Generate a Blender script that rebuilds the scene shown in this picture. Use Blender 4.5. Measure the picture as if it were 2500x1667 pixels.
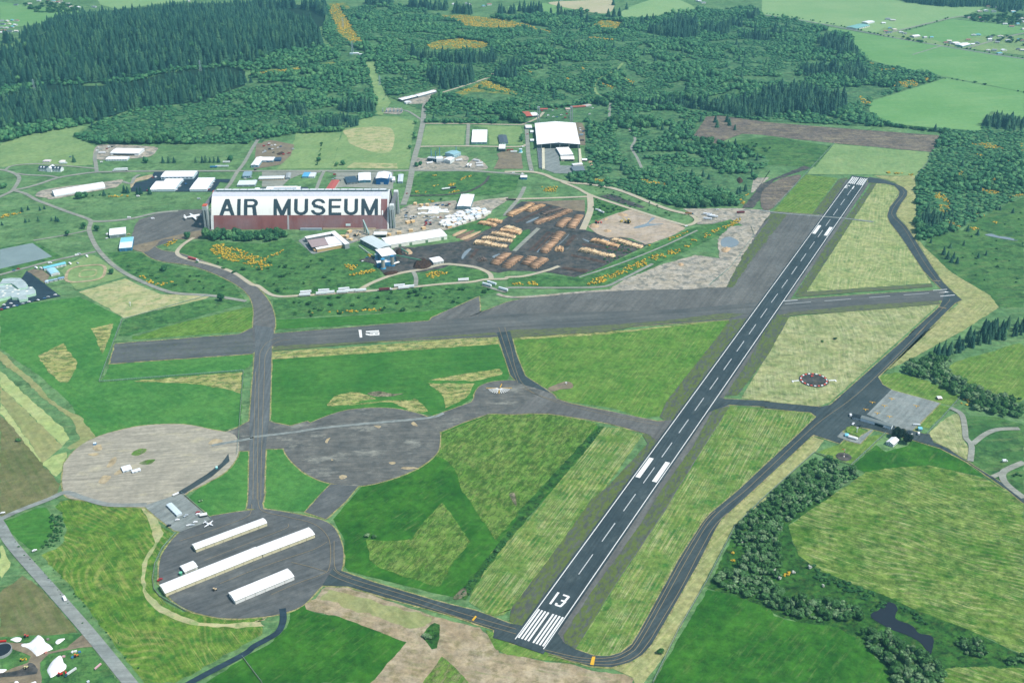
import bpy, bmesh, math, random
import numpy as np
from mathutils import Matrix, Vector, noise as mnoise
from mathutils.geometry import delaunay_2d_cdt
random.seed(7); RNG = np.random.default_rng(7)
for o in list(bpy.data.objects): bpy.data.objects.remove(o)
SC = bpy.context.scene
COL = SC.collection
# ---------------------------------------------------------------- camera
PW, PH = 2500.0, 1667.0                       # the photograph's pixels
CF, CH, CP, CR = 2708.95, 722.37, 0.46925, 0.0052965   # focal (px), height (m), pitch, roll
FW = np.array([0, math.cos(CP), -math.sin(CP)])
DN = np.array([0, -math.sin(CP), -math.cos(CP)])
XR = np.array([1.0, 0, 0])
IMR = math.cos(CR)*XR + math.sin(CR)*DN       # image right
IMD = -math.sin(CR)*XR + math.cos(CR)*DN      # image down
cam = bpy.data.cameras.new('camera'); camo = bpy.data.objects.new('camera', cam); COL.objects.link(camo)
cam.sensor_width = 36; cam.lens = 36*CF/PW; cam.clip_start = 1; cam.clip_end = 60000
m = Matrix.Identity(4)
for i in range(3):
    m[i][0] = IMR[i]; m[i][1] = -IMD[i]; m[i][2] = -FW[i]
m[2][3] = CH
camo.matrix_world = m
SC.camera = camo
# ---------------------------------------------------------------- light
SUN_AZ, SUN_EL = math.radians(114), math.radians(54)    # azimuth clockwise from +Y (view direction)
w = bpy.data.worlds.new('World'); SC.world = w; w.use_nodes = True
nt = w.node_tree; bg = nt.nodes['Background']
sky = nt.nodes.new('ShaderNodeTexSky'); sky.sky_type = 'NISHITA'; sky.sun_disc = False
sky.sun_elevation = SUN_EL; sky.sun_rotation = SUN_AZ; sky.air_density = 1.2; sky.dust_density = 1.0
nt.links.new(sky.outputs[0], bg.inputs[0]); bg.inputs[1].default_value = 0.13
sl = bpy.data.lights.new('sun', 'SUN'); sl.energy = 4.2; sl.angle = math.radians(0.5); sl.color = (1, 0.955, 0.88)
so = bpy.data.objects.new('sun', sl); COL.objects.link(so)
SD = Vector((math.sin(SUN_AZ)*math.cos(SUN_EL), math.cos(SUN_AZ)*math.cos(SUN_EL), math.sin(SUN_EL)))
so.rotation_euler = SD.to_track_quat('Z', 'Y').to_euler(); so.location = (0, 1500, 1500)
SC.view_settings.view_transform = 'Standard'; SC.view_settings.look = 'None'
SC.view_settings.exposure = 0.42; SC.view_settings.gamma = 1.0; SC.view_settings.use_curve_mapping = False
cy = SC.cycles
cy.max_bounces = 4; cy.diffuse_bounces = 2; cy.glossy_bounces = 2; cy.transmission_bounces = 2
cy.transparent_max_bounces = 8; cy.volume_bounces = 0; cy.use_denoising = True
cy.caustics_reflective = False; cy.caustics_refractive = False
# ---------------------------------------------------------------- terrain and pixel -> ground
BUMPS = [(-1120, 3330, 62, 620, 330), (-1750, 3050, 26, 420, 260), (-480, 3350, 24, 260, 420), (90, 3330, 26, 420, 300)]
def terr(x, y):
    x = np.asarray(x, float); y = np.asarray(y, float); z = np.zeros_like(x)
    for cx, cy_, a, sx, sy in BUMPS:
        z = z + a*np.exp(-((x-cx)/sx)**2-((y-cy_)/sy)**2)
    return np.maximum(0, z-4.0)
REG = {'F': (0, 0, 2352/2500), 'G1': (860, 560, 7.35), 'G2': (1120, 470, 7.84), 'G3': (1360, 460, 7.128),
       'G4': (2060, 980, 9.046), 'G5': (370, 1180, 4.8), 'G6': (0, 1520, 7.84), 'G7': (2060, 20, 5.345), 'G8': (0, 600, 8.7125),
       'E1': (0, 340, 7.35), 'E2': (320, 340, 7.35), 'E3': (640, 340, 7.35), 'E4': (960, 300, 7.35), 'E5': (1240, 240, 7.842),
       'E6': (460, 440, 7.35), 'E7': (720, 440, 7.35), 'E8': (960, 440, 7.839), 'S': (0, 0, 1.0)}
for r_, (y0, s_) in {'A': (0, 3.675), 'B': (400, 3.675), 'C': (800, 3.675), 'D': (1200, 3.3576)}.items():
    for c_, x0 in enumerate((0, 620, 1240, 1860)): REG[f'{r_}{c_+1}'] = (x0, y0, s_)
def PX(s):
    """'B1 10,20 30,40 C2 5,6' -> array of photograph pixels"""
    out = []; reg = None
    for t in s.split():
        if ',' not in t: reg = REG[t]; continue
        a, b = t.split(','); out.append((reg[0]+float(a)/reg[2], reg[1]+float(b)/reg[2]))
    return np.array(out)
def rays(p):
    p = np.asarray(p, float).reshape(-1, 2)
    u = p[:, 0]-PW/2; v = p[:, 1]-PH/2
    return CF*FW[None]+u[:, None]*IMR[None]+v[:, None]*IMD[None]
def ground(p, z=0.0):
    """photograph pixels -> points on the terrain (plus z metres)"""
    r = rays(p); zz = np.full(len(r), float(z))
    for _ in range(30):
        t = (zz-CH)/r[:, 2]; x = t*r[:, 0]; y = t*r[:, 1]
        zn = terr(x, y)+z
        if np.max(np.abs(zn-zz)) < 1e-4: break
        zz = zn
    return np.stack([x, y, zz], 1)
def G(s, z=0.0): return ground(PX(s) if isinstance(s, str) else s, z)
def project(P):
    P = np.asarray(P, float).reshape(-1, 3); d = P-np.array([0, 0, CH])
    zc = d@FW
    return np.stack([PW/2+CF*(d@IMR)/zc, PH/2+CF*(d@IMD)/zc], 1)
def inpoly(q, poly):
    x, y = q[:, 0], q[:, 1]; c = np.zeros(len(q), bool); n = len(poly)
    for i in range(n):
        x1, y1 = poly[i]; x2, y2 = poly[i-1]
        k = (y1 > y) != (y2 > y)
        with np.errstate(divide='ignore', invalid='ignore'):
            c ^= k & (x < (x2-x1)*(y-y1)/(y2-y1)+x1)
    return c
# ---------------------------------------------------------------- materials
CK = 0.67
def C(r, g, b, k=1.0):
    f = lambda v: ((v/255+0.055)/1.055)**2.4 if v/255 > 0.04045 else v/255/12.92
    return (f(r)*k*CK, f(g)*k*CK, f(b)*k*CK, 1)
class NB:
    def __init__(s, name):
        s.m = bpy.data.materials.new(name); s.m.use_nodes = True; s.t = s.m.node_tree
        s.b = s.t.nodes['Principled BSDF']; s.b.inputs['Roughness'].default_value = 0.9
        s.b.inputs['Specular IOR Level'].default_value = 0.15
    def n(s, typ, **kw):
        x = s.t.nodes.new(typ)
        for k, v in kw.items(): setattr(x, k, v)
        return x
    def l(s, a, b): s.t.links.new(a, b)
    def coord(s, ang=0.0, sx=1, sy=1, sz=1):
        tc = s.n('ShaderNodeTexCoord'); mp = s.n('ShaderNodeMapping', vector_type='TEXTURE')
        mp.inputs['Rotation'].default_value = (0, 0, ang); mp.inputs['Scale'].default_value = (sx, sy, sz)
        s.l(tc.outputs['Object'], mp.inputs[0]); return mp.outputs[0]
    def noise(s, vec, scale=1, detail=3, rough=0.55):
        x = s.n('ShaderNodeTexNoise'); x.inputs['Scale'].default_value = scale; x.inputs['Detail'].default_value = detail
        x.inputs['Roughness'].default_value = rough; s.l(vec, x.inputs['Vector']); return x.outputs[0]
    def rng(s, v, a, b, c=0.0, d=1.0):
        x = s.n('ShaderNodeMapRange'); x.inputs[1].default_value = a; x.inputs[2].default_value = b
        x.inputs[3].default_value = c; x.inputs[4].default_value = d; s.l(v, x.inputs[0]); return x.outputs[0]
    def math(s, op, a, b):
        x = s.n('ShaderNodeMath', operation=op)
        for i, v in enumerate((a, b)):
            if isinstance(v, (int, float)): x.inputs[i].default_value = v
            else: s.l(v, x.inputs[i])
        return x.outputs[0]
    def mix(s, f, a, b, mode='MIX'):
        x = s.n('ShaderNodeMix', data_type='RGBA', blend_type=mode)
        for sock, v in ((x.inputs[0], f), (x.inputs[6], a), (x.inputs[7], b)):
            if isinstance(v, (int, float, tuple)): sock.default_value = v
            else: s.l(v, sock)
        return x.outputs[2]
    def done(s, col):
        if isinstance(col, tuple): s.b.inputs['Base Color'].default_value = col
        else: s.l(col, s.b.inputs['Base Color'])
        return s.m
def gmat(name, base, alt, streak=None, ang=0.0, mott=60, amt=0.55, sl=45, sw=2.2, grain=0.22, rough=0.95, cover=0.5, alt2=None, holes=0.0, rows=None):
    """ground cover: mottled colours, directional streaks, tufty grain; holes lets the sheet below show through"""
    b = NB(name); v = b.coord()
    f = b.rng(b.noise(v, 1/mott, 6, 0.68), 0.41, 0.59)
    c = b.mix(f, base, alt)
    if alt2:
        f2 = b.rng(b.noise(v, 1/(mott*0.37)+0.001, 5, 0.7), 0.50, 0.60); c = b.mix(f2, c, alt2)
    if streak:
        sv = b.coord(ang, sl, sw, 1)
        st = b.rng(b.noise(sv, 1.0, 5, 0.7), 0.60-0.22*cover, 0.80-0.22*cover)
        pt = b.rng(b.noise(v, 1/(mott*0.8), 5, 0.7), 0.42, 0.56)
        fl = b.math('MULTIPLY', st, b.math('MULTIPLY', pt, amt)); c = b.mix(fl, c, streak)
    if rows:        # windrows: (spacing m, strength, waviness, direction)
        rv = b.coord(rows[3]); wt = b.n('ShaderNodeTexWave', wave_type='BANDS', bands_direction='Y', wave_profile='SIN')
        wt.inputs['Scale'].default_value = 2*math.pi/(20*rows[0]); wt.inputs['Distortion'].default_value = rows[2]; wt.inputs['Detail'].default_value = 1.5; wt.inputs['Detail Scale'].default_value = 0.12
        b.l(rv, wt.inputs['Vector']); pt2 = b.rng(b.noise(v, 1/55, 5, 0.7), 0.44, 0.60, 0.08, 1)
        br = b.rng(b.noise(v, 0.22, 4, 0.7), 0.36, 0.60, 0.25, 1)
        fr = b.math('MULTIPLY', b.math('MULTIPLY', b.rng(wt.outputs[0], 0.45, 0.95), rows[1]), b.math('MULTIPLY', pt2, br)); c = b.mix(fr, c, rows[4])
    if grain:
        g = b.rng(b.noise(v, 0.10, 6, 0.78), 0.36, 0.64, 1-grain*1.6, 1+grain*1.6); c = b.mix(1.0, c, g, 'MULTIPLY')
        wv = b.rng(b.noise(v, 0.045, 4, 0.7), 0.42, 0.58); c = b.mix(b.math('MULTIPLY', wv, 0.5), c, (1.07, 1.0, 0.84, 1), 'MULTIPLY')
    hs = b.n('ShaderNodeHueSaturation'); hs.inputs['Saturation'].default_value = 0.95; hs.inputs['Value'].default_value = 1.0; b.l(c, hs.inputs['Color']); c = hs.outputs[0]
    b.b.inputs['Roughness'].default_value = rough; m = b.done(c)
    if holes:
        hv = b.coord(ang, 14, 5, 1); hf = b.rng(b.noise(hv, 1.0, 6, 0.75), 0.36+0.12*(1-holes), 0.52+0.06*(1-holes), 0, 1)
        tr = b.n('ShaderNodeBsdfTransparent'); mx = b.n('ShaderNodeMixShader'); hm = b.math('ADD', b.math('MULTIPLY', hf, holes), 1-holes)
        b.l(hm, mx.inputs[0]); b.l(tr.outputs[0], mx.inputs[1]); b.l(b.b.outputs[0], mx.inputs[2]); b.l(mx.outputs[0], b.t.nodes['Material Output'].inputs[0])
    return m
def tarmac(name, base, alt, ang=0.0, light=None, mott=35, sl=120, sw=5, weeds=None, weedcover=0.5, grain=0.13):
    b = NB(name); v = b.coord()
    c = b.mix(b.rng(b.noise(v, 1/mott, 5, 0.6), 0.35, 0.65), base, alt)
    sv = b.coord(ang, sl, sw, 1)
    st = b.rng(b.noise(sv, 1.0, 5, 0.68), 0.30, 0.72, 0.72, 1.30); c = b.mix(1.0, c, st, 'MULTIPLY')
    if light:
        f = b.rng(b.noise(b.coord(ang, 2.2, 1, 1), 1/22, 6, 0.75), 0.54, 0.68, 0, 0.8); c = b.mix(f, c, light)
    if weeds:
        cv = b.coord(ang, 9, 3.2, 1)
        wv = b.rng(b.noise(cv, 1.0, 4, 0.72), 0.62-0.25*weedcover, 0.72-0.25*weedcover); c = b.mix(wv, c, weeds)
    g = b.rng(b.noise(v, 0.16, 6, 0.78), 0.30, 0.70, 1-grain*1.6, 1+grain*1.6); c = b.mix(1.0, c, g, 'MULTIPLY')
    b.b.inputs['Roughness'].default_value = 0.85
    c = b.mix(1.0, c, (0.93, 1.03, 1.04, 1), 'MULTIPLY')
    return b.done(c)
PLAIN = {}
def plain(rgb, rough=0.7, spec=0.2, dirt=0.12, metal=0.0, scale=0.25):
    k = (rgb, rough, dirt, metal)
    if k in PLAIN: return PLAIN[k]
    b = NB('paint_%d_%d_%d' % rgb); v = b.coord()
    g = b.rng(b.noise(v, scale, 5, 0.65), 0.3, 0.7, 1-dirt, 1+dirt*0.5); c = b.mix(1.0, C(*rgb, 1.25), g, 'MULTIPLY')
    b.b.inputs['Roughness'].default_value = rough; b.b.inputs['Specular IOR Level'].default_value = spec; b.b.inputs['Metallic'].default_value = metal
    PLAIN[k] = b.done(c); return PLAIN[k]
# ---------------------------------------------------------------- object helpers
def tag(o, label=None, cat=None, group=None, kind=None):
    if label: o['label'] = label
    if cat: o['category'] = cat
    if group: o['group'] = group
    if kind: o['kind'] = kind
    return o
def obj(name, me, mat=None, parent=None):
    o = bpy.data.objects.new(name, me); COL.objects.link(o)
    if mat is not None and me is not None: me.materials.append(mat)
    if parent is not None: o.parent = parent
    return o
def empty(name, loc=(0, 0, 0), rz=0.0):
    o = bpy.data.objects.new(name, None); COL.objects.link(o); o.location = loc; o.rotation_euler = (0, 0, rz); o.empty_display_size = 1; return o
def meshdata(name, V, F):
    me = bpy.data.meshes.new(name); me.from_pydata([tuple(map(float, v)) for v in V], [], [tuple(f) for f in F]); me.update(); return me
def trimesh(name, V, T, attr=None, smooth=False):
    """fast mesh from numpy triangles"""
    V = np.ascontiguousarray(V, np.float32); T = np.ascontiguousarray(T, np.int32)
    me = bpy.data.meshes.new(name); me.vertices.add(len(V)); me.vertices.foreach_set('co', V.ravel())
    me.loops.add(T.size); me.loops.foreach_set('vertex_index', T.ravel()); me.polygons.add(len(T))
    me.polygons.foreach_set('loop_start', np.arange(0, T.size, 3, dtype=np.int32))
    if attr is not None:
        a = me.attributes.new('tint', 'FLOAT', 'POINT'); a.data.foreach_set('value', np.ascontiguousarray(attr, np.float32))
    if smooth: me.polygons.foreach_set('use_smooth', np.ones(len(T), bool))
    me.update(calc_edges=True); return me
class MB:
    """collects boxes, prisms and tubes into one mesh"""
    def __init__(s): s.V = []; s.F = []
    def add(s, V, F):
        k = len(s.V); s.V += [tuple(v) for v in V]; s.F += [tuple(i+k for i in f) for f in F]
    def box(s, x0, x1, y0, y1, z0, z1):
        s.add([(x0, y0, z0), (x1, y0, z0), (x1, y1, z0), (x0, y1, z0), (x0, y0, z1), (x1, y0, z1), (x1, y1, z1), (x0, y1, z1)],
              [(3, 2, 1, 0), (4, 5, 6, 7), (0, 1, 5, 4), (1, 2, 6, 5), (2, 3, 7, 6), (3, 0, 4, 7)])
    def prism_x(s, prof, x0, x1):
        """profile in (y,z), counter-clockwise seen from +x, extruded along x"""
        n = len(prof)
        s.add([(x0, y, z) for y, z in prof]+[(x1, y, z) for y, z in prof],
              [tuple(range(n-1, -1, -1)), tuple(range(n, 2*n))]+[(i, (i+1) % n, n+(i+1) % n, n+i) for i in range(n)])
    def prism_y(s, prof, y0, y1):
        n = len(prof)
        s.add([(x, y0, z) for x, z in prof]+[(x, y1, z) for x, z in prof],
              [tuple(range(n)), tuple(range(2*n-1, n-1, -1))]+[((i+1) % n, i, n+i, n+(i+1) % n) for i in range(n)])
    def prism_z(s, prof, z0, z1):
        n = len(prof)
        s.add([(x, y, z0) for x, y in prof]+[(x, y, z1) for x, y in prof],
              [tuple(range(n-1, -1, -1)), tuple(range(n, 2*n))]+[(i, (i+1) % n, n+(i+1) % n, n+i) for i in range(n)])
    def tube(s, a, b, r0, r1=None, n=8):
        r1 = r0 if r1 is None else r1; a = Vector(a); b = Vector(b); d = (b-a).normalized()
        u = d.orthogonal().normalized(); v = d.cross(u)
        A = [a+(u*math.cos(t)+v*math.sin(t))*r0 for t in [2*math.pi*i/n for i in range(n)]]
        B = [b+(u*math.cos(t)+v*math.sin(t))*r1 for t in [2*math.pi*i/n for i in range(n)]]
        s.add(A+B, [tuple(range(n-1, -1, -1)), tuple(range(n, 2*n))]+[(i, (i+1) % n, n+(i+1) % n, n+i) for i in range(n)])
    def build(s, name, mat, parent=None): return obj(name, meshdata(name, s.V, s.F), mat, parent)
def box_obj(name, mat, parent, *b):
    k = MB(); k.box(*b); return k.build(name, mat, parent)
def dup(root, loc, rz, label=None, group=None, scale=None):
    r = root.copy(); COL.objects.link(r); r.location = loc; r.rotation_euler = (0, 0, rz)
    if scale is not None: r.scale = scale
    if label: r['label'] = label
    if group: r['group'] = group
    for ch in root.children:
        c = ch.copy(); COL.objects.link(c); c.parent = r
        for g in ch.children:
            d = g.copy(); COL.objects.link(d); d.parent = c
    return r
def catmull(P, closed=False, n=6):
    P = np.asarray(P, float); out = []; N = len(P); rngs = N if closed else N-1
    for i in range(rngs):
        if closed: p0, p1, p2, p3 = P[i-1], P[i], P[(i+1) % N], P[(i+2) % N]
        else: p0, p1, p2, p3 = P[max(i-1, 0)], P[i], P[i+1], P[min(i+2, N-1)]
        for k in range(n):
            t = k/n
            out.append(0.5*((2*p1)+(-p0+p2)*t+(2*p0-5*p1+4*p2-p3)*t*t+(-p0+3*p1-3*p2+p3)*t**3))
    if not closed: out.append(P[-1])
    return np.array(out)
def roughen(P, step, amp, seed=0):
    out = []; N = len(P); rg = np.random.default_rng(seed)
    for i in range(N):
        a, b = P[i], P[(i+1) % N]; L = np.linalg.norm(b-a); k = max(1, min(60, int(L/step)))
        d = (b-a)/max(L, 1e-6); nrm = np.array([-d[1], d[0]])
        for j in range(k):
            q = a+(b-a)*j/k
            s = mnoise.noise(Vector((q[0]/step/3, q[1]/step/3, seed)))*1.2+rg.normal()*0.35
            out.append(q+nrm*amp*s)
    return np.array(out)
SEED = [0]
LZ = 0.12; LCNT = {}
def sheet(name, label, cat, poly, lvl, mat, smooth=False, rough=0.0, kind='structure', step=None, parent=None, xy=None):
    """a ground sheet draped over the terrain; poly in photograph pixels"""
    P = (G(poly)[:, :2] if xy is None else np.asarray(xy)[:, :2])
    SEED[0] += 1; LCNT[lvl] = LCNT.get(lvl, 0)+1; zz = lvl*LZ+LCNT[lvl]*0.0025
    if smooth: P = catmull(P, True, 5)
    if rough:
        far = P[:, 1].mean() > 2200
        P = roughen(P, step or (14 if far else 5), rough, SEED[0])
    hz = terr(P[:, 0], P[:, 1])
    if hz.max() > 0.02:
        mn, mx = P.min(0), P.max(0); g = 40.0
        gx, gy = np.meshgrid(np.arange(mn[0], mx[0], g), np.arange(mn[1], mx[1], g)); q = np.stack([gx.ravel(), gy.ravel()], 1)
        q = q[inpoly(q, P)]
        n = len(P); vs = [Vector(p) for p in P]+[Vector(p) for p in q]
        r = delaunay_2d_cdt(vs, [], [list(range(n))], 1, 1e-3)
        V2 = np.array([tuple(v) for v in r[0]]); F = r[2]
        z = terr(V2[:, 0], V2[:, 1])+0.35+zz
        me = meshdata(name, np.column_stack([V2, z]), F)
    else:
        V = np.column_stack([P, np.full(len(P), zz)])
        a = sum(P[i-1][0]*P[i][1]-P[i][0]*P[i-1][1] for i in range(len(P)))
        me = meshdata(name, V, [tuple(range(len(P))) if a > 0 else tuple(range(len(P)-1, -1, -1))])
    o = obj(name, me, mat, parent)
    return tag(o, label, cat, None, kind) if parent is None else o
def ribbon(P, w0, w1=None):
    P = np.asarray(P, float)[:, :2]; d = np.gradient(P, axis=0); d /= np.linalg.norm(d, axis=1)[:, None]+1e-9
    nrm = np.stack([-d[:, 1], d[:, 0]], 1); ww = np.linspace(w0, w1 or w0, len(P))[:, None]/2
    return P+nrm*ww, P-nrm*ww
def strip_mesh(name, P, w0, w1=None, lvl=5, zadd=0.0):
    L, R = ribbon(P, w0, w1); n = len(P); V = np.concatenate([L, R]); t = terr(V[:, 0], V[:, 1]); hill = t.max() > 0.02
    LCNT[lvl] = LCNT.get(lvl, 0)+1
    z = t+lvl*LZ+LCNT[lvl]*0.0025*(lvl < 9)+zadd+(0.45 if hill else 0)
    return meshdata(name, np.column_stack([V, z]), [(n+i, n+i+1, i+1, i) for i in range(n-1)])
def road(name, label, cat, pts, width, lvl, mat, w1=None, parent=None, n=7):
    P = catmull(G(pts)[:, :2], False, n)
    o = obj(name, strip_mesh(name, P, width, w1, lvl), mat, parent)
    return tag(o, label, cat, None, 'structure') if parent is None else o
def pang(s):
    a, b = G(s)[:2]; return math.atan2(b[1]-a[1], b[0]-a[0])
# ================================================================ GROUND
RW = pang('D3 160,1235 740,380')          # runway direction
RX = pang('C2 150,170 2150,40')           # cross runway direction
TX = pang('C4 0,1320 1400,0')             # parallel taxiway direction
HAY = C(205, 200, 140); HAY2 = C(190, 190, 120); PALE = C(214, 208, 158)
M = {}
M['ground'] = gmat('meadow_grass', C(92, 138, 82), C(112, 156, 96), C(150, 172, 116), 0.1, 90, 0.6, 60, 6, 0.2, alt2=C(80, 122, 70))
M['deep'] = gmat('deep_green_pasture', C(52, 120, 36), C(70, 134, 44), C(104, 152, 60), RX, 70, 0.45, 50, 3, 0.16, rows=(7.0, 0.22, 5, RX, C(100, 150, 62)))
M['deepl'] = gmat('left_green_pasture', C(62, 130, 50), C(80, 144, 58), C(112, 158, 74), -0.75, 80, 0.35, 60, 5, 0.14, rows=(9.0, 0.2, 12, -0.7, C(104, 156, 72)))
M['lush'] = gmat('lush_green_field', C(36, 100, 10), C(58, 122, 18), C(140, 160, 92), 0.9, 45, 0.45, 30, 3, 0.2, cover=0.3, rows=(9.0, 0.14, 12, 0.95, C(86, 136, 40)))
M['mown'] = gmat('mown_field_runway', C(92, 134, 46), C(114, 146, 60), PALE, RW, 45, 0.62, 70, 1.15, 0.22, cover=0.6, alt2=C(70, 126, 40), rows=(5.0, 0.45, 4, RW, C(196, 190, 118)))
M['mown2'] = gmat('mown_field_centre', C(78, 132, 34), C(102, 146, 48), C(190, 190, 116), RW, 45, 0.5, 40, 1.5, 0.22, cover=0.4, rows=(6.0, 0.25, 8, RW, C(170, 180, 100)))
M['mown3'] = gmat('mown_field_taxi', C(88, 134, 40), C(110, 146, 54), HAY2, TX, 45, 0.45, 60, 1.4, 0.22, cover=0.45, rows=(6.0, 0.35, 10, TX, C(170, 178, 104)))
M['hayN'] = gmat('bleached_hay_rows', C(146, 166, 96), C(164, 176, 112), C(206, 204, 148), RW+0.12, 50, 0.75, 80, 1.6, 0.2, cover=0.6, alt2=C(122, 150, 82), rows=(6.0, 0.5, 14, RW+0.1, C(208, 206, 150)))
M['hayE'] = gmat('bleached_hay_field', C(150, 164, 104), C(170, 176, 120), C(204, 204, 156), RW+0.3, 45, 0.7, 70, 1.6, 0.22, cover=0.55, alt2=C(128, 148, 88), rows=(6.5, 0.5, 22, RW+0.25, C(206, 206, 156)))
M['verge'] = gmat('dry_verge', C(146, 160, 94), C(168, 172, 112), C(198, 190, 138), TX, 50, 0.7, 50, 2.2, 0.2, cover=0.55, rows=(5.5, 0.4, 10, TX, C(204, 196, 146)))
M['haypatch'] = gmat('cut_hay_patch', C(166, 172, 96), C(186, 184, 116), C(212, 200, 140), RX, 30, 0.6, 25, 2.0, 0.2, cover=0.55, alt2=C(130, 156, 74), holes=0.75)
M['hayA'] = gmat('half_cut_meadow', C(92, 138, 44), C(116, 148, 60), C(178, 180, 112), RW, 35, 0.6, 16, 1.3, 0.26, cover=0.48, alt2=C(88, 136, 34), holes=0.6)
M['hayBR'] = gmat('rolling_hayfield', C(82, 126, 30), C(110, 142, 50), C(196, 194, 136), -0.55, 50, 0.7, 26, 1.2, 0.28, cover=0.5, alt2=C(62, 116, 14), rows=(7.5, 0.42, 55, -0.35, C(200, 198, 142)))
M['arc'] = gmat('arc_mown_field', C(80, 130, 24), C(102, 142, 38), C(186, 180, 104), -0.95, 40, 0.6, 40, 1.2, 0.24, cover=0.5, alt2=C(66, 124, 28), rows=(6.5, 0.42, 80, -0.8, C(186, 180, 108)))
M['weedy'] = gmat('rough_meadow', C(66, 120, 56), C(84, 136, 66), C(120, 150, 84), 0.3, 45, 0.5, 18, 6, 0.25, alt2=C(52, 102, 50))
M['weedyR'] = gmat('boggy_meadow', C(64, 116, 54), C(86, 132, 64), C(126, 146, 88), 0.2, 70, 0.6, 40, 8, 0.22, alt2=C(54, 98, 48))
M['floor'] = gmat('forest_floor', C(22, 52, 36), C(34, 70, 44), None, 0, 30, 0, grain=0.3)  # dark colour stands in for shade in the gaps between conifers
M['scrub'] = gmat('scrub_floor', C(74, 122, 74), C(96, 142, 88), C(140, 150, 104), 0.2, 60, 0.5, 40, 8, 0.3, alt2=C(58, 104, 64))
M['corr'] = gmat('creek_scrub_floor', C(40, 92, 28), C(62, 116, 36), C(110, 134, 56), 0.6, 18, 0.5, 9, 4, 0.3, alt2=C(30, 70, 22))
M['gorseg'] = gmat('gorse_ground', C(94, 132, 70), C(150, 152, 66), None, 0, 25, 0, grain=0.3)
M['farfield'] = gmat('far_pasture', C(112, 168, 92), C(124, 176, 102), C(150, 188, 120), 0.15, 200, 0.5, 150, 12, 0.06)
M['farfield2'] = gmat('far_pale_pasture', C(138, 182, 114), C(150, 188, 122), C(168, 196, 132), 0.3, 200, 0.5, 150, 12, 0.06)
M['fartan'] = gmat('far_stubble', C(206, 198, 160), C(196, 194, 150), None, 0, 120, 0, grain=0.06)
M['palehay'] = gmat('dry_playing_field', C(196, 192, 140), C(172, 182, 124), C(214, 204, 160), 0.05, 50, 0.6, 60, 5, 0.12, alt2=C(146, 168, 104))
M['midgrass'] = gmat('park_grass', C(126, 162, 98), C(142, 174, 108), C(170, 186, 124), 1.3, 60, 0.5, 60, 6, 0.12)
M['soil'] = gmat('burnt_soil', C(104, 94, 88), C(122, 112, 102), C(172, 162, 126), 0.0, 60, 0.85, 50, 5, 0.25, cover=0.55, rows=(9.0, 0.5, 20, 0.05, C(186, 172, 134)))
M['brown'] = gmat('ploughed_left', C(112, 118, 72), C(130, 130, 88), C(98, 116, 60), -0.95, 60, 0.8, 90, 4.5, 0.16, cover=0.7, rows=(11.0, 0.6, 3, -0.95, C(86, 112, 52)))
M['tanrow'] = gmat('tan_cut_rows', C(158, 162, 106), C(146, 158, 98), C(176, 178, 120), -0.95, 60, 0.6, 80, 6, 0.15, rows=(8.0, 0.4, 6, -0.95, C(184, 182, 122)))
M['palerow'] = gmat('pale_cut_rows', C(168, 190, 116), C(182, 196, 128), C(204, 206, 146), -0.95, 60, 0.6, 60, 4, 0.15)
M['dirt'] = gmat('dry_dirt', C(168, 152, 122), C(186, 172, 142), C(118, 136, 76), -0.3, 35, 0.65, 40, 3.5, 0.18, cover=0.45, alt2=C(152, 142, 106), rows=(6.0, 0.35, 14, -0.33, C(206, 192, 160)))
M['yarddirt'] = gmat('yard_dirt', C(150, 138, 112), C(136, 126, 106), C(96, 96, 88), 0.4, 25, 0.6, 20, 3, 0.15)
M['mud'] = gmat('log_yard_mud', C(78, 80, 78), C(96, 94, 90), C(112, 104, 96), 0.6, 40, 0.6, 40, 4, 0.25, alt2=C(66, 72, 74))
M['bark'] = gmat('bark_rows', C(84, 68, 60), C(100, 82, 72), None, 0, 12, 0, grain=0.3)
M['clod'] = gmat('rough_stones', C(150, 142, 118), C(92, 100, 70), None, 0, 6, 0, grain=0.4)
M['gravel'] = gmat('crushed_gravel', C(176, 170, 154), C(194, 186, 168), C(140, 144, 134), 0.9, 40, 0.6, 50, 5, 0.16, alt2=C(134, 136, 128))
M['sorted'] = gmat('chip_covered_yard', C(184, 168, 146), C(200, 184, 162), C(140, 150, 152), 0.35, 45, 0.6, 30, 4, 0.14)
M['paleroad'] = gmat('pale_gravel_road', C(206, 198, 172), C(192, 186, 162), None, 0, 20, 0, grain=0.1)
M['road'] = tarmac('county_road', C(150, 152, 146), C(162, 160, 152), 0.0, None, 40)
M['lane'] = tarmac('worn_lane', C(158, 156, 144), C(172, 166, 150), 0.0, None, 30)
M['newasph'] = tarmac('fresh_asphalt', C(46, 62, 74), C(56, 72, 82), 0.0, None, 25)
M['rwy'] = tarmac('runway_asphalt', C(60, 70, 74), C(76, 85, 87), RW, C(92, 100, 100), 40, 220, 2.6, grain=0.12)
M['rwyx'] = tarmac('cross_runway_asphalt', C(98, 98, 96), C(114, 111, 106), RX, None, 60, 160, 7)
M['old'] = tarmac('old_apron_tarmac', C(108, 104, 100), C(122, 117, 111), RW, C(128, 126, 122), 50, 120, 6)
M['oldx'] = tarmac('weathered_strip', C(98, 100, 98), C(112, 111, 108), RX, None, 45, 160, 8, C(104, 108, 78), 0.25)
M['weedR'] = tarmac('weed_grown_shoulder', C(94, 96, 88), C(102, 102, 92), RW, None, 30, 60, 5, C(104, 116, 58), 0.75)
M['weedX'] = tarmac('weed_grown_edge', C(96, 98, 84), C(108, 106, 88), RX, None, 30, 60, 5, C(112, 120, 74), 0.75)
M['taxi'] = tarmac('taxiway_asphalt', C(66, 76, 78), C(80, 88, 88), TX, None, 40, 90, 3.5)
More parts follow.
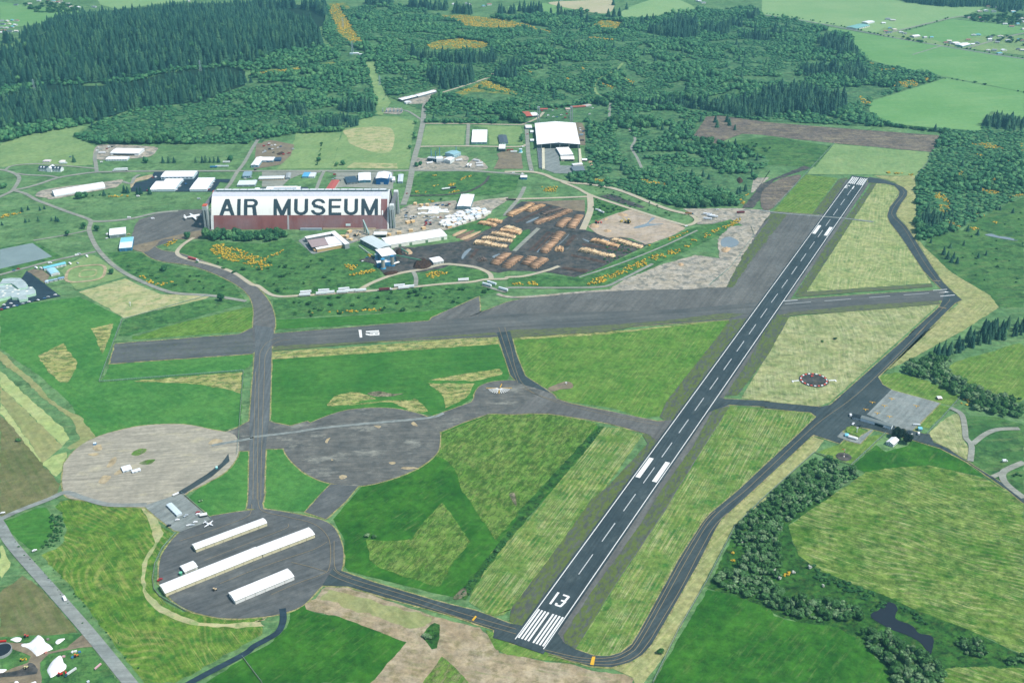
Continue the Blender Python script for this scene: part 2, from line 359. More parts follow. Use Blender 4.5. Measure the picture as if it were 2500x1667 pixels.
M['taxin'] = tarmac('north_taxiway', C(104, 106, 106), C(112, 113, 112), 1.62, None, 40, 120, 3)
M['apron'] = tarmac('ramp_asphalt', C(98, 98, 97), C(112, 110, 107), 0.58, C(130, 127, 122), 24, 50, 4)
M['pad2'] = tarmac('dark_round_pad', C(100, 98, 94), C(126, 120, 112), 0.05, C(172, 166, 152), 18, 24, 2.6)
M['pad1'] = tarmac('pale_round_pad', C(172, 160, 142), C(188, 174, 154), 0.15, C(206, 190, 158), 26, 40, 3.0)
M['conc'] = tarmac('concrete_ramp', C(144, 147, 142), C(158, 158, 152), TX, None, 16, 40, 5)
M['rim'] = gmat('dry_rim_grass', C(176, 166, 120), C(150, 156, 92), None, 0, 9, 0, grain=0.25, alt2=C(112, 140, 66))
M['chip'] = gmat('bare_chip_patch', C(196, 180, 142), C(180, 166, 134), None, 0, 8, 0, grain=0.2)
M['white'] = plain((236, 238, 232), 0.6, 0.2, 0.10, scale=0.6)
M['wornwhite'] = plain((200, 206, 204), 0.7, 0.2, 0.30, scale=0.9)
M['fadewhite'] = plain((150, 156, 154), 0.8, 0.1, 0.3, scale=0.9)
M['yellow'] = plain((226, 178, 52), 0.6, 0.2, 0.15)
M['ochre'] = plain((146, 134, 104), 0.8, 0.1, 0.2, scale=0.8)
def water(name, rgb, rough=0.08):
    b = NB(name); v = b.coord(); c = b.mix(b.rng(b.noise(v, 0.03, 4), 0.3, 0.7), C(*rgb, 0.8), C(*rgb))
    bm = b.n('ShaderNodeBump'); bm.inputs['Strength'].default_value = 0.15; b.l(b.noise(v, 0.6, 3), bm.inputs['Height']); b.l(bm.outputs[0], b.b.inputs['Normal'])
    b.b.inputs['Roughness'].default_value = rough; b.b.inputs['Specular IOR Level'].default_value = 0.5; return b.done(c)
M['pond'] = water('grey_lagoon', (152, 172, 166), 0.25); M['puddle'] = water('muddy_puddle', (150, 164, 168), 0.2); M['bog'] = water('dark_bog_water', (38, 42, 46), 0.12)
# ---- the one big sheet
def ground_sheet():
    ax = lambda lo, hi, st: np.arange(lo, hi+1, st)
    xs = np.concatenate([[-16000, -10000, -6000, -3800], ax(-2800, 2800, 40), [3800, 6000, 10000, 16000]])
    ys = np.concatenate([[-6000, -2000, -400, 200], ax(400, 5200, 40), [6000, 8000, 11000, 16000, 24000]])
    X, Y = np.meshgrid(xs, ys); nx, ny = len(xs), len(ys)
    V = np.stack([X.ravel(), Y.ravel(), terr(X.ravel(), Y.ravel())], 1)
    F = [(j*nx+i, j*nx+i+1, (j+1)*nx+i+1, (j+1)*nx+i) for j in range(ny-1) for i in range(nx-1)]
    o = obj('ground', meshdata('ground', V, F), M['ground']); tag(o, 'wide grassy land under the whole airfield and farms', 'ground', None, 'structure')
ground_sheet()
def fld(label, poly, lvl, mat, smooth=False, rough=1.4, name='field', cat='field'):
    return sheet(name, label, cat, poly, lvl, M[mat], smooth, rough)
# ---- left and bottom-left fields
fld('large dark green pasture bordering the pale round pad', 'F 0,705 185,682 278,728 248,820 230,876 555,853 560,860 553,978 500,992 430,975 330,980 250,996 205,1012 190,990 165,930 100,870 0,800', 1, 'deepl')
fld('cut hay rectangle inside the left green pasture', 'C1 340,250 570,140 600,190 695,310 670,400 610,490 545,495 430,390', 2, 'haypatch')
fld('narrow cut hay wedge beside the wire fence', 'B1 815,1480 1015,1430 C1 1000,40 920,240 860,90', 2, 'haypatch')
fld('hay sliver along the fence corner by the north taxiway', 'C1 1200,482 1600,440 2172,400 2160,592 2000,545 1700,500', 2, 'haypatch')
fld('light green mown strip on the western slope', 'C1 0,380 190,560 280,650 560,890 620,1000 560,1060 430,930 180,690 0,530', 1, 'palerow')
fld('tan cut rows beside the light green strip', 'C1 0,530 180,690 430,930 560,1060 380,1215 260,1020 0,655', 1, 'tanrow')
fld('pale hay band above the brown rows', 'C1 0,655 260,1020 380,1215 470,1150 600,1115 580,1230 500,1335 300,1150 100,880 0,770', 1, 'palerow')
fld('brown ploughed rows at the western edge', 'S 0,1010 27,1040 68,1090 130,1162 147,1181 141,1208 110,1222 39,1249 0,1262', 1, 'brown')
fld('dull green strip running down to the pale pad', 'C1 0,205 160,360 320,490 420,610 600,740 740,810 760,860 850,960 830,1000 640,1090 620,1060 720,1000 690,940 620,800 400,640 200,450 0,300', 2, 'tanrow', True)
fld('grass wedge between the taxiway and the burnt strip', 'B1 1230,1544 1560,1440 2200,1290 2270,1290 2280,1440 2265,1530 C1 2250,30 1700,70 1260,105 1180,105 1190,70', 1, 'mown2')
fld('green strip south of the worn western runway stub', 'C1 985,325 2265,235 2260,330 2185,385 900,480 960,400', 1, 'deepl')
fld('dry meadow with scattered white markers', 'B1 705,1150 1120,1030 1250,1090 1450,1170 1900,1180 1850,1210 1260,1350 1120,1390 1085,1370 980,1300', 2, 'palehay')
fld('trampled riding ground with a tan oval track', 'B1 540,960 620,900 780,820 850,820 960,900 1130,1010 690,1130 600,1040', 2, 'midgrass')
fld('rough green ground beside the hangar road', 'B1 960,800 1060,790 1260,800 1400,880 1800,960 2050,1020 2150,1150 2200,1220 1900,1180 1500,1140 1250,1050 1050,900', 1, 'weedy')
fld('rough strip along the cemetery fence', 'B1 1120,1395 1270,1350 1850,1215 2200,1225 2220,1250 1560,1430 1150,1544 1060,1544', 1, 'weedy')
fld('mown field with curving windrows west of the hangar ramp', 'D1 450,120 500,80 600,60 830,100 1180,130 1260,180 1320,290 1440,345 1330,470 1270,600 1255,800 1350,900 1500,985 1900,1050 2149,1030 2149,1170 1990,1260 1430,1568 1180,1568 600,800 340,520 450,470 530,400 540,290 510,170', 1, 'arc')
fld('straw windrow curving around the hangar ramp', 'D1 1150,130 1220,140 1330,310 1290,430 1215,560 1195,760 1280,900 1450,1000 1700,1075 2149,1060 D2 40,1020 110,1030 60,1050 0,1060 D1 2149,1105 1700,1105 1400,1035 1210,900 1165,750 1185,560 1260,420 1225,260', 2, 'palehay', True)
fld('small oval green plot beside the county road', 'D1 30,260 110,220 340,130 410,190 430,330 330,460 250,470', 1, 'deep', True)
fld('dull green paddock by the silage heaps', 'D1 0,1190 0,830 180,690 260,730 360,810 640,1150 500,1170 200,1180', 1, 'brown')
fld('pale hay corner beside the county road', 'D1 0,450 50,510 80,600 40,680 0,710', 1, 'palerow', True)
fld('farmyard grass around the silage heaps', 'D1 0,1195 200,1180 500,1172 660,1160 990,1568 0,1568', 1, 'weedy')
fld('lush dark green field beside the ramp access road', 'D2 0,1310 150,1225 275,1110 300,960 430,895 430,965 500,990 700,1025 1250,1225 1230,1265 960,1568 D1 1680,1568 2050,1325', 1, 'lush')
fld('deep green wedge between ramp corner and north taxiway', 'C1 2060,1112 2235,1105 2225,1544 D1 2020,140 1950,165 1740,225 1500,25 C1 1680,1530 1900,1335 2050,1200', 2, 'deepl', rough=0.5)
fld('deep green wedge between north taxiway and dark pad', 'C2 105,1090 272,1075 285,1130 360,1240 500,1330 690,1400 D2 560,10 420,160 300,160 100,135 80,100 95,0', 2, 'deepl', rough=0.5)
# ---- centre fields
fld('deep green field below the cross runway', 'F 625,825 1143,785 1150,800 1172,858 1165,872 1110,887 1088,912 1060,930 1005,956 960,948 900,938 830,940 760,957 720,972 640,977 622,962', 1, 'deep', rough=0.6)
fld('bleached mown strip along the cross runway', 'C2 160,215 900,172 2150,72 2235,135 2150,150 900,238 220,282 160,285', 2, 'haypatch', rough=1.5)
fld('curved hay patch above the dark round pad', 'C2 665,700 700,640 780,595 900,575 1000,600 1090,640 960,660 850,690', 2, 'haypatch', True)
fld('lower hay curl along the dark round pad', 'C2 850,695 1050,665 1200,650 1380,650 1470,650 1560,750 1420,755 1310,700 1200,672', 2, 'haypatch', True)
fld('upper hay tongue beside the tie-down circle', 'C2 1560,472 1900,410 2200,368 2228,400 2200,432 1960,480', 2, 'haypatch')
fld('lower hay tongue beside the tie-down circle', 'C2 1560,500 1980,500 1930,600 1880,650 1720,722 1705,640 1660,570', 2, 'haypatch')
fld('green centre triangle between both runways', 'C3 10,100 900,42 B3 1990,1395 C3 1900,75 1370,790 1200,812 950,722 480,652 380,555 160,462', 1, 'mown2', rough=0.6)
fld('pale grass band along the cross runway in the centre triangle', 'C3 12,85 900,38 B3 1900,1410 C3 900,60 300,95 20,112', 2, 'haypatch')
fld('dark green meadow right of the hangar ramp', 'F 1012,985 1060,960 1120,947 1180,954 1260,951 1345,966 1392,986 1050,1373 1000,1362 800,1312 785,1290 792,1240 765,1192 830,1118 900,1103 980,1062', 1, 'lush', rough=0.6)
fld('half cut meadow above the drainage ditch', 'C2 1690,950 2110,780 C3 400,760 810,860 500,1260 280,1544 D2 2149,200 1980,400 1830,170 C2 1860,1450 1800,1260 1700,1170 1640,1160', 2, 'hayA', rough=1.2)
fld('pale mown block inside the dark meadow', 'D2 1540,90 1620,190 1770,410 1650,560 1520,780 1250,700 1000,610 950,560 920,390 1080,405 1290,390 1400,240', 2, 'hayA', rough=1.2)
fld('dark overgrown drainage ditch beside the runway strip', 'C3 815,880 862,888 720,1080 420,1430 D3 330,0 200,180 D2 2149,330 1900,640 1735,890 1640,862 1800,690 2149,240 D3 60,190', 3, 'corr', rough=1.0, name='drainage_ditch', cat='ditch')
fld('mown strip between the ditch and the runway shoulder', 'C3 866,892 1060,905 1205,965 880,1440 D3 690,60 450,400 20,970 D2 2110,960 2050,1012 1940,1022 1760,902 1790,800 D3 -140,500 200,185', 2, 'mown', rough=0.8)
fld('streaky mown strip between runway and parallel taxiway', 'D3 555,1290 870,760 1290,140 C3 1470,1525 1760,1060 1985,700 2352,728 C4 440,768 497,795 300,990 0,1262 D3 1880,0 1600,250 1400,560 1200,930 1080,1150 1020,1250 930,1320 820,1350 700,1345', 2, 'mown', rough=0.5)
fld('bleached hay triangle inside the eastern taxiway loop', 'B4 400,1150 1030,178 1180,192 1235,250 1150,390 1125,470 1150,530 1230,640 1520,1070', 2, 'hayN', rough=0.5)
fld('bleached hay field around the red and white circle', 'F 1702,914 1760,820 1812,728 2158,698 1905,925 1872,935', 2, 'hayE', rough=0.5)
fld('mown square left of the far runway end', 'B4 105,425 390,100 680,130 450,452', 2, 'mown3', rough=0.6)
fld('dry grass verge outside the eastern taxiway', 'B4 1310,570 1200,450 1300,255 1190,165 1000,108 1375,108 1385,655 1460,750 1700,975 2050,1185 2125,1290 1800,1500 C4 1300,300 1100,390 1045,450 1500,5 B4 1760,1260', 2, 'verge', rough=1.0)
fld('boggy meadow with scattered firs east of the taxiway', 'B4 1530,585 1800,600 1900,500 2352,300 2352,1290 2125,1290 2050,1190 1700,975 1460,750 1500,640', 1, 'weedyR')
fld('striped green hill field beyond the creek trees', 'C4 1680,370 1760,300 2050,220 2352,160 2352,640 2050,600 1860,530 1740,440', 2, 'mown3', True)
fld('grass beside the grey concrete ramp', 'C4 1040,440 1200,400 1500,480 1790,620 1700,700 1600,680 1165,558 1060,505', 2, 'mown3')
fld('bright green patch east of the concrete ramp', 'C4 1600,690 1690,715 1500,900 1440,890 1400,870', 2, 'mown3')
fld('dry pasture between the access lane and the creek', 'C4 1690,790 1790,790 1810,1000 1870,1090 1850,1180 1660,1080 1550,1020 1490,960', 2, 'hayE', True)
fld('mown lawn around the wind cone', 'C4 470,1125 760,1020 1110,945 1000,1060 805,1235 640,1180', 2, 'mown3')
fld('grass island beside the fuel tanks', 'C4 760,900 820,880 940,930 870,985 770,940', 6, 'mown3')
fld('dark green pasture below the caretaker house', 'C4 805,1240 1030,1050 1110,1110 1300,1060 1340,1010 1600,1085 1830,1210 2000,1340 1750,1290 1500,1235 1180,1255 930,1300', 1, 'lush', rough=1)
fld('large hayfield with curved windrows beside the creek', 'C4 570,1544 930,1300 1180,1255 1500,1235 1750,1290 2000,1350 2352,1544 D4 2149,90 2149,1340 2000,1270 1700,1130 1280,980 980,840 700,740 500,660 300,520 250,400 220,280', 2, 'hayBR', rough=1)
fld('grassy bank crossed by the campground lanes', 'C4 1830,790 2100,800 2352,870 2352,1544 2250,1544 1880,1240 1890,1060 1830,980', 1, 'weedyR')
fld('lush green field in the creek bend', 'D3 1190,1568 1640,800 1900,870 2149,965 D4 100,1020 300,1070 620,1112 800,1225 1000,1420 1070,1568', 2, 'lush', rough=1)
fld('contour mown corner field by the creek', 'D4 1490,1490 1600,1442 2149,1452 2149,1568 1490,1568', 2, 'hayBR', True)
fld('tangled creek bank between the two hayfields', 'D3 1640,790 1850,350 2149,60 D4 150,30 640,0 220,270 250,400 300,520 500,660 980,840 1700,1130 2149,1345 2149,1450 1600,1442 1490,1490 1490,1568 1070,1568 1000,1420 800,1225 300,1070', 1, 'corr')
fld('narrow grass verge outside the parallel taxiway', 'D3 1110,1568 1300,1330 1850,290 2149,30 C4 0,1544 470,1125 560,1010 450,975 0,1388 D3 2000,0 1750,230 1700,310 1560,590 1250,1130 1180,1250 1100,1345 1000,1405 850,1445 1020,1520 1040,1568', 2, 'verge', rough=0.6)
fld('bare tan dirt strip along the ramp taxiway', 'D2 415,930 450,895 510,880 560,800 620,762 700,757 1030,872 1600,1062 1850,1112 1990,1250 2010,1320 2149,1342 D3 320,1392 550,1422 700,1472 960,1492 1030,1530 1010,1600 -700,1600 D2 960,1568 1250,1235 700,1022 480,982 430,965', 2, 'dirt', rough=1.2, name='dirt_strip', cat='dirt')
fld('grass scar inside the tan dirt strip', 'D2 530,880 620,800 1000,900 1400,1010 1460,1035 1400,1115 1280,1122 900,990', 3, 'tanrow', rough=2.5)
fld('shaggy green triangle in the tan dirt', 'D2 1375,1190 1450,1092 1480,1075 1525,1090 1520,1200 1500,1282 1460,1292 1420,1240', 4, 'corr', rough=0.5)
fld('striped hay wedge at the southern edge of the dirt', 'D2 1360,1600 1540,1350 1640,1430 1790,1600', 3, 'hayA', rough=1)
fld('grass verge between dirt strip and taxiway loop', 'D2 1900,1130 2149,1230 D3 0,1245 300,1315 500,1388 560,1415 320,1388 0,1335 -100,1290', 3, 'mown3')
# ---- mill surroundings
fld('gorse dotted meadow in front of the great hangar', 'B1 1560,800 1640,720 1800,690 2352,720 B2 330,670 500,790 900,740 1080,840 1000,870 1120,960 1150,1010 930,1140 600,1165 180,1185 80,1140 0,1040 B1 2250,1080 1900,910 1660,850', 1, 'weedy')
fld('green strip between trailer road and cross runway', 'B2 170,1220 420,1200 1100,1150 1460,1100 2050,1075 2200,1140 2030,1190 2020,1290 190,1390', 1, 'weedy')
fld('bright mown edge along the cross runway', 'B2 185,1400 800,1370 2025,1290 2030,1340 1900,1380 1200,1430 190,1485', 2, 'deep')
fld('green island inside the mill turning loop', 'B2 1060,1115 1080,1060 1250,1010 1400,985 1430,1020 1420,1070 1380,1100', 3, 'weedy', True)
fld('gorse island inside the mill truck loop', 'B2 1470,1000 1700,930 1900,920 2050,960 2110,1000 2060,1040 1800,1070 1480,1085', 3, 'weedy', True)
fld('weedy railway meadow north of the mill', 'E4 400,940 560,890 1300,880 1900,930 2270,960 2200,1200 1800,1300 1100,1330 300,1330 340,1100', 2, 'weedy')
fld('scrub meadow between the pale haul roads', 'G3 600,140 1100,300 1700,480 1640,500 1280,360 900,480 600,560 590,300', 2, 'weedy')
fld('grassy embankment along the log yard ditch', 'B3 0,1000 380,1000 600,1020 860,920 1250,750 1640,580 1850,540 2100,490 2110,530 1900,640 1400,880 1100,1020 860,1090 0,1110', 3, 'weedy', rough=1.2, name='embankment', cat='bank')
fld('green pocket between the sawn log rows', 'G2 960,1080 1000,980 1080,820 1290,720 1370,740 1260,940 1060,1110', 4, 'weedy', True)
fld('gorse bank beside the white lumber stacks', 'E8 1020,980 1350,850 1700,730 1900,860 1750,960 1200,960', 4, 'weedy', True)
# ---- far meadows
fld('dry oval playing field with bare infield', 'A2 830,1165 1220,1150 1240,1340 1100,1370 880,1300 840,1240', 3, 'palehay', True)
fld('mown meadow west of the dry playing field', 'A2 380,1190 790,1170 700,1510 200,1520 320,1380', 2, 'midgrass')
fld('mown meadow around the dry playing field', 'A2 800,1160 930,1040 1290,1050 1440,1090 1390,1515 700,1512', 2, 'midgrass')
fld('dry strip along the industrial road', 'A2 820,1510 900,1460 1280,1470 1290,1515', 3, 'palehay')
fld('green fenced lot beside the industrial crossroad', 'A2 1540,1130 1900,1130 1880,1300 1500,1305', 2, 'midgrass')
fld('grass lot behind the square white warehouse', 'A2 1960,1130 2352,1135 A3 120,1140 140,1300 0,1300 A2 2110,1300 2100,1150', 2, 'midgrass')
fld('open pasture under the forest edge', 'A1 0,1290 300,1200 640,1140 770,1135 650,1230 820,1300 860,1320 830,1480 500,1500 300,1480 0,1500', 1, 'midgrass')
fld('far pale pasture beyond the eastern road', 'A4 0,-60 1100,-60 1200,0 1450,50 2000,70 1800,150 1050,310 860,270 720,240 350,190 0,130', 2, 'farfield2')
fld('broad far pasture across the eastern road', 'A4 180,185 700,265 1600,415 2352,535 2352,830 1650,690 1230,610 950,540 880,480 760,340 600,330 400,330 240,300', 2, 'farfield')
fld('far pasture beside the sky-blue pool', 'A4 950,960 1000,905 1650,705 2352,832 2352,1060 2060,1000 1970,1080 2000,1180 1500,1145 1070,1105 980,1020', 2, 'farfield')
fld('green paddock between the eastern houses', 'A4 1270,290 1700,175 2352,245 2352,300 1950,330 1600,400', 3, 'farfield')
fld('tan stubble field beyond the firs', 'A3 360,30 600,10 930,5 900,120 640,95', 2, 'fartan', True)
fld('pale pasture beyond the firs', 'A3 1030,100 1250,10 1450,-20 1660,60 1600,105 1150,172 1040,165', 2, 'farfield2', True)
fld('far green pasture behind the dark grove', 'A3 0,60 330,30 640,100 880,150 860,180 600,150 330,130 0,110', 2, 'farfield')
fld('pale pasture beyond the dark forest', 'A1 860,-20 1900,-20 1600,20 1040,85 900,45', 2, 'farfield2')
fld('pasture around the village behind the forest', 'A1 0,20 300,60 760,105 700,180 300,230 0,260', 2, 'farfield')
fld('burnt brown field with a green tilled line', 'A3 1640,1262 1780,1050 1900,1042 2352,1100 A4 0,1095 700,1152 1650,1222 1520,1367 700,1292 300,1252 0,1212 A3 2100,1202 1860,1292', 3, 'soil')
fld('small burnt clearing in the alder wood', 'A3 1285,1000 1320,985 1560,1020 1520,1110 1310,1105', 3, 'soil')
fld('green meadow below the burnt field', 'A4 650,1295 1520,1372 1480,1500 B4 1380,110 1000,100 400,95 480,0', 2, 'midgrass')
fld('dark wet meadow below the burnt field', 'A3 1860,1295 2352,1225 A4 600,1310 640,1300 480,1500 0,1480 A3 2200,1440 2000,1380', 2, 'weedyR')
# ---- forest and scrub floors
sheet('forest_floor', 'ground darkened with painted shade under the hill conifers', 'ground', 'A1 0,470 400,300 780,120 1600,40 2352,30 A2 650,60 640,200 600,430 200,480 0,565 A1 2352,550 1900,595 1500,625 1230,705 900,745 0,800', 3, M['floor'])
sheet('forest_floor', 'ground darkened with painted shade under the lower conifer belt', 'ground', 'A1 0,880 400,770 900,775 1230,735 1500,655 2050,605 2200,640 2200,770 2050,820 1800,925 1500,945 1150,995 900,1085 450,1130 0,1250', 3, M['floor'])
sheet('scrub_floor', 'shrubby ground under the alder woods', 'ground', 'A1 650,1225 900,1100 1200,1000 1800,930 2200,770 A2 0,650 780,540 620,330 650,60 1400,60 1700,150 A3 0,170 640,100 1150,180 1660,110 2200,60 A4 0,140 340,190 780,340 960,560 1250,620 1640,700 980,900 960,1000 1060,1100 1650,1200 1500,1400 1480,1500 B4 1380,110 1400,700 1750,600 2352,280 A4 2352,1070 2000,1060 1960,1180 0,1090 A3 1900,1040 1780,1050 1640,1262 1860,1292 2352,1440 B3 2200,150 2180,260 2060,380 1550,400 1000,230 560,160 500,100 690,60 760,0 A3 700,1440 690,1100 150,1110 A2 1540,1110 1500,1070 1530,1000 1190,860 1100,1040 900,1090 780,1190 380,1200 100,1250 A1 2352,1290 860,1300', 2, M['scrub'])
for lab, p in (('gorse covered power line clearing', 'A2 670,50 760,30 860,70 930,290 980,380 900,420 760,300 700,180'),
               ('gorse slope above the alder wood', 'A2 1640,145 1900,140 2352,200 2352,262 2150,260 1900,240 1800,190'),
               ('gorse clearing behind the fir row', 'A2 1550,410 1650,370 1850,350 2150,395 2060,430 1800,450 1600,445'),
               ('long gorse strip under the conifer belt', 'A2 0,650 420,600 700,560 700,590 440,640 200,660 0,690'),
               ('gorse ring around the dark pond bank', 'A2 1780,850 2040,740 2120,735 2352,830 2352,860 2000,830 1850,870'),
               ('far gorse field by the lone firs', 'A3 730,245 830,190 920,185 1040,210 1000,250 850,270')):
    fld(lab, p, 4, 'gorseg', True)
# power line cut
sheet('power_line_cut', 'grassy power line cut climbing the hill', 'clearing', 'A2 1000,560 1080,560 1120,720 1230,920 1150,1040 1090,1030 1100,950 1060,750', 4, M['midgrass'])
sheet('bare_bank', 'dark bare bank inside the gorse ring', 'bank', 'A2 1820,850 1950,815 2100,815 2352,860 2352,890 2200,915 2050,910 1950,860 1850,875', 5, M['mud'], True)
# ================================================================ PAVEMENTS
def pave(name, label, poly, lvl, mat, smooth=False, rough=0.25, cat='pavement', rim=1.7):
    o = sheet(name, label, cat, poly, lvl, M[mat], smooth, rough)
    if rim and name not in ('weed_band', 'runway_edge', 'runway_shoulder', 'dark_corner'):      # ragged dry grass rim around the pavement
        P = G(poly)[:, :2]
        if smooth: P = catmull(P, True, 4)
        P = roughen(P, 6, 0.0); a = sum(P[i-1][0]*P[i][1]-P[i][0]*P[i-1][1] for i in range(len(P))); d = np.roll(P, -1, 0)-np.roll(P, 1, 0); d /= np.linalg.norm(d, axis=1)[:, None]+1e-9
        nr = np.stack([d[:, 1], -d[:, 0]], 1)*(1 if a > 0 else -1); sheet('dry_rim', None, None, None, 2.7, M['rim'], False, 0.7, xy=P+nr*rim, parent=o)
    return o
pave('tarmac_area', 'wide abandoned tarmac wedge between both runways', 'B2 2020,1190 2030,1340 1900,1385 B3 0,1240 220,1195 830,1135 1960,1110 2160,640 2352,430 B4 110,430 540,462 600,420 300,900 -100,1400 B3 2000,1400 0,1500 B2 1500,1490 B2 1600,1380', 4, 'old', rough=0.8)
pave('cross_runway', 'worn grey cross runway with number nineteen', 'B1 2270,1544 B2 0,1544 190,1525 1200,1440 1900,1385 2352,1330 B3 0,1350 1500,1310 2300,1240 B4 200,1225 900,1175 1690,1130 1790,1220 1740,1250 1600,1228 900,1290 240,1345 100,1370 B3 2000,1400 0,1540 B2 2160,1555 C2 0,175 160,160 C1 2270,190', 5, 'rwyx', rough=0.15, cat='runway')
pave('runway_stub', 'weed streaked western stub of the cross runway', 'C1 985,325 1035,145 2150,60 2270,0 2290,200 2265,235', 4, 'oldx', rough=1.2)
pave('runway_edge', 'weedy strip under the cross runway markings', 'C2 160,195 200,165 1000,130 2160,45 2190,70 1500,100 900,150 160,212', 6, 'weedX', rough=0.8)
pave('runway_edge', 'weedy strip below the cross runway by the centre triangle', 'C3 0,35 20,25 600,0 B3 1400,1410 1960,1340 2120,1350 1990,1395 1200,1450 C3 900,38 10,95', 6, 'weedX', rough=0.8)
pave('runway_edge', 'weedy strip above the eastern cross runway', 'B4 300,1195 400,1152 1520,1078 1535,1108 900,1150 360,1195', 6, 'weedX', rough=0.8)
pave('runway_edge', 'weedy strip under the eastern cross runway', 'B4 190,1365 240,1335 900,1270 1590,1230 1600,1262 900,1320 240,1365', 6, 'weedX', rough=0.8)
pave('runway_shoulder', 'cracked shoulder left of the runway near number thirteen', 'D3 20,1060 20,970 450,400 690,60 C3 880,1440 1255,1040 1205,965 1350,880 1440,900 1100,1400 D3 720,330 250,980 80,1120', 4, 'weedR', rough=0.6)
pave('runway_shoulder', 'cracked shoulder left of the runway along the centre triangle', 'C3 1360,800 1430,650 1900,60 B3 1990,1395 2120,1350 2250,1300 C3 2140,0 1560,830 1440,850', 4, 'weedR', rough=0.6)
pave('runway_shoulder', 'bare grey band right of the runway near number thirteen', 'D3 380,1150 420,1080 C3 1150,1544 1800,690 1990,700 1480,1520 D3 1300,140 870,780 555,1290 460,1240', 3, 'old', rough=0.3)
pave('weed_band', 'checkered weed band right of the runway near number thirteen', 'D3 455,1180 700,800 880,560 1090,260 1250,0 C3 1500,1290 1650,1080 1840,740 1985,705 1760,1060 1470,1525 D3 1290,140 870,770 555,1290 470,1250', 5, 'weedR', rough=0.6)
pave('weed_band', 'checkered weed band beside the hay field with the circle', 'C3 1950,610 2060,610 F 1762,820 1815,725 1775,722 C3 2200,230', 5, 'weedR', rough=0.6)
pave('weed_band', 'checkered weed band along the eastern hay triangle', 'B4 290,1190 400,1150 1030,178 990,165 930,260 600,700', 5, 'weedR', rough=0.6)
pave('weed_band', 'brown weed band left of the far runway end', 'B4 455,450 690,140 770,125 560,450', 5, 'weedR', rough=0.6)
pave('weed_band', 'weed streaked rim of the abandoned wedge', 'B3 1960,1112 2100,830 2352,490 B4 0,530 100,430 230,450 B3 2352,650 2160,900 2020,1110', 5, 'weedR', rough=2.0)
# runway 13/31 in its own frame
RA = (G('S 1257,1559 1332,1581').mean(0))[:2]; RB = (G('S 2080,433 2118.5,437.5').mean(0))[:2]
RL = float(np.linalg.norm(RB-RA)); RD = (RB-RA)/RL; RN = np.array([-RD[1], RD[0]])    # RN points left of the heading
def rq(s0, s1, t0, t1): return [RA+RD*s+RN*t for s, t in ((s0, t0), (s1, t0), (s1, t1), (s0, t1))]
sheet('runway_shoulder', 'grey old tarmac bed beneath the main runway', 'pavement', None, 3, M['old'], rough=0.3, step=10, xy=rq(30, RL-20, 24, -23))
runway = sheet('main_runway', 'dark asphalt main runway with white numbers and stripes', 'runway', None, 7, M['rwy'], rough=0.1, step=12, xy=rq(-8, RL+8, 17.5, -17.5))
def paint(name, quads, parent, mat='white', lvl=8):
    for q in quads:
        q = np.asarray(q); V = np.column_stack([q[:, :2], np.full(len(q), lvl*LZ+random.random()*0.05)])
        a = sum(q[i-1][0]*q[i][1]-q[i][0]*q[i-1][1] for i in range(len(q)))
        obj(name, meshdata(name, V, [tuple(range(len(q))) if a > 0 else tuple(range(len(q)-1, -1, -1))]), M[mat], parent)
paint('edge_line', [rq(-2, RL+2, 15.2, 14.3), rq(-2, RL+2, -15.2, -14.3)], runway, lvl=8)
bars = []
for sgn in (1, -1):
    for k in range(4): bars.append((sgn*(1.7+3.35*k), sgn*(1.7+3.35*k+1.9)))
for a, b in bars:
    paint('threshold_bar', [rq(1, 46, a, b), rq(RL-46, RL-1, a, b)], runway, lvl=9)
for s in np.arange(112, RL-115, 61.0):
    paint('centre_dash', [rq(s, s+36.5, 0.5, -0.5)], runway, 'wornwhite')
paint('aiming_block', [rq(303, 349, 13.0, 7.4), rq(303, 349, -7.4, -13.0), rq(RL-349, RL-303, 13.0, 7.4), rq(RL-349, RL-303, -7.4, -13.0)], runway)
def digit(ch, s, t, L, Wd, flip=1):
    """painted digit: s start along, t left edge across; flip=-1 for the far end"""
    segs = {'1': [((0, .5), (1, .5))],
            '3': [((.06, 0), (.06, .82)), ((.06, .80), (.5, 1)), ((.5, 1), (.5, .35)), ((.5, .9), (.94, 1)), ((.94, 1), (.94, .1)), ((.06, .0), (.2, 0))]}[ch]
    out = []
    for (a0, b0), (a1, b1) in segs:
        p = np.array([a0*L, -b0*Wd]); q = np.array([a1*L, -b1*Wd]); d = (q-p)/np.linalg.norm(q-p); n = np.array([-d[1], d[0]])*1.15
        quad = [p+n-d*0.3, q+n+d*0.3, q-n+d*0.3, p-n-d*0.3]
        out.append([RA+RD*(s+flip*x[0])+RN*(t+flip*x[1]) for x in quad])
    return out
def poly_digit(parent, pieces, lvl):
    V = []; F = []
    for k, q in enumerate(pieces):
        i = len(V); V += [(p[0], p[1], lvl*LZ+0.004*k) for p in q]
        a = sum(q[j-1][0]*q[j][1]-q[j][0]*q[j-1][1] for j in range(4)); F.append((i, i+1, i+2, i+3) if a > 0 else (i+3, i+2, i+1, i))
    obj('painted_number', meshdata('painted_number', V, F), M['white'], parent)
poly_digit(runway, digit('1', 58, 8.2, 19, 3.4), 9); poly_digit(runway, digit('3', 58, 1.2, 19, 6.6), 9)
poly_digit(runway, digit('1', RL-58, -2.2, 19, 3.4, -1), 9); poly_digit(runway, digit('3', RL-58, -8.5, 19, -6.6, -1)[:0] or digit('3', RL-58, 1.5+6.6, 19, 6.6, -1), 9)
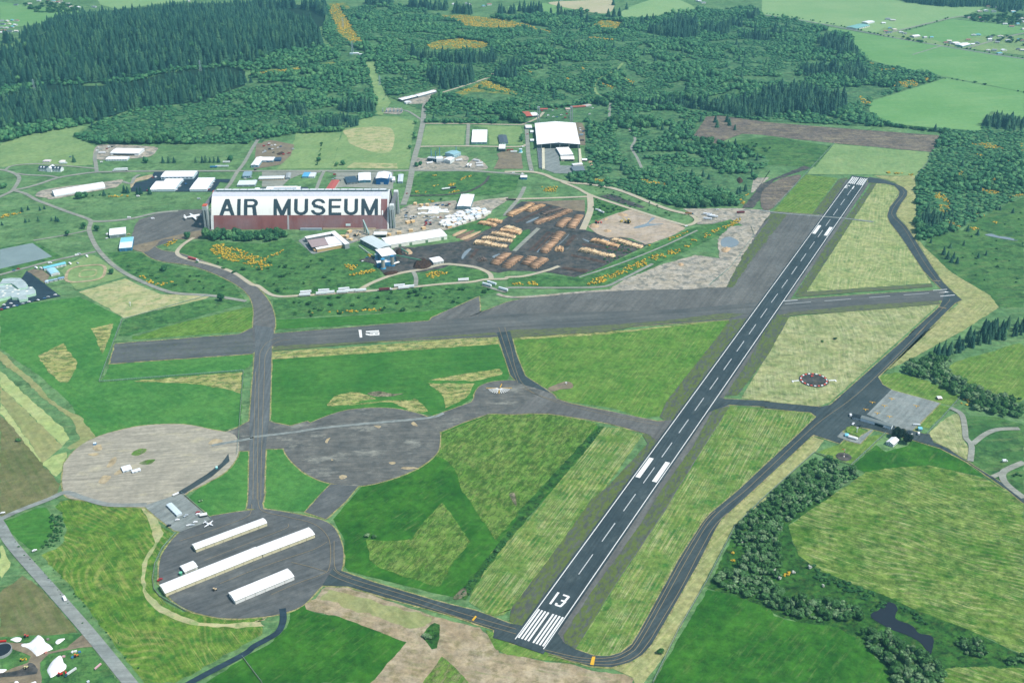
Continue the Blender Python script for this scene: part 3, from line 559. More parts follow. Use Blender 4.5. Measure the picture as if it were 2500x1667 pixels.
# cross runway paint
xr = [o for o in bpy.data.objects if o.name == 'cross_runway'][0]
def pq(s): return G(s)[:, :2]
paint('threshold_bar', [pq('C2 938,25 965,24 972,92 950,93')], xr)
poly_digit(xr, [pq('C2 1003,36 1005,47 1123,42 1122,28')], 9)
poly_digit(xr, [pq('C2 1003,55 1003,68 1035,76 1040,62'), pq('C2 1035,64 1040,77 1126,72 1126,62'), pq('C2 1040,52 1040,60 1126,54 1126,46'), pq('C2 1112,46 1114,72 1126,72 1126,46'), pq('C2 1072,50 1072,74 1084,73 1084,49')], 9)
poly_digit(xr, [pq('B4 1565,1162 1640,1155 1640,1148 1682,1158 1675,1164 1568,1170')], 9)
for a, b in ((210, 440), (560, 800), (960, 1150), (1270, 1500)):
    f = lambda x, o: f'{x},{1262-0.0757*(x-200)+o:.0f}'
    paint('centre_dash', [pq(f'B4 {f(a,-3)} {f(b,-3)} {f(b,4)} {f(a,4)}')], xr, 'fadewhite')
paint('edge_line', [pq('B4 195,1232 320,1224 320,1229 195,1238'), pq('B4 1535,1138 1660,1128 1662,1133 1535,1143'), pq('B4 1600,1190 1730,1178 1732,1184 1600,1196')], xr, 'wornwhite')
# taxiways
pave('north_taxiway', 'straight grey taxiway leading to the hangar ramp', 'C1 2285,30 2290,190 2240,830 2240,1100 2230,1544 D1 2030,120 2020,140 D2 80,150 70,100 95,0 C2 90,1500 105,1085 140,820 160,190 180,40 150,0 0,-20', 6, 'taxin', cat='taxiway')
pave('hangar_road', 'wide curving tarmac from cross runway to great hangar', 'F 583,785 582,705 560,667 510,637 440,611 360,598 322,572 330,556 345,560 372,575 420,584 500,612 570,645 605,676 627,712 629,760', 5, 'old', True, cat='taxiway')
pave('round_apron', 'big round hangar ramp with rows of white sheds', 'F 365,1330 370,1280 400,1235 440,1205 490,1185 570,1173 610,1170 700,1185 760,1205 785,1250 787,1300 770,1325 740,1345 700,1387 655,1407 600,1417 520,1420 450,1407 400,1382 370,1345', 5, 'apron', True, cat='apron')
pave('round_pad', 'dark stained round pad beside the north taxiway', 'F 653,1035 660,1010 690,985 740,960 800,942 880,937 940,945 985,960 1008,985 1010,1020 1000,1045 960,1075 900,1100 830,1116 770,1112 720,1097 680,1070', 5, 'pad2', True, cat='apron')
pave('round_pad', 'pale swirled round pad with two white sheds', 'F 145,1085 150,1060 190,1020 250,995 330,978 420,975 490,988 540,1000 548,1040 520,1082 470,1112 430,1132 400,1157 340,1165 270,1162 200,1150 155,1142 143,1112', 5, 'pad1', True, cat='apron')
pave('round_pad', 'dark tie-down circle with a fan of white lines', 'F 1090,907 1105,886 1140,876 1190,875 1230,882 1262,900 1277,916 1262,932 1230,946 1180,952 1120,947 1095,932', 5, 'pad2', True, cat='apron')
pave('pad_link', 'tarmac link between the pale pad and the taxiway', 'C1 1980,952 2130,900 2240,835 2240,1105 2060,1112 1950,1080', 4, 'pad2', cat='taxiway')
pave('pad_link', 'tarmac link between the taxiway and the dark pad', 'C2 105,820 180,855 330,882 480,840 560,900 400,1080 100,1090', 4, 'pad2', cat='taxiway')
pave('pad_link', 'curving tarmac between the dark pad and the tie-down circle', 'C2 1500,790 1580,805 1750,742 1950,670 2010,590 2150,600 2200,770 2100,775 1900,842 1680,935 1600,900', 4, 'pad2', cat='taxiway')
pave('pad_link', 'broad tarmac stub between dark pad and hangar ramp', 'C2 690,1405 940,1415 820,1560 D2 590,225 420,168 560,10', 4, 'apron', cat='taxiway')
pave('ramp_corner', 'tarmac corner with parked vehicles beside the hangar ramp', 'D1 1180,120 1350,60 1487,17 1732,228 1660,262 1480,330 1430,320 1270,200', 5, 'conc', cat='apron')
pave('dark_corner', 'dark tarmac tail of the pale pad', 'C1 2050,1130 2062,1200 1900,1340 1660,1490 1560,1500 1640,1450 1850,1320 1990,1215', 6, 'taxi', cat='apron')
pave('taxiway', 'tarmac taxiway from cross runway to the tie-down circle', 'F 1141,764 1172,762 1187,818 1206,864 1240,886 1262,902 1190,880 1173,862', 6, 'taxi', cat='taxiway')
pave('taxiway', 'wide tarmac from the tie-down circle to the runway', 'F 1250,895 1275,915 1310,927 1400,945 1510,968 1545,965 1515,1020 1490,998 1400,973 1345,963 1260,950 1170,950', 5, 'old', cat='taxiway')
pave('taxiway', 'dark taxiway from the hangar ramp to number thirteen', 'F 765,1305 850,1335 1000,1380 1100,1405 1190,1440 1240,1425 1240,1490 1190,1466 1050,1417 900,1376 800,1347 740,1345', 6, 'taxi', cat='taxiway')
pave('parallel_taxiway', 'long dark parallel taxiway curving around the runway end', 'D3 -100,1060 60,1090 400,1150 460,1240 550,1292 700,1345 830,1350 930,1320 1020,1250 1080,1150 1200,930 1400,560 1600,250 1660,180 1880,0 C4 0,1262 300,985 495,795 480,775 620,690 1400,0 B4 1310,1544 1590,1290 1620,1230 1640,1150 1545,1060 1450,960 1230,630 1150,530 1125,470 1150,390 1230,290 1235,250 1190,200 1100,180 950,172 960,122 1080,140 1190,178 1270,215 1305,250 1300,290 1240,370 1202,450 1212,480 1300,570 1530,930 1620,1060 1700,1140 1795,1225 1740,1245 1440,1544 C4 1500,0 1035,450 900,700 450,972 0,1388 D3 2000,0 1750,230 1700,310 1560,590 1400,870 1250,1130 1180,1250 1100,1340 1000,1400 850,1440 680,1430 500,1380 300,1310 0,1235 -120,1200', 6, 'taxi', cat='taxiway', rough=0.1)
pave('taxiway', 'short dark connector from runway to parallel taxiway', 'C3 1840,620 1950,640 2352,660 C4 0,662 520,712 640,690 600,800 490,800 440,762 0,722 C3 2352,712 1990,692 1800,760', 5, 'taxi', cat='taxiway')
pave('terminal_apron', 'dark tarmac apron with yellow tie-down marks', 'C4 560,730 1035,430 1080,510 1165,560 940,780 1190,860 1200,930 1330,920 1480,960 1540,1030 1340,1000 1120,945 1000,915 800,880 715,935 680,985 735,1005 700,1040 480,968 420,930', 5, 'taxi', cat='apron')
pave('concrete_ramp', 'grey ribbed concrete ramp behind the long shed', 'C4 1160,560 1600,680 1350,925 1250,915 1180,880 940,780', 6, 'conc', cat='apron', rough=0.1)
pave('access_road', 'dark access road curving from the terminal to the corner', 'C4 1340,960 1500,955 1540,1030 1660,1080 1900,1240 2352,1515 2352,1580 2200,1455 1840,1205 1600,1082 1340,1005', 6, 'taxi', cat='road')
for pts, wd in (('C4 1690,720 1790,780 1820,900 1830,990 1880,1060 1870,1200', 7), ('C4 1890,1045 2000,960 2120,915 2310,908', 7), ('C4 2352,1210 2230,1260 2160,1310 2190,1400 2352,1530', 8), ('C4 2160,1300 2070,1340', 6)):
    road('campground_lane', {'C4 16': 'narrow lane beside the dry pasture', 'C4 18': 'narrow lane arching to the creek trees', 'C4 23': 'looping campground lane on the grassy bank', 'C4 21': 'short spur off the campground lane'}[pts[:5]], 'lane', pts, wd, 7, M['lane'])
pave('tank_pad', 'concrete pad under the fuel tanks', 'C4 675,980 715,935 770,960 870,990 980,915 1000,920 880,1045 780,1020', 6, 'conc')
# taxi guide lines
def guide(parent, *pts):
    for s in pts:
        P = catmull(G(s)[:, :2], False, 8); obj('guide_line', strip_mesh('guide_line', P, 0.55, None, 9), M['ochre'], parent)
byl = lambda t: next(o for o in bpy.data.objects if o.get('label') == t)
guide(byl('straight grey taxiway leading to the hangar ramp'), 'C2 62,1544 70,1100 95,400 110,240 200,140 330,110', 'C2 28,1544 40,800 50,300 70,200 130,130 230,90', 'C2 -8,1544 0,1000 15,400')
guide(byl('long dark parallel taxiway curving around the runway end'), 'D3 330,1330 600,1385 850,1390 1000,1330 1090,1230 1300,860 1500,500 1680,220 1940,0 C4 0,1325 480,880 900,560 1460,0 B4 1380,1544 1660,1260 1680,1215', 'D3 300,1300 600,1365 830,1365 960,1320 1045,1240 1230,920 1420,570 1610,260 1700,165', 'D3 330,1345 600,1405 850,1420 1040,1360 1150,1240 1260,1060 1420,790 1570,500 1690,290 1800,180', 'B4 1600,1090 1450,880 1280,590 1185,490 1165,440 1200,370 1270,280 1265,240 1200,195')
guide(byl('dark taxiway from the hangar ramp to number thirteen'), 'D2 650,640 720,690 900,750 1300,870 1700,1000 2149,1130', 'D2 620,680 700,720 900,790 1300,910 1700,1040 2149,1170')
guide(byl('tarmac taxiway from cross runway to the tie-down circle'), 'C2 2195,0 2260,200 2330,400 C3 90,500', 'C2 2250,0 2310,200 C3 60,340 120,490 250,600 470,665')
guide(byl('wide tarmac from the tie-down circle to the runway'), 'C3 470,665 800,740 1100,815 1400,850', 'C3 130,545 400,660 800,765 1100,830 1350,880')
guide(byl('big round hangar ramp with rows of white sheds'), 'G5 1250,0 1255,250 1330,340 1600,400 1900,480 2060,620 2100,800 2080,1000 2000,1070 1700,1180 1400,1310', 'G5 1175,250 1165,340 1090,410 700,560 330,680', 'G5 1600,480 1580,530 1300,640 900,800 620,910', 'G5 2060,690 1900,780 1600,880 1200,1020 800,1180', 'G5 1640,930 1850,980 2050,1040', 'G5 2140,680 2145,960 2200,1050 2352,1110')
paint('hold_sign_block', [pq('D2 1785,1058 1815,1022 1827,1030 1800,1064')], byl('dark taxiway from the hangar ramp to number thirteen'), 'yellow', 10)
paint('hold_sign_block', [pq('D3 673,1423 690,1357 717,1357 703,1428')], byl('long dark parallel taxiway curving around the runway end'), 'yellow', 10)
paint('hold_line', [pq('B4 1528,1052 1600,1054 1600,1060 1528,1058'), pq('B4 1590,1288 1655,1300 1653,1306 1588,1294')], byl('long dark parallel taxiway curving around the runway end'), 'ochre', 10)
# tie-down marks
tdp = byl('dark tarmac apron with yellow tie-down marks'); ccp = byl('grey ribbed concrete ramp behind the long shed')
def tdmark(parent, s):
    c = G(s)[0][:2]; u = np.array([math.cos(TX-1.25), math.sin(TX-1.25)]); v = np.array([-u[1], u[0]])
    paint('tie_down_mark', [[c+u*a+v*b for a, b in ((-3.6, -.45), (3.6, -.45), (3.6, .45), (-3.6, .45))], [c+u*a+v*b for a, b in ((-.4, -.5), (.4, -.5), (.4, -4.2), (-.4, -4.2))]], parent, 'yellow', 9)
for s in ('C4 992,672', 'C4 932,736'): tdmark(tdp, s)
for s in ('C4 1165,640', 'C4 1100,702', 'C4 1035,768', 'C4 1146,800', 'C4 1385,703'): tdmark(ccp, s)
# fan of white lines on the tie-down circle
tc = byl('dark tie-down circle with a fan of white lines')
c0 = G('C2 2200,545')[0][:2]
for k in range(15):
    a = math.radians(182+k*12.6); d = np.array([math.cos(a), math.sin(a)]); n = np.array([-d[1], d[0]])*0.55; L = 15 if k not in (0, 14) else 17
    q = [c0+d*2.2+n*0.6, c0+d*2.2-n*0.6, c0+d*L-n, c0+d*L+n]; paint('fan_line', [q], tc, 'white' if k % 7 else 'yellow', 9)
paint('fan_line', [pq('C2 2205,540 2222,508 2228,510 2212,542')], tc, 'yellow', 9)
# pad scars
scar = lambda lab, p, mat='chip', lvl=7: sheet('bare_patch', lab, 'patch', p, lvl, M[mat], True, 0.5)
for i, p in enumerate(('C1 960,1250 1000,1180 1045,1165 1040,1210 990,1250', 'C1 885,1390 930,1330 1000,1340 940,1400', 'C1 1020,1320 1070,1280 1100,1300 1050,1325', 'C1 790,1140 860,1125 890,1140 840,1155', 'C1 830,1080 900,1050 920,1090 870,1110', 'C1 1870,1040 1930,1000 2000,1020 1920,1050')):
    scar(['sandy scar beside the white sheds on the pale pad', 'ringed sandy scar near the rim of the pale pad', 'small sandy scar under the shed on the pale pad', 'sandy streak near the blue cabin on the pale pad', 'faint sandy patch below the blue cabin', 'sandy patch at the gate of the pale pad'][i], p)
scar('weedy hummock in the middle of the pale pad', 'C1 1180,1140 1230,1095 1310,1090 1300,1120 1230,1150', 'hayA'); scar('weedy hole in the middle of the pale pad', 'C1 1250,1220 1320,1190 1395,1185 1340,1230', 'hayA')
for i, p in enumerate(('C2 640,1030 655,1000 690,990 668,1020 660,1038', 'C2 1210,1215 1250,1205 1275,1218 1240,1230', 'C2 1320,1265 1360,1250 1470,1262 1380,1275', 'C2 765,1340 800,1325 840,1340 790,1365', 'C2 1415,860 1440,850 1470,885 1430,880', 'C2 1075,880 1140,885 1120,905', 'C2 690,1195 700,1180 715,1195')):
    scar(['crescent chip on the dark round pad', 'short pale chip on the dark round pad', 'long pale chip near the rim of the dark pad', 'bright chip at the southern rim of the dark pad', 'pale chip beside the worn track on the dark pad', 'straw chip under the worn track', 'tiny chip on the dark round pad'][i], p)
road('worn_track', 'pale worn track crossing the dark round pad', 'track', 'C1 1900,1060 2240,1000 C2 0,985 330,945 600,905 1000,865 1550,815 1700,770', 5, 8, M['conc'])
road('worn_track', 'pale chipped track crossing the whole far runway', 'track', 'B4 -20,420 200,450 700,490 1000,525', 5, 8, M['conc'])
# stones in the ditch meadow
scar('scatter of pale stones beside the ditch', 'D2 2095,30 2149,120 2149,60 2130,10', 'clod', 4); scar('pile of pale stones at the ditch end', 'D2 1640,860 1720,790 1740,850 1660,885', 'clod', 4)
scar('brown hummock in the deep green field', 'C2 1020,590 1120,570 1250,595 1340,590 1240,615 1090,618', 'clod', 3)
scar('gravel spur with a white marker off the tie-down circle', 'C3 360,545 450,505 510,485 560,490 585,515 570,545 480,555 400,575', 'yarddirt', 5)
# ================================================================ YARDS, ROADS, WATER
yard = lambda name, label, poly, lvl, mat, smooth=False, rough=0.8, cat='yard': sheet(name, label, cat, poly, lvl, M[mat], smooth, rough)
yard('log_yard', 'dark muddy log yard with long timber decks', 'B2 1250,780 1500,740 1900,690 2150,560 2352,430 B3 0,420 120,340 690,325 690,480 700,600 900,640 1000,655 1250,730 860,920 600,1020 400,980 200,965 0,960 B2 2200,980 1900,930 1700,880 1400,840', 3, 'mud')
yard('sorting_yard', 'chip covered sorting yard with wet streaks', 'G3 540,660 780,540 1000,450 1250,378 1420,400 1640,490 1830,545 2000,580 2240,700 2000,830 1640,960 1540,980 1300,880 1100,850 900,865 700,800 600,720', 4, 'sorted', rough=0.6)
yard('storage_yard', 'tan bare storage ground above the timber decks', 'B3 120,345 690,325 690,430 580,420 350,360 240,350', 4, 'yarddirt')
yard('gravel_flat', 'grey gravel flat at the head of the haul road', 'B3 1570,405 2060,400 2352,420 2352,460 2200,640 2120,560 2000,500 1850,540 1700,545 1700,480', 4, 'gravel')
yard('gravel_flat', 'churned gravel ground between embankment and tarmac', 'B3 2170,560 2220,640 1960,1108 1300,1120 900,1132 1050,1040 1400,900 1680,820 1900,850 1880,680 2000,560', 4, 'gravel', rough=1.5)
yard('gravel_flat', 'rough gravel pit edge beside the scrub', 'B3 1680,160 1760,110 2000,100 2250,130 2352,120 2200,260 2000,260 1850,230', 4, 'gravel', rough=1.5)
yard('gravel_track', 'dark rutted track beside the mown square', 'B3 2100,400 2200,280 2352,60 B4 0,180 380,20 440,40 110,150 B3 2352,200 2200,400', 5, 'mud', rough=1.2)
yard('burnt_hump', 'dark burnt hump beside the mown square', 'B4 0,400 0,260 120,160 230,120 350,120 110,390', 5, 'soil', True)
yard('gravel_strip', 'grey strip between haul roads', 'G3 740,140 960,100 1200,200 1540,330 1480,350 1100,260', 4, 'mud', rough=1)
yard('mill_parking', 'grey mill parking lot with rows of cars', 'E8 60,600 300,480 460,460 1200,390 1250,500 1700,380 2195,330 2195,390 1900,570 1880,620 1750,730 1350,850 1010,960 600,1000 300,1060 -80,1080 0,960', 4, 'gravel', rough=0.6)
yard('mill_yard', 'pale yard around the lumber sheds', 'E7 1280,880 1800,860 2352,560 2352,900 1900,1000 1500,1040 1190,1080 900,1170 880,1000 960,900', 4, 'gravel', rough=0.6)
yard('mill_yard', 'grey apron around the open timber shed', 'E7 60,1090 220,1000 700,920 900,1050 1060,1110 900,1200 350,1330 300,1320', 4, 'conc', rough=0.5)
yard('mill_yard', 'black boiler yard with bark heaps', 'G1 100,560 380,480 480,600 800,300 1100,330 1900,220 1350,480 1640,600 1800,620 1640,700 1200,770 900,790 560,790 380,620', 4, 'mud')
yard('museum_apron', 'tarmac forecourt beside the great hangar with parked aircraft', 'B1 1210,560 1250,500 1450,440 1620,415 1830,410 1900,480 1900,600 1740,660 1600,680 1380,750 1250,790 1200,740 1170,680', 4, 'old', cat='apron')
yard('museum_apron', 'sandy edge of the great hangar forecourt', 'B1 1180,750 1400,690 1600,640 1800,600 1820,640 1740,680 1480,680 1380,750 1290,795', 5, 'yarddirt', True)
yard('asphalt_lot', 'fresh dark asphalt lot around three white buildings', 'E2 0,870 60,790 300,730 400,620 420,590 1200,580 1220,600 1200,720 1790,720 1740,790 1600,770 1500,920 1440,950 0,945', 4, 'newasph', rough=0.3)
yard('sand_bank', 'sandy bank beside the fresh asphalt lot', 'E2 0,760 150,690 380,640 330,710 100,770 30,850 0,880', 5, 'chip', True)
yard('depot_yard', 'pale yard around the long white depot', 'A1 860,1320 1000,1300 1380,1320 1400,1360 1330,1410 1100,1430 860,1430', 4, 'gravel', True)
yard('shed_yard', 'pale gravel around the long white arched shed', 'E1 640,1010 850,900 1880,770 2200,730 2100,860 1890,900 1000,1070 830,1060', 4, 'gravel', True)
yard('school_lot', 'dark school parking lot', 'B1 0,1290 60,1240 240,960 250,965 545,1190 300,1240 0,1320', 4, 'newasph', rough=0.3)
yard('gravel_court', 'gravel court beside the blue roofed shed', 'G8 590,545 700,500 900,520 1060,640 1020,720 960,800', 4, 'yarddirt')
yard('industrial_yard', 'pale yard behind the great hangar', 'E3 0,590 1050,580 1050,600 700,640 480,720 360,860 0,860', 3, 'lane')
yard('industrial_yard', 'pale yard around the blue steel building', 'E3 1150,590 2352,590 2352,900 1900,880 1500,860 1300,880 1330,620', 3, 'lane')
yard('plant_yard', 'grey yard around the steel plant with stacks', 'E4 430,640 560,640 1230,590 1350,640 1340,720 1500,640 1700,820 1300,860 400,850', 4, 'gravel', True)
yard('dirt_yard', 'dirt yard with rubble beside the road', 'E4 1800,830 1900,640 1860,560 2000,500 2300,560 2330,830', 4, 'yarddirt')
yard('shed_slab', 'concrete slab in front of the huge white roof', 'E5 700,950 960,950 1000,1290 1480,1300 1280,1450 900,1440 700,1370 640,1360 640,950', 4, 'conc')
yard('shed_yard', 'cluttered ground behind the huge white roof', 'E5 560,480 660,330 820,200 1100,180 1500,190 1620,180 1600,320 1300,470 1420,480 1530,700 1540,900 1360,900 1300,480', 4, 'yarddirt')
yard('scrap_yard', 'scrap covered ground beside the dirt lane', 'A2 20,1290 150,1260 360,1300 330,1400 240,1480 0,1520', 4, 'yarddirt')
yard('shed_lot', 'gravel lot around the hillside storage sheds', 'A2 1260,890 1640,800 1560,930 1400,940', 4, 'gravel')
yard('substation_pad', 'grey gravel pad of the electrical substation', 'A2 1150,1020 1170,970 1330,975 1340,1010 1300,1030', 4, 'gravel')
yard('village_ground', 'tan lots around the eastern roadside houses', 'A4 1000,310 1100,250 1230,270 1640,390 1950,330 2352,320 2352,500 1600,410', 3, 'midgrass')
yard('farm_dirt', 'churned dirt drive through the silage farm', 'D1 740,1230 800,1270 640,1280 400,1330 330,1400 340,1568 0,1568 0,1490 230,1400 250,1350 120,1290 0,1250 0,1230 180,1240 300,1330 550,1280 680,1170 720,1200', 3, 'yarddirt')
yard('farm_dirt', 'black slurry tracks beside the silage heaps', 'D1 0,1490 160,1460 250,1400 300,1440 280,1500 0,1520', 4, 'mud', True)
# water
sheet('pond', 'square grey lagoon beside the school road', 'water', 'B1 0,770 290,712 470,835 0,945', 3, M['pond'], False, 0.3)
sheet('pond_bank', 'dark grass bank around the square lagoon', 'bank', 'B1 0,755 300,695 560,835 480,870 0,985', 2, M['weedy'], False, 0.6)
sheet('pond', 'bright pool beside the dark firs', 'water', 'A4 755,850 830,820 1000,805 1045,815 950,830 955,855 870,855 820,870 850,890 790,905', 4, M['puddle'], True)
sheet('pond', 'dark bog pool among the creek shrubs', 'water', 'D4 890,1020 960,970 1000,915 1070,910 1110,960 1100,1040 1230,1100 1290,1160 1400,1190 1400,1290 1370,1330 1290,1230 1180,1170 1040,1120', 3, M['bog'], True, 0.5)
sheet('pond', 'round grey pond on the gravel flat', 'water', 'B3 1910,700 1930,670 2000,660 2070,700 2050,740 1980,755 1920,740', 6, M['puddle'], True)
sheet('pond', 'thin pale stream in the boggy meadow', 'water', 'B4 2000,640 2060,630 2120,650 2200,660 2290,685 2270,692 2160,675 2080,660', 4, M['puddle'], True)
for lab, p in (('blue wet streak in the sorting yard', 'G3 1340,680 1560,610 1640,520 1700,530 1600,620 1860,620 1600,660 1400,700'), ('long puddle beside the single timber deck', 'G2 1500,1130 1720,930 1860,800 1830,850 1640,1040 1540,1140'),
               ('thin puddle between bark rows', 'G2 1870,1030 2000,920 2110,800 2080,850 1960,970'), ('puddle strip at the edge of the bark rows', 'G2 2050,1110 2180,980 2280,880 2240,960 2110,1090'),
               ('puddle between the western bark rows', 'G2 50,1250 100,1150 200,1080 240,1090 120,1230 80,1280'), ('small puddle near the short decks', 'G2 640,1230 760,1180 800,1200 700,1260'),
               ('puddle lane beside the upper decks', 'G2 1280,585 1400,520 1530,475 1500,510 1350,580'), ('thin puddle below the tall deck', 'G2 1220,520 1340,460 1340,475 1260,520'), ('puddle at the head of the golden decks', 'G3 440,880 560,920 540,940 460,900'), ('blue pool behind the golden decks', 'G3 780,880 900,910 900,940 800,910')):
    sheet('puddle', lab, 'puddle', p, 5, M['puddle'], True, 0)
for lab, p in (('bark row west of the single deck', 'G2 1320,1130 1700,750 1760,760 1400,1120'), ('bark row beside the long puddle', 'G2 1420,1140 1790,770 1840,780 1500,1120'), ('bark row beside the golden stub deck', 'G2 2010,1020 2190,810 2260,830 2100,1030'), ('dark bark row west of the mud lane', 'G2 200,1250 320,1080 400,1090 260,1270'),
               ('bark row under the golden decks', 'G3 440,960 1300,1090 1280,1130 440,1000'), ('bark row below the pale deck', 'G3 250,1150 860,1270 820,1310 230,1180'), ('bark row at the southern yard edge', 'G3 120,1370 540,1420 500,1480 60,1400'), ('bark row above the grey deck', 'G2 1060,570 1760,250 1800,270 1120,590')):
    sheet('bark_row', lab, 'bark', p, 5, M['bark'], False, 0.8)
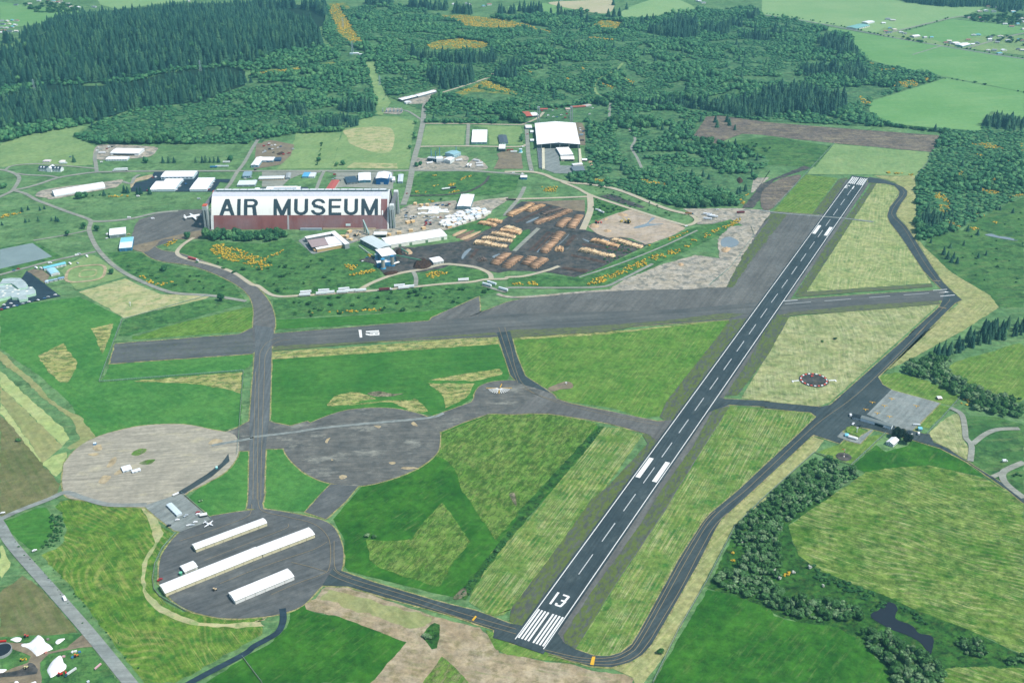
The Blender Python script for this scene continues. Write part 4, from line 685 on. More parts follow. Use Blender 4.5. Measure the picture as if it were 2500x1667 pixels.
# roads
mid = [('county_road', 'grey two lane county road passing the silage farm', 'D1 -60,190 10,290 110,450 480,870 750,1180 1065,1568 1200,1740', 11.5, 'road', 5),
 ('farm_lane', 'grey lane from the county road to the pale pad', 'D1 -20,240 140,165 400,65 540,10 700,60 900,110 1200,110', 7, 'road', 6),
 ('ramp_lane', 'narrow black lane from the hangar ramp to the county road', 'D2 235,960 240,1060 200,1150 110,1210 0,1270 D1 1990,1340 1560,1568 1400,1680', 6.5, 'newasph', 6),
 ('airbase_road', 'long straight road behind the great hangar', 'E1 -80,1075 150,970 250,920 450,880 700,810 1000,710 1300,650 1700,600 2100,590 2352,580 E2 600,578 1850,575 E3 0,575 900,572 2352,570 E4 340,860 900,862 1300,862 1700,885 2352,935', 9, 'lane', 6),
 ('airbase_road', 'road winding past the dormered white house', 'E1 -60,545 100,565 250,615 340,680 330,760 280,850 220,930', 8, 'lane', 5),
 ('airbase_road', 'loop road behind the dormered white house', 'E1 90,560 200,490 450,455 800,450 1150,480 1500,510 1700,530', 6, 'lane', 5),
 ('airbase_road', 'road from the crossing in front of the house', 'E1 300,620 500,645 900,665 1050,700', 7, 'lane', 5),
 ('airbase_road', 'short road to the long white depot', 'E1 1740,610 1720,450 1700,330 1740,230 1830,170', 8, 'lane', 5),
 ('museum_road', 'road winding from the crossing to the great hangar', 'E1 230,920 450,980 650,1090 880,1180 B1 600,430 760,485 815,520 800,600 860,740 960,860 1100,970 1300,1070 1480,1140 1620,1168 1900,1185 2210,1235', 8, 'lane', 5),
 ('museum_road', 'entrance road to the museum forecourt', 'B1 820,520 1000,515 1200,490 1400,445 1600,425', 9, 'lane', 6),
 ('museum_road', 'pale lane to the lagoon gate', 'B1 790,600 600,640 300,690', 5, 'lane', 5),
 ('school_road', 'road past the blue roofed shed to the school', 'B1 -60,1015 160,955 400,890 620,840 860,790', 7, 'lane', 5),
 ('lane', 'lane rising to the scrap lots', 'E2 2330,-60 2200,130 2030,430 1900,600 1780,800 1640,970', 8, 'lane', 5),
 ('lane', 'lane from the shed to the straight road', 'E2 150,640 60,700 0,800 E1 2200,760', 7, 'lane', 5),
 ('crossroad', 'broad pale cross street beside the great hangar', 'E4 180,1480 260,1250 320,960 340,830 400,560 450,400 500,160 530,20 A2 1525,1000 1535,930', 12, 'lane', 7),
 ('crossroad', 'pale street along the alder wood', 'A2 1515,1112 1900,1114 2352,1122 A3 150,1112 270,1060 320,1010', 7, 'paleroad', 6),
 ('crossroad', 'pale street past the square white warehouse', 'A2 1480,1318 1900,1314 2352,1320 A3 165,1300', 8, 'paleroad', 6),
 ('crossroad', 'pale street beside the huge white roof', 'A3 215,1540 185,1400 175,1250 165,1120', 9, 'lane', 6),
 ('crossroad', 'short street beside the fenced lot', 'A2 1925,1120 1915,1310', 8, 'lane', 5),
 ('forest_road', 'pale logging road climbing out of the wood', 'A2 1690,835 1900,770 2080,710 2150,680 2120,655', 7, 'paleroad', 7),
 ('forest_road', 'pale forest track beside the huge white roof', 'A3 920,930 915,1060 1000,1100 1110,1180 1140,1260 1110,1330 1160,1420 1200,1510', 6, 'lane', 6),
 ('forest_road', 'grassy ride through the alder wood', 'A3 1030,570 960,640 800,720 790,830 900,920', 7, 'midgrass', 6),
 ('back_lane', 'lane behind the hillside sheds', 'A2 1520,1090 1400,1010 1330,990', 6, 'lane', 6),
 ('haul_road', 'pale haul road running to the gravel flat', 'B3 -30,75 200,75 330,100 420,140 560,172 760,190 1000,240 1300,360 1450,415 1620,455', 10, 'paleroad', 7),
 ('haul_road', 'pale haul road curling around the sorting yard', 'B3 480,165 620,220 720,275 900,340 1330,480 1500,530 1600,555 1670,535 1690,500 1640,460', 8, 'paleroad', 7),
 ('haul_road', 'pale haul road above the timber decks', 'B2 2200,320 2352,325 B3 0,322 400,310 720,298', 8, 'paleroad', 7),
 ('haul_road', 'pale ramp down into the log yard', 'B3 735,280 742,400 720,480 670,595', 12, 'paleroad', 7),
 ('haul_road', 'slanting pale track beside the timber decks', 'B3 150,210 100,310 0,430 B2 2250,470', 8, 'lane', 6),
 ('haul_road', 'pale service track between the log decks', 'G2 1530,690 1300,900 1060,1130', 8, 'lane', 6),
 ('yard_track', 'black wet track across the log yard', 'G2 -60,1000 300,970 560,830 800,640 900,580', 11, 'mud', 6),
 ('yard_track', 'dark main track through the timber decks', 'G2 900,590 1300,640 1900,700 2352,760', 9, 'mud', 6),
 ('yard_track', 'dark lower track between the timber decks', 'G2 0,1030 500,1060 900,1130 1400,1200 1900,1190 2100,1120 2280,900', 9, 'mud', 6),
 ('trailer_road', 'pale road lined with parked trailers', 'B1 1740,665 1640,730 1590,800 1660,850 1900,910 2100,980 2250,1080 B2 40,1100 180,1185 420,1185 900,1152 1200,1130 1450,1105 1700,1080 1950,1062 2080,1040 2250,1035 B3 0,1020 150,1010 350,960 460,920', 7, 'paleroad', 6),
 ('trailer_road', 'pale loop road past the boiler house', 'B2 930,1145 1040,1080 1200,1015 1330,980 1500,950 1700,905 1850,912 2000,935 2110,985 2130,1030', 8, 'paleroad', 6),
 ('trailer_road', 'short pale link inside the mill loop', 'B2 1430,970 1455,1030 1450,1105', 7, 'lane', 6),
 ('perimeter_track', 'pale track at the foot of the embankment', 'B2 2050,1090 2250,1150 B3 0,1115 500,1115 850,1105 1000,1050 1300,900', 6, 'lane', 6),
 ('perimeter_track', 'pale gravel edge along the abandoned tarmac', 'B2 2180,1170 B3 100,1200 800,1145 1300,1125 1800,1100 2000,930 2200,640 2330,440', 7, 'gravel', 6),
 ('bank_track', 'narrow track on top of the embankment', 'B3 640,1020 1000,900 1400,740 1700,600', 4, 'lane', 6),
 ('eastern_road', 'hedge lined country road across the pastures', 'A4 -40,130 350,185 800,270 1200,345 1640,420 2000,480 2400,540', 9, 'road', 5),
 ('eastern_road', 'country road between the far paddocks', 'A4 1090,310 1300,260 1700,165 1830,150', 8, 'lane', 5),
 ('eastern_road', 'country road past the white barns', 'A4 1830,440 2000,390 2200,335 2400,290', 8, 'lane', 5),
 ('field_track', 'tan track crossing the far pasture', 'A4 1610,415 1480,455 1350,495', 5, 'lane', 5),
 ('rail_bed', 'dark curving rail bed through the gorse', 'E4 300,1310 900,1300 1300,1250 1500,1170 1650,1070 1720,960', 6, 'mud', 6),
 ('side_lane', 'lane between great hangar and blue sheds', 'E3 1110,580 1050,700 990,860 960,950', 7, 'lane', 5),
 ('side_lane', 'short lane to the white long house', 'E3 470,720 380,800 330,860', 6, 'lane', 5)]
for nm, lab, pts, wd, mt, lv in mid: road(nm, lab, 'road', pts, wd, lv, M[mt])
# riding track rings
def ring(label, s, rx, ry, wd, rot=0.0, mat='palehay', lvl=5):
    c = G(s)[0][:2]; t = np.linspace(0, 2*math.pi, 49)
    P = np.stack([np.sign(np.cos(t))*np.abs(np.cos(t))**0.6*rx, np.sign(np.sin(t))*np.abs(np.sin(t))**0.6*ry], 1)
    R = np.array([[math.cos(rot), -math.sin(rot)], [math.sin(rot), math.cos(rot)]]); P = P@R.T+c
    o = obj('riding_track', strip_mesh('riding_track', P, wd, None, lvl), M[mat]); tag(o, label, 'track', None, 'structure')
ring('tan oval riding track beside the blue roofed shed', 'B1 770,985', 30, 34, 5, 0.25, 'chip'); ring('small inner riding ring', 'B1 790,985', 13, 15, 3, 0.2, 'palehay')
# ================================================================ VEGETATION
def foliage(name, dark, mid, light, hue=0.0):
    b = NB(name)
    at = b.n('ShaderNodeAttribute', attribute_name='tint'); oi = b.n('ShaderNodeObjectInfo')
    v = b.math('FRACT', b.math('ADD', at.outputs['Fac'], oi.outputs['Random']), 0)
    c = b.mix(b.rng(v, 0.0, 0.55), dark, mid); c = b.mix(b.rng(v, 0.55, 1.0), c, light)
    ge = b.n('ShaderNodeNewGeometry'); n = b.n('ShaderNodeTexNoise'); n.inputs['Scale'].default_value = 0.55; n.inputs['Detail'].default_value = 4
    b.l(ge.outputs['Position'], n.inputs['Vector'])
    c = b.mix(1.0, c, b.rng(n.outputs[0], 0.36, 0.64, 0.6, 1.4), 'MULTIPLY')
    b.b.inputs['Roughness'].default_value = 0.75; b.b.inputs['Specular IOR Level'].default_value = 0.2
    return b.done(c)
FM = {'C': foliage('conifer_needles', C(24, 72, 58), C(40, 90, 68), C(72, 116, 78)),
      'D': foliage('alder_leaves', C(50, 108, 66), C(72, 130, 80), C(102, 154, 94)),  # bluish green: distance haze put into the leaf colour
      'N': foliage('willow_leaves', C(62, 112, 52), C(92, 140, 80), C(142, 172, 124)),
      'S': foliage('shrub_leaves', C(40, 92, 44), C(54, 108, 52), C(72, 124, 62)),
      'G': foliage('gorse_blossom', C(204, 170, 44), C(222, 188, 54), C(232, 204, 84)),
      'K': foliage('dark_fir_needles', C(16, 40, 26), C(24, 50, 30), C(34, 62, 36)),
      'W': foliage('hawthorn_blossom', C(196, 206, 190), C(214, 220, 204), C(226, 230, 218))}
BARK = plain((92, 78, 64), 0.9, 0.1, 0.2)
def conifer_mesh(layers, spokes, seed, rad=0.225):
    rg = np.random.default_rng(seed); V = []; T = []
    for i in range(layers):
        f = i/layers; zt = 0.10+0.90*min(1, (i+1.55)/layers); zb = 0.06+0.90*f; r = rad*(1-f)**0.85*rg.uniform(0.88, 1.15)+0.012
        k = len(V); V.append((rg.normal()*0.006, rg.normal()*0.006, min(zt, 1.0)))
        n = spokes*2; ph = rg.uniform(0, 6.28)
        for j in range(n):
            a = ph+2*math.pi*j/n; q = r*(rg.uniform(0.9, 1.2) if j % 2 == 0 else rg.uniform(0.62, 0.82))
            V.append((math.cos(a)*q, math.sin(a)*q, zb-(0.03 if j % 2 == 0 else -0.01)+rg.normal()*0.008))
        T += [(k, k+1+j, k+1+(j+1) % n) for j in range(n)]
    return np.array(V), np.array(T)
def ico(sub):
    bm = bmesh.new(); bmesh.ops.create_icosphere(bm, subdivisions=sub, radius=1.0); bm.verts.ensure_lookup_table()
    V = np.array([v.co[:] for v in bm.verts]); T = np.array([[v.index for v in f.verts] for f in bm.faces]); bm.free(); return V, T
ICO1, ICO2 = ico(1), ico(2)
def leaves_on(rg, cen, rad, n, size, jit=0.5):
    """n leaf-clump triangles scattered over a lobe"""
    d = rg.normal(size=(n, 3)); d /= np.linalg.norm(d, axis=1)[:, None]; d[:, 2] = np.where(d[:, 2] < -0.35, -d[:, 2], d[:, 2])
    c = cen+d*rad*rg.uniform(0.86, 1.16, (n, 1))
    t = rg.normal(size=(n, 3)); nr = d+jit*rg.normal(size=(n, 3)); nr /= np.linalg.norm(nr, axis=1)[:, None]
    u = np.cross(nr, t); u /= np.linalg.norm(u, axis=1)[:, None]; w = np.cross(nr, u); s = size*rg.uniform(0.6, 1.4, (n, 1))
    V = np.stack([c+u*s, c-u*s*0.5+w*s*0.87, c-u*s*0.5-w*s*0.87], 1).reshape(-1, 3)
    return V, np.arange(3*n).reshape(n, 3)
def broad_mesh(seed, lobes, leaves, sub=1, size=0.10, flat=0.8, core=1):
    """broadleaf crown, unit radius 0.5 in plan, height 0..1 : dark cores plus leaf clumps"""
    rg = np.random.default_rng(seed); VV = []; TT = []; k = 0
    bv, bt = ICO2 if sub == 2 else ICO1
    for i in range(lobes):
        if lobes == 1: cen = np.array([0, 0, 0.5]); rad = np.array([0.44, 0.44, 0.42])
        else:
            a = rg.uniform(0, 6.28); q = 0.30*math.sqrt(rg.uniform(0, 1)); z = rg.uniform(0.36, 0.72)
            cen = np.array([math.cos(a)*q, math.sin(a)*q, z]); r = rg.uniform(0.17, 0.28); rad = np.array([r, r, r*flat])
        if core:
            v = bv*(1+0.22*rg.normal(size=(len(bv), 1)))*rad+cen; v[:, 2] = np.maximum(v[:, 2], 0.02)
            VV.append(v); TT.append(bt+k); k += len(v)
        if leaves:
            v, t = leaves_on(rg, cen, rad, leaves, size); VV.append(v); TT.append(t+k); k += len(v)
    return np.concatenate(VV), np.concatenate(TT)
LO = {'C': [conifer_mesh(6, 6, s) for s in range(6)], 'D': [broad_mesh(20+s, 1, 10, 1, 0.16) for s in range(6)],
      'S': [broad_mesh(40+s, 1, 16, 1, 0.16) for s in range(5)], 'N': [broad_mesh(60+s, 4, 44, 1, 0.085) for s in range(6)],
      'G': [broad_mesh(80+s, 1, 12, 1, 0.2) for s in range(4)]}
LO['K'] = LO['C']; LO['W'] = LO['S']
def scatter_mesh(name, pts, hs, ws, typ, label, cat, rg):
    """many plants of one kind as a single object"""
    P = LO[typ]; V = []; T = []; A = []; k = 0
    var = rg.integers(0, len(P), len(pts))
    for vi in range(len(P)):
        sel = np.where(var == vi)[0]
        if not len(sel): continue
        v, t = P[vi]; n = len(sel); a = rg.uniform(0, 6.28, n); ca, sa = np.cos(a)[:, None], np.sin(a)[:, None]
        x = v[None, :, 0]*ca-v[None, :, 1]*sa; y = v[None, :, 0]*sa+v[None, :, 1]*ca; z = np.repeat(v[None, :, 2], n, 0)
        W = np.stack([x*ws[sel, None]+pts[sel, 0, None], y*ws[sel, None]+pts[sel, 1, None], z*hs[sel, None]+pts[sel, 2, None]], 2)
        V.append(W.reshape(-1, 3)); T.append((t[None]+np.arange(n)[:, None, None]*len(v)).reshape(-1, 3)+k); k += n*len(v)
        A.append(np.repeat(rg.uniform(0, 0.999, n), len(v)))
    me = trimesh(name, np.concatenate(V), np.concatenate(T), np.concatenate(A), typ in 'DSG')
    print('TRIS', name, len(me.polygons))
    o = obj(name, me, FM[typ]); return tag(o, label, cat, None, 'stuff')
# zone: type, polygon, height, spacing, label for single plants
Z = []
def zone(typ, poly, h, sp, label): Z.append((typ, PX(poly), h, sp, label))
zone('D', 'A1 650,1225 900,1100 1200,1000 1800,930 2200,770 A2 0,650 780,540 620,330 650,60 1400,60 1700,150 A3 0,170 640,100 1150,180 1660,110 2200,60 A4 0,140 340,190 780,340 960,560 1250,620 1640,700 980,900 960,1000 1060,1100 1650,1200 1500,1400 1480,1500 B4 1380,110 1400,700 1750,600 2352,280 A4 2352,1070 2000,1060 1960,1180 0,1090 A3 1900,1040 1780,1050 1640,1262 1860,1292 2352,1440 B3 2200,150 2180,260 2060,380 1550,400 1000,230 560,160 500,100 690,60 760,0 A3 700,1440 690,1100 150,1110 A2 1540,1110 1500,1070 1530,1000 1190,860 1100,1040 900,1090 780,1190 380,1200 100,1250 A1 2352,1290 860,1300', 10, 9.5, 'leafy alder at the edge of the far wood')
zone('D', 'A1 0,800 570,700 900,750 1230,710 1500,630 1900,600 2352,550 A2 200,475 700,430 780,530 400,600 0,640 A1 2200,640 2050,605 1500,655 1230,735 900,775 400,770 0,880', 11, 10, 'alder in the pale belt on the hill')
zone('D', 'A1 0,1080 450,1110 700,1080 850,1100 640,1150 300,1210 0,1290', 12, 10, 'alder along the foot of the conifer hill')
zone('C', 'A1 0,540 400,380 780,210 1600,110 2352,90 A2 650,70 640,160 560,110 300,60 0,50 0,140 300,180 450,250 600,340 600,430 200,470 0,560 A1 2352,545 1900,590 1500,620 1230,700 900,740 0,790', 34, 12, 'tall conifer on the forested hill')
zone('C', 'A1 0,930 400,870 900,860 1230,830 1500,760 2050,700 2200,720 2200,750 2050,800 1800,915 1500,940 1150,990 900,1080 450,1115 0,1180', 30, 12, 'tall conifer in the lower forest belt')
zone('C', 'A1 0,380 340,330 380,300 560,250 780,120 500,210 330,290 100,400', 26, 12, 'conifer in the hedge behind the hill')
for p, h in (('A2 1400,480 1600,540 1750,540 2150,520 2160,570 1900,580 1600,580 1400,510', 28), ('A2 1540,680 1980,650 1960,760 1700,820 1560,720', 28), ('A2 760,970 1090,960 1100,1010 800,1020', 22), ('A2 300,990 480,990 470,1045 320,1045', 22),
             ('A2 600,1100 940,1080 930,1150 620,1150', 20), ('A2 400,1120 490,1120 480,1180 410,1180', 18), ('A2 2150,690 2352,650 2352,740 2170,720', 26), ('A2 1390,60 1740,75 1730,100 1400,85', 30), ('A2 1000,25 1240,20 1230,55 1010,50', 28), ('A2 1780,100 1960,115 1950,135 1790,125', 28), ('A2 2190,110 2352,115 2352,130 2200,130', 26),
             ('A3 100,95 320,105 310,130 110,115', 30), ('A3 1250,300 1400,250 1540,200 1680,220 1730,290 1700,340 1500,350 1350,320', 26), ('A3 1720,290 1950,260 2000,270 1950,330 1750,320', 26), ('A3 1890,225 2100,230 2090,250 1900,250', 26), ('A3 2140,155 2250,160 2240,178 2150,175', 28), ('A3 2080,345 2352,330 2352,370 2200,365', 24),
             ('A3 1100,940 1400,950 1550,940 1900,960 2352,880 2352,1060 2100,1055 1850,1010 1600,970 1300,965', 24), ('A4 0,830 200,820 350,800 600,880 760,920 740,1000 640,1040 450,1040 280,1035 160,1040 0,1045', 24),
             ('A4 90,320 230,320 230,335 100,335', 30), ('A4 480,375 600,390 720,430 870,490 880,500 800,510 700,510 560,450', 30), ('A4 330,640 520,620 700,650 780,600 950,670 940,740 800,730 700,700 400,690', 24), ('A3 0,590 230,570 230,605 0,625', 26),
             ('A4 1310,30 1600,60 1700,70 2000,60 2200,120 2352,100 2352,0 1200,0', 22), ('A4 1960,1120 2150,1060 2352,1120 2352,1180 2060,1160', 20)):
    zone('C', p, h, 11, {True: 'dark conifer in a grove of the far wood', False: 'dark conifer in a grove beyond the runway'}[PX(p)[:, 0].mean() < 1500])
zone('C', 'B4 1400,480 1500,420 1560,460 1640,500 1600,575 1480,590 1400,550', 15, 9, 'dark fir in the thicket beside the eastern taxiway')
zone('C', 'C4 1520,240 1700,170 1900,80 2050,20 2352,-40 2352,60 2050,150 1700,250 1580,280', 16, 9, 'dark fir in the row above the striped hill field')
zone('D', 'E6 200,1060 350,1010 700,990 1200,990 1700,970 1750,1020 1480,1100 1300,1080 1000,1095 600,1095', 13, 9, 'leafy tree in the screen before the great hangar')
zone('D', 'B3 1080,235 1250,190 1500,180 1700,200 1850,250 2000,300 2030,375 1560,395 1300,335', 6, 7, 'scrub alder beside the pale haul road')
zone('N', 'C4 1230,390 1330,340 1500,270 1700,280 1650,370 1740,450 1860,540 2050,610 2250,640 2260,750 1900,720 1780,620 1500,480', 8, 6.5, 'round willow in the belt below the striped hill field')
zone('N', 'C4 1880,730 2050,720 2250,700 2352,720 2352,800 2100,790', 7, 6.5, 'willow at the creek bridge')
zone('N', 'C4 480,1180 620,1180 700,1250 820,1270 850,1350 600,1500 520,1544 60,1544 200,1400', 6, 5.6, 'grey green willow below the wind cone lawn')
zone('N', 'D3 1910,260 2149,60 D4 170,60 600,10 400,130 200,250 150,330 130,450 150,620 130,760 180,880 420,900 640,890 800,990 815,1045 640,1075 300,1045 60,950 0,890 D3 2149,890 1900,850 1700,800 1690,710 1850,650 1980,500 1900,440 1850,400', 6, 5.2, 'grey green willow in the creek thicket')
zone('N', 'D4 810,1180 900,1130 1040,1170 1140,1240 1250,1290 1400,1380 1480,1490 1480,1600 1100,1600 1050,1440 900,1300 820,1240', 6.5, 5.2, 'willow along the bank of the bog pool')
zone('N', 'D4 1560,1240 1700,1200 1830,1270 1860,1340 1800,1380 1650,1330 1570,1280', 5.5, 4.8, 'willow clump between bog pool and hayfield')
zone('N', 'D4 1990,1390 2149,1350 2149,1440 2000,1425', 5, 4.8, 'willow beside the contour mown corner')
zone('S', 'D4 380,560 520,650 760,760 980,850 860,900 700,820 420,720', 2.5, 6, 'low dark shrub on the creek bank')
zone('S', 'D4 860,1000 960,900 1130,930 1290,1000 1390,1130 1300,1080 1100,920 960,960', 2, 4, 'rushy shrub around the bog pool')
zone('S', 'D1 410,190 510,170 530,300 530,390 440,450 330,470 420,330', 1.6, 4, 'dark tussock beside the oval green plot')
zone('S', 'C3 700,1050 820,890 850,900 720,1080', 1.5, 3.5, 'dark tussock in the drainage ditch')
zone('S', 'D2 1660,860 2149,270 2149,300 1730,870', 1.2, 4, 'rush tuft in the drainage ditch')
zone('S', 'B1 1580,860 1640,790 1850,800 2352,800 B2 600,850 800,1000 900,1100 300,1180 150,1150 0,1050 B1 2240,1080', 3.4, 30, 'round shrub in the gorse dotted meadow')
zone('S', 'B2 200,1240 600,1200 1200,1150 1950,1090 2150,1130 2000,1200 1900,1290 300,1380', 3.6, 24, 'round shrub between trailer road and runway')
zone('S', 'B1 1080,900 1500,950 2000,1060 2100,1170 1800,1160 1300,1020', 3.2, 26, 'round shrub beside the hangar road')
zone('S', 'B3 900,690 1240,740 900,900 860,910', 2, 9, 'dark shrub along the yard ditch')
zone('S', 'B4 1900,600 2352,420 2352,1200 2100,1150 1900,1000 1750,960', 2.2, 34, 'small shrub in the boggy meadow')
zone('S', 'A3 1900,1320 2352,1260 2352,1420 2100,1400', 4, 22, 'shrub in the dark wet meadow')
zone('S', 'B3 700,180 1000,250 1400,400 1500,520 900,330', 2.6, 18, 'shrub between the haul roads')
zone('S', 'G3 620,180 1000,320 1200,360 900,470 620,500', 2.6, 10, 'shrub in the fork of the haul roads')
zone('S', 'A1 200,60 500,20 760,90 600,140 300,110', 9, 26, 'tree between the village houses behind the forest')
zone('S', 'A4 1800,150 2352,130 2352,230 2050,210 1850,180', 9, 22, 'tree between the far eastern houses')
zone('S', 'A4 1930,330 2352,330 2352,420 2100,380', 7, 30, 'tree among the roadside houses')
gor = ['A2 670,50 760,30 800,120 860,200 900,290 970,370 900,420 760,300 700,180', 'A2 1640,145 1900,140 2352,200 2352,262 2150,260 1900,240 1800,190', 'A2 1550,410 1650,370 1850,350 2150,395 2060,430 1800,450 1600,445', 'A2 0,660 420,605 440,640 200,660 0,690', 'A2 1780,850 2040,740 2060,760 1850,860', 'A2 2040,790 2080,735 2120,735 2352,830 2352,845 2150,805', 'A3 730,245 830,190 920,185 1040,210 1000,250 850,270', 'A3 0,210 120,200 400,290 380,300 200,250 0,240', 'A3 700,330 960,355 960,370 720,345',
 'B1 1850,730 2000,720 2352,850 2352,960 2200,900 1950,850', 'B1 1450,750 1560,680 1590,700 1500,745', 'B1 1240,1000 1320,1020 1400,1080 1560,1060 1440,1100 1330,1070', 'B2 40,870 280,770 200,830 100,875', 'B2 0,920 100,890 200,920 40,932', 'B2 800,910 870,905 960,930 870,960', 'B2 850,1000 1000,960 1090,945 1080,972 880,1012', 'B2 1530,1000 1600,970 1750,960 1740,992 1600,1032', 'B2 430,1345 650,1330 1150,1300 1150,1318 650,1352',
 'E4 370,1230 640,1240 620,1260 380,1272', 'E4 860,1115 980,1115 1110,1070 1110,1135 980,1140', 'E4 700,1150 820,1090 825,1112 720,1162', 'E4 1110,1060 1400,920 1400,965 1200,1052', 'E4 640,970 820,930 812,952 660,988', 'E4 800,1255 1000,1245 1250,1185 1240,1222 1000,1272', 'E4 610,1380 740,1410 720,1440 640,1400',
 'B3 700,1060 900,990 1300,830 1640,720 1655,755 1380,855 1100,965 860,1062 720,1095', 'B3 1640,690 1850,590 2090,490 2085,535 1880,605 1720,705', 'B3 0,1060 270,1058 260,1098 0,1092', 'B3 1520,640 1640,600 1500,672 1260,742', 'B3 2060,340 2170,260 2110,372', 'B3 760,130 880,130 870,180 780,170', 'B3 300,210 440,210 430,260 320,250', 'B3 1180,140 1430,180 1420,215 1250,180',
 'B4 1540,240 1600,260 1680,330 1690,390 1640,450 1600,430 1570,350', 'B4 1650,470 1700,530 1800,580 1680,562', 'B4 1880,190 2000,230 2150,260 2100,292 1980,252', 'B4 1120,75 1360,98 1360,110 1120,88', 'B4 1900,450 2010,468 1930,478', 'B4 2050,510 2130,530 2110,548', 'A4 1040,620 1200,620 1200,640 1060,642', 'A4 1100,750 1220,740 1350,720 1420,770 1300,790 1130,770', 'A4 1420,690 1540,720 1480,752', 'A4 870,860 930,870 970,930 900,970', 'A4 1870,1290 2060,1280 2170,1340 2000,1342', 'A4 2300,1300 2352,1290 2352,1400', 'A3 990,690 1140,710 1120,770 1020,730', 'A3 820,740 950,780 930,802 830,772', 'B1 0,470 180,435 190,447 0,492', 'B1 960,293 1150,283 1150,300 980,305', 'D3 1770,490 1880,480 1830,520 1780,530', 'D3 1810,560 1870,550 1860,580 1820,575', 'D4 165,680 230,660 225,700 180,700', 'C4 1790,640 1900,650 1850,700 1790,690', 'A4 960,560 1010,565 990,580', 'A4 560,640 620,650 610,670', 'A3 1650,1230 1700,1240 1680,1255', 'B2 1020,820 1060,815 1050,850']
gor += ['B4 1740,90 1800,75 1850,110 1780,130', 'B4 2200,300 2352,268 2352,292 2220,308', 'B4 1850,560 1960,585 1900,600', 'B4 1480,130 1560,120 1540,160', 'B4 2060,130 2140,150 2090,170', 'B4 1900,60 1990,70 1950,95', 'A4 1900,1380 1990,1400 1950,1420', 'A4 2150,1440 2260,1450 2200,1480', 'A3 1440,560 1500,575 1460,585', 'A3 640,600 700,620 660,630', 'A3 180,640 240,650 210,665', 'A3 520,700 560,705 540,725']
for p in gor: zone('G', p, 2.2, 4.2 if PX(p)[:, 1].mean() > 380 else 7, 'yellow gorse bush')
XCL = [PX(p) for p in ('A2 1000,560 1080,560 1120,720 1230,920 1260,960 1150,1040 1090,1030 1100,950 1060,750', 'A2 740,460 1000,460 990,510 850,530 760,500', 'A2 1200,900 1400,830 1660,780 1640,900 1540,960 1540,1110 1300,1040 1140,1030 1150,960', 'A2 1820,850 1950,815 2100,815 2352,860 2352,900 2050,920 1850,880',
      'A3 1285,1000 1320,985 1560,1020 1520,1110 1310,1105', 'A3 980,1130 1110,1180 1150,1260 1120,1330 1210,1520 1080,1500 1000,1360 960,1200', 'A3 890,920 940,920 935,1060 1010,1100 980,1110 900,1070', 'A3 120,1000 600,960 760,940 800,1040 700,1090 720,1160 700,1440 640,1560 150,1560 150,1110', 'A3 1030,560 960,640 790,720 770,830 880,930 920,925 810,830 830,730 1000,650 1060,570', 'A2 1690,830 1900,765 2080,705 2160,690 2160,710 1900,790 1700,850',
      'A4 700,780 1050,790 1050,830 960,870 860,920 740,920', 'A3 2020,680 2352,690 2352,740 2040,740', 'A4 0,690 450,690 440,730 0,745', 'A3 1640,1262 1780,1050 1900,1042 2352,1090 2352,1222 2100,1202 1860,1292', 'B3 1670,100 1900,90 2260,110 2200,270 2000,260 1840,230', 'A3 1380,1120 1480,1140 1470,1210 1360,1200', 'A3 400,560 1030,550 1040,580 400,580', 'A3 1150,575 1640,550 1640,575 1150,600', 'D3 1640,790 1680,690 1850,340 1900,260 1870,350 1840,420 1990,520 1830,640 1680,720')]
def sample(poly, sp, rg):
    P = ground(poly)[:, :2]; mn, mx = P.min(0), P.max(0)
    gx, gy = np.meshgrid(np.arange(mn[0], mx[0]+sp, sp), np.arange(mn[1], mx[1]+sp, sp*0.92))
    gx = gx+(np.arange(gx.shape[0])[:, None] % 2)*sp/2
    q = np.stack([gx.ravel(), gy.ravel()], 1)+rg.normal(size=(gx.size, 2))*sp*0.32
    return q[inpoly(q, P)]
BAG = {k: [] for k in 'CDNSGKW'}
